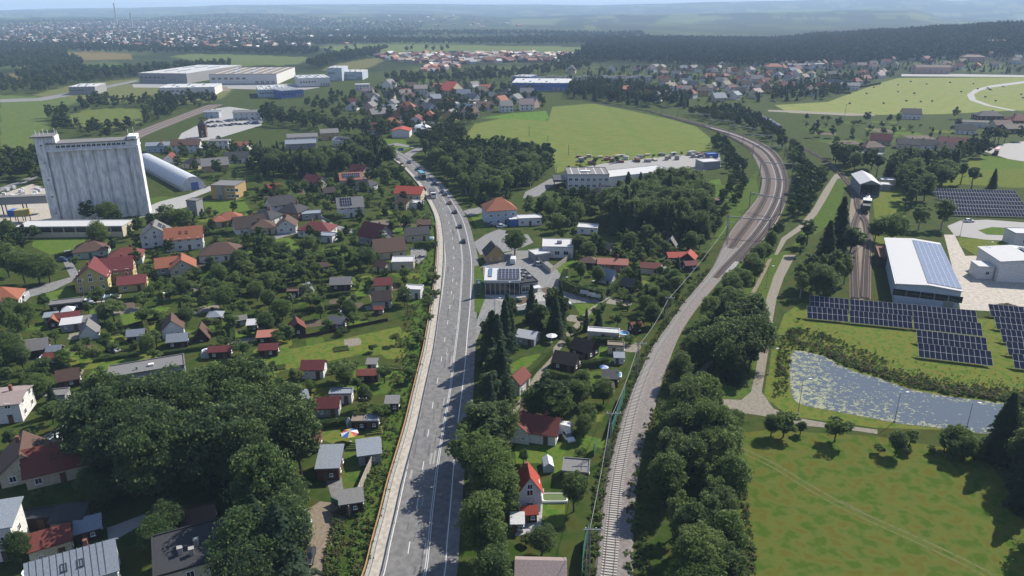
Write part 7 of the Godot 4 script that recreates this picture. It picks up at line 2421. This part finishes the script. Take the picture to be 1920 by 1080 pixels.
func make_hedges():
	for e in [[1052, 541, 1085, 553, 3.2, 2.0, 4], [1085, 553, 1132, 563, 3.2, 2.0, 4], [1052, 541, 1060, 520, 3.0, 1.6, 4], [1140, 555, 1168, 528, 2.6, 1.6, 1]]:
		hedge(at(e[0], e[1]), at(e[2], e[3]), e[4], e[5], e[6], "tall dense hedge around the steep A-frame hut opposite the showroom", "hedges opposite the showroom")
	hedge(at(272, 612), at(286, 652), 2.2, 1.2, 9, "bright yellow-green hedge beside the white hut with chimney", "")
	hedge(at(0, 676), at(50, 655), 1.8, 1.2, 9, "yellowed hedge in front of the grey gabled hut", "")
	hedge(at(155, 731), at(205, 718), 2.0, 1.4, 4, "dark hedge left of the long flat building", "")
	hedge(at(1560, 174), at(1650, 158), 2.4, 2.4, 4, "dark boundary hedge around a lawn at the edge of the hay field", "")
	hedge(at(1595, 176), at(1560, 174), 2.4, 2.4, 4, "short dark hedge at the corner of the hay field", "")
	hedge(at(590, 805), at(660, 796), 1.6, 1.3, 4, "dark clipped hedge above the rainbow parasol", "")
	hedge(at(1092, 690), at(1140, 684), 1.8, 1.4, 4, "dark hedge between the two brown huts and the blue pool", "")
	hedge(at(1110, 642), at(1165, 645), 1.8, 1.4, 4, "dark hedge below the caravan-like hut", "")
	hedge(at(985, 715), at(1032, 665), 2.0, 1.6, 3, "light green hedge along the garden track", "")
	hedge(at(820, 464), at(778, 465), 2.2, 1.6, 4, "dark hedge below the dark grey roof at the parapet", "")
	hedge(at(375, 510), at(470, 490), 1.8, 1.4, 4, "dark hedge below the brown roof with wide eaves", "")
	hedge(at(105, 486), at(150, 476), 1.8, 1.4, 4, "dark hedge beside the pale green house", "")
	var rg := RandomNumberGenerator.new()
	rg.seed = 61
	for z in [[60, 800, 520, 720, 20.0, 64, "left allotments"], [280, 800, 390, 500, 20.0, 40, "village gardens"], [1000, 1250, 500, 900, -24.0, 34, "gardens by the railway"]]:
		for k in z[5]:
			var c := at(rg.randf_range(z[0], z[1]), rg.randf_range(z[2], z[3]))
			var u := Basis(Vector3.UP, deg_to_rad(z[4] + (90.0 if rg.randf() < 0.5 else 0.0))).x * rg.randf_range(3, 9)
			var ok := true
			for t in [-1.0, -0.5, 0.0, 0.5, 1.0]:
				ok = ok and is_free(c.x + u.x * t, c.z + u.z * t)
			if ok:
				hedge(c - u, c + u, rg.randf_range(0.9, 1.8), rg.randf_range(0.8, 1.4), [4, 0, 1, 3, 2][rg.randi() % 5], "low clipped hedge dividing plots of the " + z[6], "hedges of the " + z[6])

func tall_grass():
	var list := []
	var rg := RandomNumberGenerator.new()
	rg.seed = 19
	var bank := []
	for r in ROAD.slice(1, 17):
		bank.append([r[1] - 28, r[0], 24.0])
	for z in [[bank, 1500], [[[1196, 1080, 26], [1200, 990, 26], [1206, 908, 26], [1220, 830, 24], [1240, 765, 18], [1262, 700, 14], [1295, 635, 12]], 700], [[[1104, 1080, 14], [1116, 990, 14], [1128, 908, 12], [1144, 830, 10], [1164, 765, 8], [1192, 700, 8], [1230, 635, 8], [1280, 565, 8], [1325, 505, 8]], 900], [[[1462, 745, 14], [1468, 690, 12], [1476, 640, 14], [1495, 618, 18], [1560, 640, 26], [1660, 680, 26]], 600], [[[640, 960, 12], [630, 1020, 16], [620, 1080, 18]], 260], [[[1372, 840, 10], [1385, 920, 12], [1398, 1000, 14], [1404, 1080, 14]], 300]]:
		var a: Array = z[0]
		for k in z[1]:
			var t := rg.randf() * (a.size() - 1.001)
			var i := int(t)
			var x := lerpf(a[i][0], a[i + 1][0], t - i) + rg.randf_range(-1, 1) * lerpf(a[i][2], a[i + 1][2], t - i)
			var y := lerpf(a[i][1], a[i + 1][1], t - i)
			list.append([at(x, y), 0.25 + 0.65 * pow(rg.randf(), 2.0), rg.randf_range(0.9, 1.8)])
	mass("tall_grass", "uneven tall grass and weeds on the banks of road and railway", list, [MASS.shrub[0]], [1, 3, 5, 9, 12], 1.25)

func reed_bank():
	var list := []
	var rg := RandomNumberGenerator.new()
	rg.seed = 14
	for k in 1700:
		var x := rg.randf_range(1488, 1930)
		var top := 0.0
		var a := [[1488, 652], [1545, 664], [1579, 682], [1655, 706], [1708, 725], [1781, 738], [1930, 758]]
		for i in a.size() - 1:
			if x >= a[i][0]:
				top = lerpf(a[i][1], a[i + 1][1], (x - a[i][0]) / (a[i + 1][0] - a[i][0]))
		var y := top - absf(rg.randfn(0.0, 20.0)) + rg.randf_range(0, 3)
		list.append([at(x, y), (0.35 + 0.9 * pow(rg.randf(), 1.8)) * clampf(1.2 - (top - y) / 40.0, 0.35, 1.0), rg.randf_range(0.8, 1.5)])
	mass("reed_bank", "thick brownish reeds and scrub along the far bank of the pond", list, [MASS.shrub[0]], [11, 12, 12, 1, 9, 5], 2.0)

func mass(called: String, label: String, list: Array, meshes: Array, tones: Array, bright: float):
	var o := base(called, Vector3.ZERO)
	o.set_meta("kind", "stuff")
	tag(o, label, "trees")
	var rg := RandomNumberGenerator.new()
	rg.seed = list.size()
	for m in meshes.size():
		var mine := []
		for i in list.size():
			if i % meshes.size() == m:
				mine.append(list[i])
		if mine.is_empty():
			continue
		var mm := MultiMesh.new()
		mm.transform_format = MultiMesh.TRANSFORM_3D
		mm.use_colors = true
		mm.mesh = meshes[m]
		mm.instance_count = mine.size()
		for i in mine.size():
			var t: Array = mine[i]
			var b := Basis(Vector3.UP, rg.randf() * TAU).scaled(Vector3(t[1] * t[2], t[1], t[1] * t[2]))
			mm.set_instance_transform(i, Transform3D(b, t[0]))
			var c: Color = (LEAF[tones[rg.randi() % tones.size()]] as StandardMaterial3D).albedo_color.srgb_to_linear()
			var f := bright * rg.randf_range(0.85, 1.15)
			mm.set_instance_color(i, Color(c.r * f, c.g * f, c.b * f))
		var mi := MultiMeshInstance3D.new()
		mi.name = "canopy"
		mi.multimesh = mm
		mi.material_override = M.leaf_mass
		mi.set_meta("kind", "stuff")
		o.add_child(mi, true)

# ---------- far districts, woods and the city ----------
func far_house(px: float, py: float, w: float, d: float, wh: float, rh: float, yaw: float, roof: String, wall: String, type: String, label: String, group: String, called := "house"):
	var c := dropped(at(px, py))
	var o := base(called, c, yaw)
	tag(o, label_for(label), "house", group)
	mark_disc(c, maxf(w, d) * 0.5)
	piece("wall", wall_mesh(w, d, wh, rh, type), WALL[wall], o)
	piece("roof", roof_mesh(w, d, rh, type, 0.5, 0.2), ROOF[roof], o, Vector3(0, wh, 0))
	var n := clampi(int(w / 3.4), 2, 6)
	for f in (2 if wh > 4.4 else 1):
		for k in n:
			box("window", M.glass, o, Vector3((k - (n - 1) * 0.5) * w / n, 1.6 + f * 2.7, d * 0.5 + 0.03), Vector3(1.3, 1.3, 0.08))

func make_far():
	var rg := RandomNumberGenerator.new()
	rg.seed = 31
	var roofs := ["brown", "orange", "dark grey", "maroon", "grey", "red", "tan", "dark brown", "grey", "pinkish", "blue-grey"]
	var walls := ["white", "cream", "white", "pink", "white", "ochre", "white"]
	# terraces and blocks in the hillside district
	for k in 16:
		far_house(968 + k * 16.5, 152 + (k % 2) * 2.0 - k * 0.1, 10, 9, 6.0, 0.3, 4, "grey", "white" if k % 4 else "cream", "f", "white flat-roofed terraced house in the row behind the blue hall", "terraced houses behind the blue hall", "terraced_house")
	for e in [[1745, 138, 48, 12, 9, 3, -4, "brown", "pink", "g", "long pink apartment block at the top of the hay field"], [1815, 112, 40, 14, 9, 1, -3, "tan", "cream", "f", "long cream apartment block under the wooded hill"], [1865, 108, 40, 12, 9, 3, 2, "brown", "pink", "g", "second long apartment block under the wooded hill"], [1820, 122, 36, 14, 8, 3, 0, "brown", "pink", "h", "pink apartment block between the two long ones"], [1500, 128, 50, 12, 6, 0.4, 0, "white", "white", "f", "long white terrace in the hillside district"], [1550, 127, 40, 12, 6, 0.4, 2, "white", "white", "f", "second long white terrace in the hillside district"], [1450, 135, 24, 14, 8, 4, 4, "orange", "cream", "h", "tall cream house with orange roof in the hillside district"], [1570, 166, 26, 12, 4, 6, -30, "grey", "white", "g", "white house with steep pale roof near the hay field"], [1592, 168, 20, 12, 5, 3, -20, "grey", "white", "g", "second white house near the hay field"], [848, 178, 14, 30, 6, 8, -26, "bright red", "cream", "g", "tall building with a steep orange roof full of rooflights"], [870, 206, 20, 12, 6, 0.4, -8, "white", "white", "f", "white cubic house on the edge of the central meadow"], [895, 200, 16, 12, 6, 0.4, -8, "grey", "white", "f", "grey cubic house beside the white cubic one"], [680, 168, 16, 12, 6, 0.4, 10, "white", "white", "f", "white cubic house near the factory"], [730, 165, 14, 12, 5, 5, 70, "grey", "white", "g", "white gabled house near the factory"], [820, 236, 22, 6, 2, 0.2, 14, "grey", "white", "f", "white garden wall building above the young wood"]]:
		far_house(e[0], e[1], e[2], e[3], e[4], e[5], e[6], e[7], e[8], e[9], e[10], "large houses of the far districts")
	# single houses in the far districts
	var zones := [
		["middle district", [[690, 250], [735, 222], [800, 205], [880, 205], [895, 222], [800, 240], [720, 256]], 12, 17.0],
		["middle district", [[630, 190], [760, 168], [900, 165], [1010, 188], [1018, 206], [880, 214], [740, 225], [660, 215]], 44, 19.0],
		["hillside district", [[1070, 135], [1300, 128], [1450, 120], [1640, 125], [1660, 146], [1570, 175], [1440, 186], [1320, 195], [1210, 190], [1100, 165]], 120, 16.0],
		["hillside district", [[1400, 122], [1560, 112], [1700, 104], [1940, 92], [1950, 134], [1700, 137], [1620, 130]], 75, 20.0],
	]
	var made := []
	for z in zones:
		var pp := PackedVector2Array()
		var b := Rect2(z[1][0][0], z[1][0][1], 0, 0)
		for q in z[1]:
			pp.append(Vector2(q[0], q[1]))
			b = b.expand(Vector2(q[0], q[1]))
		var n := 0
		for k in 3000:
			if n >= z[2]:
				break
			var v := Vector2(rg.randf_range(b.position.x, b.end.x), rg.randf_range(b.position.y, b.end.y))
			if not Geometry2D.is_point_in_polygon(v, pp):
				continue
			var p := at(v.x, v.y)
			var ok := true
			for q in made:
				if q.distance_to(p) < z[3]:
					ok = false
					break
			if not ok or (v.x > 940 and v.x < 1240 and v.y > 140 and v.y < 176):
				continue
			made.append(p)
			n += 1
			var r: String = roofs[rg.randi() % roofs.size()]
			var w: String = walls[rg.randi() % walls.size()]
			var t: String = ["g", "g", "g", "h"][rg.randi() % 4]
			far_house(v.x, v.y, rg.randf_range(10, 15), rg.randf_range(9, 11), rg.randf_range(3.2, 6.0), rg.randf_range(3.0, 4.6), rg.randf_range(-60, 90), r, w, t, "%s house with %s %s roof in the %s" % [w, r, ROOF_WORD[t], z[0]], "houses of the " + z[0])
	# the city and the outer suburbs: too many and too small to count
	var hm := far_house_mesh()
	var pal := [[.55, .54, .52], [.45, .38, .28], [.22, .09, .07], [.13, .08, .07], [.08, .08, .085], [.30, .16, .11]]
	city("distant_suburb", "dense distant suburb of dark-roofed houses behind the central meadow", [[690, 104], [800, 103], [960, 101], [1095, 103], [1085, 116], [960, 118], [840, 122], [740, 116]], 17.0, hm, pal, 1.0)
	city("distant_estate", "distant estate of orange-roofed row houses", [[785, 128], [850, 121], [862, 127], [800, 141]], 15.0, hm, [[.36, .15, .1], [.40, .19, .13], [.5, .45, .4]], 1.0)
	city("distant_city", "distant city of small buildings on the plain", [[-60, 62], [120, 50], [330, 47], [480, 52], [520, 62], [640, 66], [720, 80], [600, 86], [470, 94], [330, 92], [160, 84], [-60, 82]], 40.0, hm, pal, 1.05)
	city("distant_village", "distant village on the valley floor", [[1120, 73], [1200, 70], [1215, 76], [1150, 80]], 50.0, hm, pal, 1.4)
	city("distant_village", "hamlets scattered below the far hills", [[520, 46], [900, 40], [1000, 52], [700, 58], [520, 62]], 190.0, hm, pal, 1.8)
	for e in [[221, 52, 12, "taller"], [249, 56, 25, "shorter"]]:
		var o := base("factory_chimney", dropped(at(e[0], e[1])))
		tag(o, "%s of two thin chimneys over the distant city" % e[3], "chimney")
		var d: float = Vector2(o.position.x, o.position.z).length()
		var h: float = CAM_H + d * (20.0 - e[2]) / F
		var st := st_new()
		tube(st, Vector3.ZERO, Vector3(0, h, 0), 5.0, 3.0, 10)
		piece("shaft", done(st), M.concrete, o)
		st = st_new()
		tube(st, Vector3(0, h * 0.94, 0), Vector3(0, h * 1.002, 0), 3.6, 3.4, 10)
		piece("crown_band", done(st), M.paint_red, o)
	# woods on the hill, in bands of the plain, and scattered over the city
	var far := []
	far_scatter(far, [[1075, 121], [1200, 118], [1400, 112], [1600, 112], [1800, 104], [2040, 94], [2040, 60], [1700, 50], [1400, 66], [1200, 88], [1100, 108]], 9.5, 13, 19, rg, true)
	mass("hill_forest", "dense dark forest covering the hill behind the hillside district", far, [MASS.far_tree[0], MASS.far_tree[1], MASS.far_spruce[0]], [4, 7, 2, 8, 10], 1.0)
	far = []
	for z in [
		[[[480, 80], [600, 74], [720, 76], [860, 76], [980, 72], [1100, 73], [1130, 82], [960, 84], [760, 82], [600, 84]], 17],
		[[[480, 70], [640, 62], [900, 60], [1120, 62], [1130, 66], [900, 67], [640, 69]], 26],
		[[[-60, 84], [140, 86], [330, 94], [480, 96], [600, 98], [590, 104], [400, 101], [260, 100], [120, 97], [-60, 92]], 17],
		[[[0, 99], [110, 100], [120, 112], [0, 118]], 18],
		[[[600, 96], [700, 92], [860, 96], [760, 99]], 40],
		[[[-60, 50], [480, 42], [800, 50], [720, 80], [480, 92], [-60, 86]], 38],
		[[[1000, 66], [1200, 62], [1230, 78], [1130, 84], [1100, 80]], 24],
		[[[480, 94], [560, 92], [620, 100], [480, 104]], 18],
		[[[1040, 118], [1090, 104], [1110, 112], [1080, 122]], 12],
	]:
		far_scatter(far, z[0], z[1], 11, 18, rg, false)
	mass("plain_woods", "bands of hazy woodland across the distant plain", far, [MASS.far_tree[0], MASS.far_tree[1]], [4, 2, 7, 0], 1.0)

func far_scatter(out: Array, poly: Array, sp: float, h0: float, h1: float, rg: RandomNumberGenerator, hill: bool):
	# the polygon is in pixels of the flat plain; on the hill it is walked by bearing and distance
	if hill:
		var r := 1215.0
		while r < 2420.0:
			var az := 0.075
			while az < 0.72:
				var x := r * sin(az) + rg.randf_range(-0.5, 0.5) * sp
				var z := -r * cos(az) + rg.randf_range(-0.5, 0.5) * sp
				az += sp / r
				var px := 960.0 + F * x / -z * 0.955
				var edge := 1215.0 + 160.0 * clampf((1700.0 - px) / 600.0, 0.0, 1.0) + 45.0 * noise.get_noise_2d(x / 90.0, z / 90.0) + clampf((px - 1380.0) / 400.0, 0, 1) * 380.0
				if px < 1070.0 + (r - 1300.0) * 0.03 or r < edge:
					continue
				out.append([dropped(Vector3(x, 0, z)), rg.randf_range(h0, h1), rg.randf_range(0.85, 1.2)])
			r += sp
		return
	var p := pts(poly)
	var p2 := flat2(p)
	var b := Rect2(p2[0], Vector2.ZERO)
	for q in p2:
		b = b.expand(q)
	var z := b.position.y
	while z < b.end.y:
		var x := b.position.x
		while x < b.end.x:
			var v := Vector2(x + rg.randf_range(-0.5, 0.5) * sp, z + rg.randf_range(-0.5, 0.5) * sp)
			x += sp
			if Geometry2D.is_point_in_polygon(v, p2) and (sp < 20.0 or noise.get_noise_2d(v.x / 150.0, v.y / 150.0) > -0.25):
				out.append([dropped(Vector3(v.x, 0, v.y)), rg.randf_range(h0, h1), rg.randf_range(1.0, 1.5)])
		z += sp

func far_house_mesh() -> ArrayMesh:
	var st := st_new()
	st_box(st, Vector3(0, 0.3, 0), Vector3(1, 0.6, 0.8))
	quad(st, Vector3(-0.54, 0.56, 0.44), Vector3(-0.54, 1, 0), Vector3(0.54, 1, 0), Vector3(0.54, 0.56, 0.44))
	quad(st, Vector3(0.54, 0.56, -0.44), Vector3(0.54, 1, 0), Vector3(-0.54, 1, 0), Vector3(-0.54, 0.56, -0.44))
	tri(st, Vector3(0.5, 0.6, 0.4), Vector3(0.5, 1, 0), Vector3(0.5, 0.6, -0.4))
	tri(st, Vector3(-0.5, 0.6, -0.4), Vector3(-0.5, 1, 0), Vector3(-0.5, 0.6, 0.4))
	return done(st)

func city(called: String, label: String, poly: Array, sp: float, m: ArrayMesh, tones: Array, size: float):
	var rg := RandomNumberGenerator.new()
	rg.seed = int(sp * 10)
	var p2 := flat2(pts(poly))
	var b := Rect2(p2[0], Vector2.ZERO)
	for q in p2:
		b = b.expand(q)
	var list := []
	var z := b.position.y
	while z < b.end.y:
		var x := b.position.x
		while x < b.end.x:
			var v := Vector2(x + rg.randf_range(-0.4, 0.4) * sp, z + rg.randf_range(-0.4, 0.4) * sp)
			x += sp
			if Geometry2D.is_point_in_polygon(v, p2) and rg.randf() < 0.8:
				list.append(v)
		z += sp
	var mm := MultiMesh.new()
	mm.transform_format = MultiMesh.TRANSFORM_3D
	mm.use_colors = true
	mm.mesh = m
	mm.instance_count = list.size()
	for i in list.size():
		var w := rg.randf_range(10, 16) * size
		var h := rg.randf_range(6, 9) * (1.0 if size < 1.2 else rg.randf_range(0.9, 2.0))
		var v: Vector2 = list[i]
		mm.set_instance_transform(i, Transform3D(Basis(Vector3.UP, rg.randf() * TAU).scaled(Vector3.ONE) * Basis.from_scale(Vector3(w, h, w * 0.9)), dropped(Vector3(v.x, 0, v.y))))
		var c: Array = tones[rg.randi() % tones.size()]
		var f := rg.randf_range(0.62, 0.9)
		mm.set_instance_color(i, Color(c[0] * f, c[1] * f, c[2] * f))
	var mi := MultiMeshInstance3D.new()
	mi.name = numbered(called)
	mi.multimesh = mm
	mi.material_override = M.far_house
	mi.set_meta("kind", "stuff")
	tag(mi, label, "houses")
	add_child(mi)
